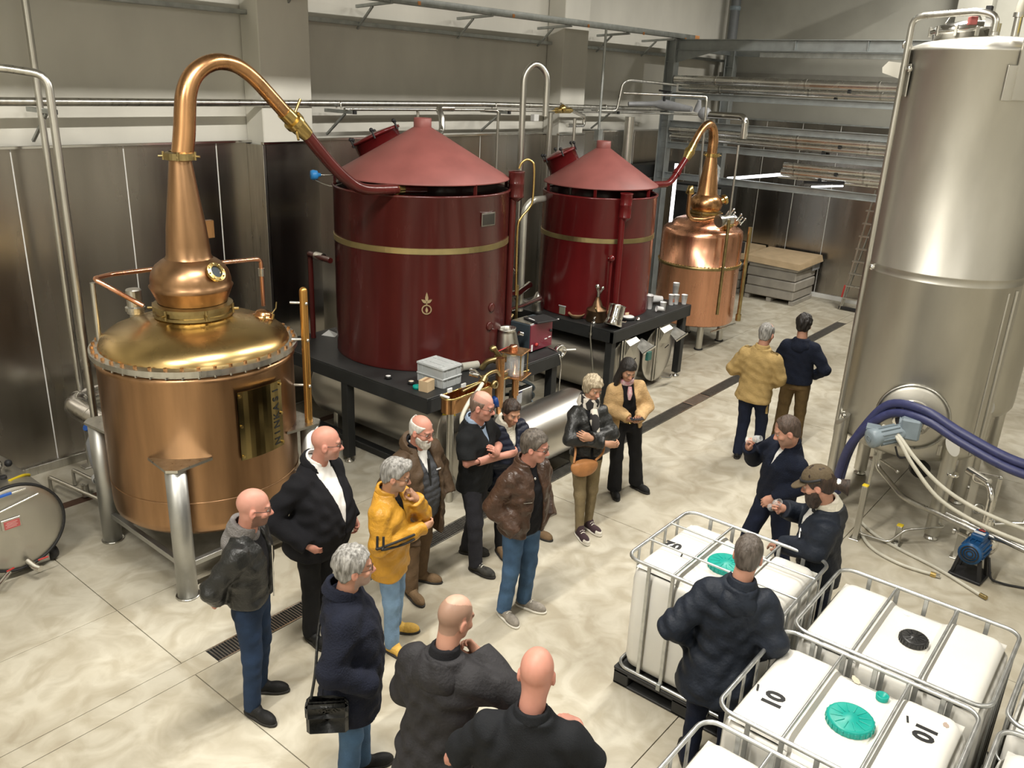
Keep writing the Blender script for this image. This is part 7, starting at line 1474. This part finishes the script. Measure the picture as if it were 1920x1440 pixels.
# 11 man in khaki jacket walking away
p = make('grey haired man in khaki jacket walking away, leftmost of the pair by the drain', (9.63, 3.76, 1.665), 74, (9.62, 3.80), 1.78, {-1: (9.56, 3.88, .06, .2), 1: (9.78, 3.70, .06, -.1)}, 66, hpitch=10, skin='fair', wide=1.06)
arms(p, ((.28, .0, 1.15), (.20, .20, 1.02)), ((-.30, -.02, 1.16), (-.14, .22, 1.10))); p.hand = {}; p.body(colors=dict(crown=((.62, .34, .27), .8))); p.top(tan_j, .034, -.12, .01, sleeve=1., sl_r=1.15, sd=11., amp=.006, neck=.585); p.collar(tan_j, .078, .055, .018, .1, .05); p.trousers(ink_d, .014, .008, 11.); p.shoes(shoe_k); p.hair(hair_gr, .085, .0, -.075, .008, noise=.003, top=(.098, -.03))
p.strap(tan_j, [p.T(.17, .02, -.10), p.T(.19, .0, -.2), p.T(.2, -.01, -.26)], .016, 'jacket_strap'); 
for sd in (1, -1): mesh_part('epaulette', *(lambda m: (m.v, m.f))(MB().bar(tuple(p.T(sd*.09, -.03, .563)), tuple(p.T(sd*.21, -.03, .545)), .045, .012)), tan_j, p.root)
# 12 man in navy sweater walking away
p = make('dark haired man in navy hooded sweater and chinos walking away, rightmost of the pair', (10.42, 3.60, 1.665), 84, (10.36, 3.56), 1.78, {-1: (10.22, 3.66, .05, .1), 1: (10.5, 3.48, .05, -.1)}, 78, hpitch=4, skin='tan')
arms(p, ((.32, -.04, 1.15), (.20, .16, 1.0)), ((-.28, .0, 1.15), (-.2, .2, 1.05))); p.hand = {}; p.body(); p.top(navy_k, .026, -.02, sleeve=1., sl_r=1.12, sd=12., neck=.58); p.hood(navy_k, .9); p.trousers(chino, .014, .01, 12.); p.shoes(shoe_k); p.hair(hair_k, .085, -.01, -.075, .018, noise=.006)
# 13 man nosing a glass
p = make('man in navy quarter zip sweater bending his head to smell a tasting glass', (6.80, 2.34, 1.665), -142, (7.0, 2.42), 1.80, {1: (6.94, 2.66, .03, -.3), -1: (7.06, 2.22, .03, .3)}, -168, hpitch=26, skin='fair', wide=1.04)
arms(p, ((.30, .08, 1.17), (.13, .27, 1.38)), ((-.30, -.04, 1.17), (-.20, .18, 1.02))); p.hand = {1: ((-.6, -.3, .2), .7, (-.2, .35, .8)), -1: ((.5, 0, -.5), .5)}
p.body(colors=dict(stubble=((.33, .22, .17), .5), scalp=((.16, .10, .075), .6))); p.top(navy_k, .026, -.06, sleeve=.97, sl_r=1.12, sd=13., open_w=([.36, .5, .6], [.0, .022, .04])); p.top(white_sh, .006, .25, arms=False, name='shirt', neck=.55); p.collar(navy_k, .078, .06, .016, .15, .035); p.trousers(ink_d, .014, .01, 13.); p.shoes(shoe_k); p.hair(hairm('cropped_brown_hair', (.04, .026, .018), (.09, .06, .045)), .085, .0, -.07, .006, noise=.002, top=(.08, .055))
def tasting_glass(label, c, tilt, s=1.):
    t = thing('tasting_glass', label, 'glass', c); MB().lathe([(.033, 0), (.033, .003), (.006, .008), (.005, .055), (.02, .065), (.033, .085), (.035, .105), (.028, .135), (.024, .155), (.022, .155), (.026, .135), (.033, .105), (.031, .087), (.018, .068), (0, .064)], c, 20, ax=tilt).build('glass', glass_m, t); MB().lathe([(0, .066), (.017, .069), (.029, .087), (0, .088)], c, 16, ax=tilt).build('spirit', mat('clear_spirit', (.93, .93, .88), .02, trans=1., ior=1.36), t)
def w2(p, l): mw = Matrix.Translation(p.root.location) @ Matrix.Rotation(p.root.rotation_euler.z, 4, 'Z'); return mw @ Vector(tuple(l))
g0 = w2(p, p.arm[1][1]+A_((-.05, .06, .09))); g1 = w2(p, p.hc+A_((.03, .13, -.05))); tasting_glass('small stemmed tasting glass held up to the nose of the quarter zip man', g0, (g1-g0))
# 14 long haired man with cap
p = make('long haired bearded man in brown cap and navy hooded jacket smelling a glass', (5.90, 1.74, 1.685), -176, (6.16, 1.70), 1.80, {1: (6.10, 1.84, .03, -.2), -1: (6.22, 1.52, .03, .2)}, 178, hpitch=24, skin='fair', wide=1.06, belly=.03)
arms(p, ((.26, .12, 1.16), (.10, .33, 1.26)), ((-.30, .06, 1.16), (-.12, .30, 1.06))); p.hand = {1: ((-.6, -.2, .4), .7, (-.3, .75, .3)), -1: ((.3, 0, -.8), .3)}
p.body(colors=dict()); p.top(navy_shell, .034, -.15, sleeve=.97, sl_r=1.2, sd=14., amp=.006, open_w=([-.2, .2, .5, .6], [.03, .05, .06, .08])); p.top(white_sh, .010, -.12, arms=False, name='tee', neck=.585); p.hood(cloth('charcoal_hood', (.030, .032, .036), .8), 1.05); p.collar(cream_k, .080, .08, .022, .3, .045, 'hood_lining'); p.trousers(ink_d, .014, .01, 14.); p.shoes(shoe_k); p.beard(hair_br, .018, .016)
def pony(q, d):
    d = smin(d, rc(q, (0, -.09, .0), (.02, -.19, -.06), .035, .045), .03); d = smin(d, rc(q, (.02, -.19, -.06), (.06, -.27, -.28), .046, .046), .03); return smin(d, rc(q, (.06, -.27, -.28), (.08, -.26, -.50), .044, .014), .03)
p.hair(hair_br, .07, -.01, -.075, .012, extra=pony, noise=.005)
cap_m = cloth('olive_brown_cap', (.10, .075, .045), .85, .3, 60)
def capf(P): q = p.hl(P); d = el(q, (0, -.014, .052), (.092, .112, .098)); d = smax(d, .042+.12*np.maximum(0, -q[:, 1])*0-q[:, 2], .006); return d*p.hs
V, F = nets(capf, p.hc-.2, p.hc+.22, .0065); cp = mesh_part('cap', V, F, cap_m, p.root)
def visf(P): q = p.hl(P); d = el(q, (0, .095, .052-.5*0), (.082, .085, .30)); d = np.maximum(d, np.abs(q[:, 2]-(.052-.25*np.maximum(0, q[:, 1]-.07)-1.6*q[:, 0]**2))-.005); d = smax(d, .06-q[:, 1], .004); return d*p.hs
V, F = nets(visf, p.hc-.2, p.hc+.24, .005); mesh_part('visor', V, F, cap_m, cp)
mb = MB().tube([tuple(p.HP((.094*cos(a), -.014+.116*sin(a), .064))) for a in np.linspace(-.3, pi+.3, 20)], .010, 8); mesh_part('goggle_strap', mb.v, mb.f, rubber, cp)
mb = MB().ball(tuple(p.HP((0, -.135, -.01))), .032, 10); mesh_part('hair_tie', mb.v, mb.f, white_pl, p.root)
lg = p.T(-.12, .165, .34)
for i_, pts in enumerate(([(-.02, .05), (.005, .06), (.012, .04), (-.005, .02), (.01, -.005)], [(-.03, .0), (-.01, .02), (.015, -.02), (.03, -.03)], [(-.02, -.035), (.02, -.04)])):
    mb = MB().tube([tuple(lg+A_((a, -.002+.0*b, b))) for a, b in pts], .006, 6); mesh_part('jacket_emblem', mb.v, mb.f, white_ink, p.root)
g0 = w2(p, p.arm[1][1]+A_((.02, .09, -.02))); g1 = w2(p, p.hc+A_((.03, .09, -.03))); tasting_glass('small stemmed tasting glass in the raised hand of the capped man', g0, (g1-g0))
# 15 man in dark navy coat seen from behind
p = make('short haired man in navy hooded coat seen from behind, by the green lidded container', (4.60, 1.70, 1.665), 96, (4.52, 1.74), 1.78, {-1: (4.44, 1.84, .02, .2), 1: (4.54, 1.62, .02, -.2)}, 84, hpitch=14, skin='fair', wide=1.04)
arms(p, ((.29, -.08, 1.15), (.23, .10, .96)), ((-.34, -.10, 1.16), (-.22, .10, .97))); p.hand = {}; p.body(); p.top(navy_shell, .036, -.28, .05, sleeve=1., sl_r=1.22, sd=15., amp=.008); p.hood(navy_shell, 1.05); p.collar(navy_shell, .082, .06, .02, .1, .05); p.trousers(ink_d, .012, .006, 15.); p.shoes(shoe_k); p.hair(hairm('cropped_grey_brown_hair', (.055, .043, .034), (.12, .10, .085)), .085, .0, -.075, .009, noise=.003)
# 16 man in charcoal hooded jacket from behind
p = make('man with thinning cropped hair in charcoal hooded jacket, seen from behind with an arm raised', (2.86, 2.61, 1.665), 62, (2.72, 2.60), 1.78, {-1: (2.62, 2.70, .02, .2), 1: (2.80, 2.48, .02, -.2)}, 40, hpitch=16, skin='fair', wide=1.06)
arms(p, ((.38, .14, 1.30), (.13, .22, 1.42)), ((-.25, .08, 1.14), (.02, .26, 1.17))); p.hand = {1: ((-.5, -.4, .1), .7)}
p.body(colors=dict(scalp=((.20, .15, .11), .6), crown=((.60, .36, .27), .7))); p.top(grey_hood, .036, -.22, .02, sleeve=.97, sl_r=1.22, sd=16., amp=.009); p.hood(grey_hood, 1.15); p.collar(black_tee, .074, .07, .018, .05, 0); p.trousers(trous_k, .014, .01, 16.); p.shoes(shoe_k)
# 17 bald man in black shirt from behind
p = make('bald broad man in black shirt seen from behind at the bottom edge', (2.78, 1.985, 1.685), 90, (2.66, 1.96), 1.80, {-1: (2.56, 2.08, .02, .2), 1: (2.64, 1.80, .02, -.2)}, 86, hpitch=14, skin='pink', wide=1.22, belly=.08)
arms(p, ((.38, .05, 1.17), (.27, .30, 1.22)), ((-.36, .06, 1.15), (-.10, .32, 1.14))); p.hand = {1: ((-.3, -.2, -.9), .35, (-.6, .5, .0)), -1: ((0, -1, 0), .5)}
p.body(W=1.02, jaw=1.1); p.top(black_shirt, .024, -.1, sleeve=.12, sl_r=1.2, sd=17., amp=.007); p.collar(black_shirt, .080, .05, .014, .08, .04); p.trousers(trous_k, .014, .01, 17.); p.shoes(shoe_k)
# guard rail at the bottom edge
for y_, z_ in ((0, 1.10), (0, .98)): MB().tube([(2.52, 1.55, z_), (2.62, 1.66, z_), (2.70, 1.50, z_-.02), (2.62, 1.28, z_-.06), (2.50, 1.1, z_-.1)], .018, 10, bend=.06).build('rail', black_paint, t_rail)
MB().box((2.60, 1.63, .56), (.05, .05, 1.12)).build('upright', yellow, t_rail); MB().box((2.66, 1.60, .56), (.04, .04, 1.1)).build('upright', black_paint, t_rail); MB().box((2.62, 1.6, .01), (.3, .3, .02)).build('base_plate', black_paint, t_rail)
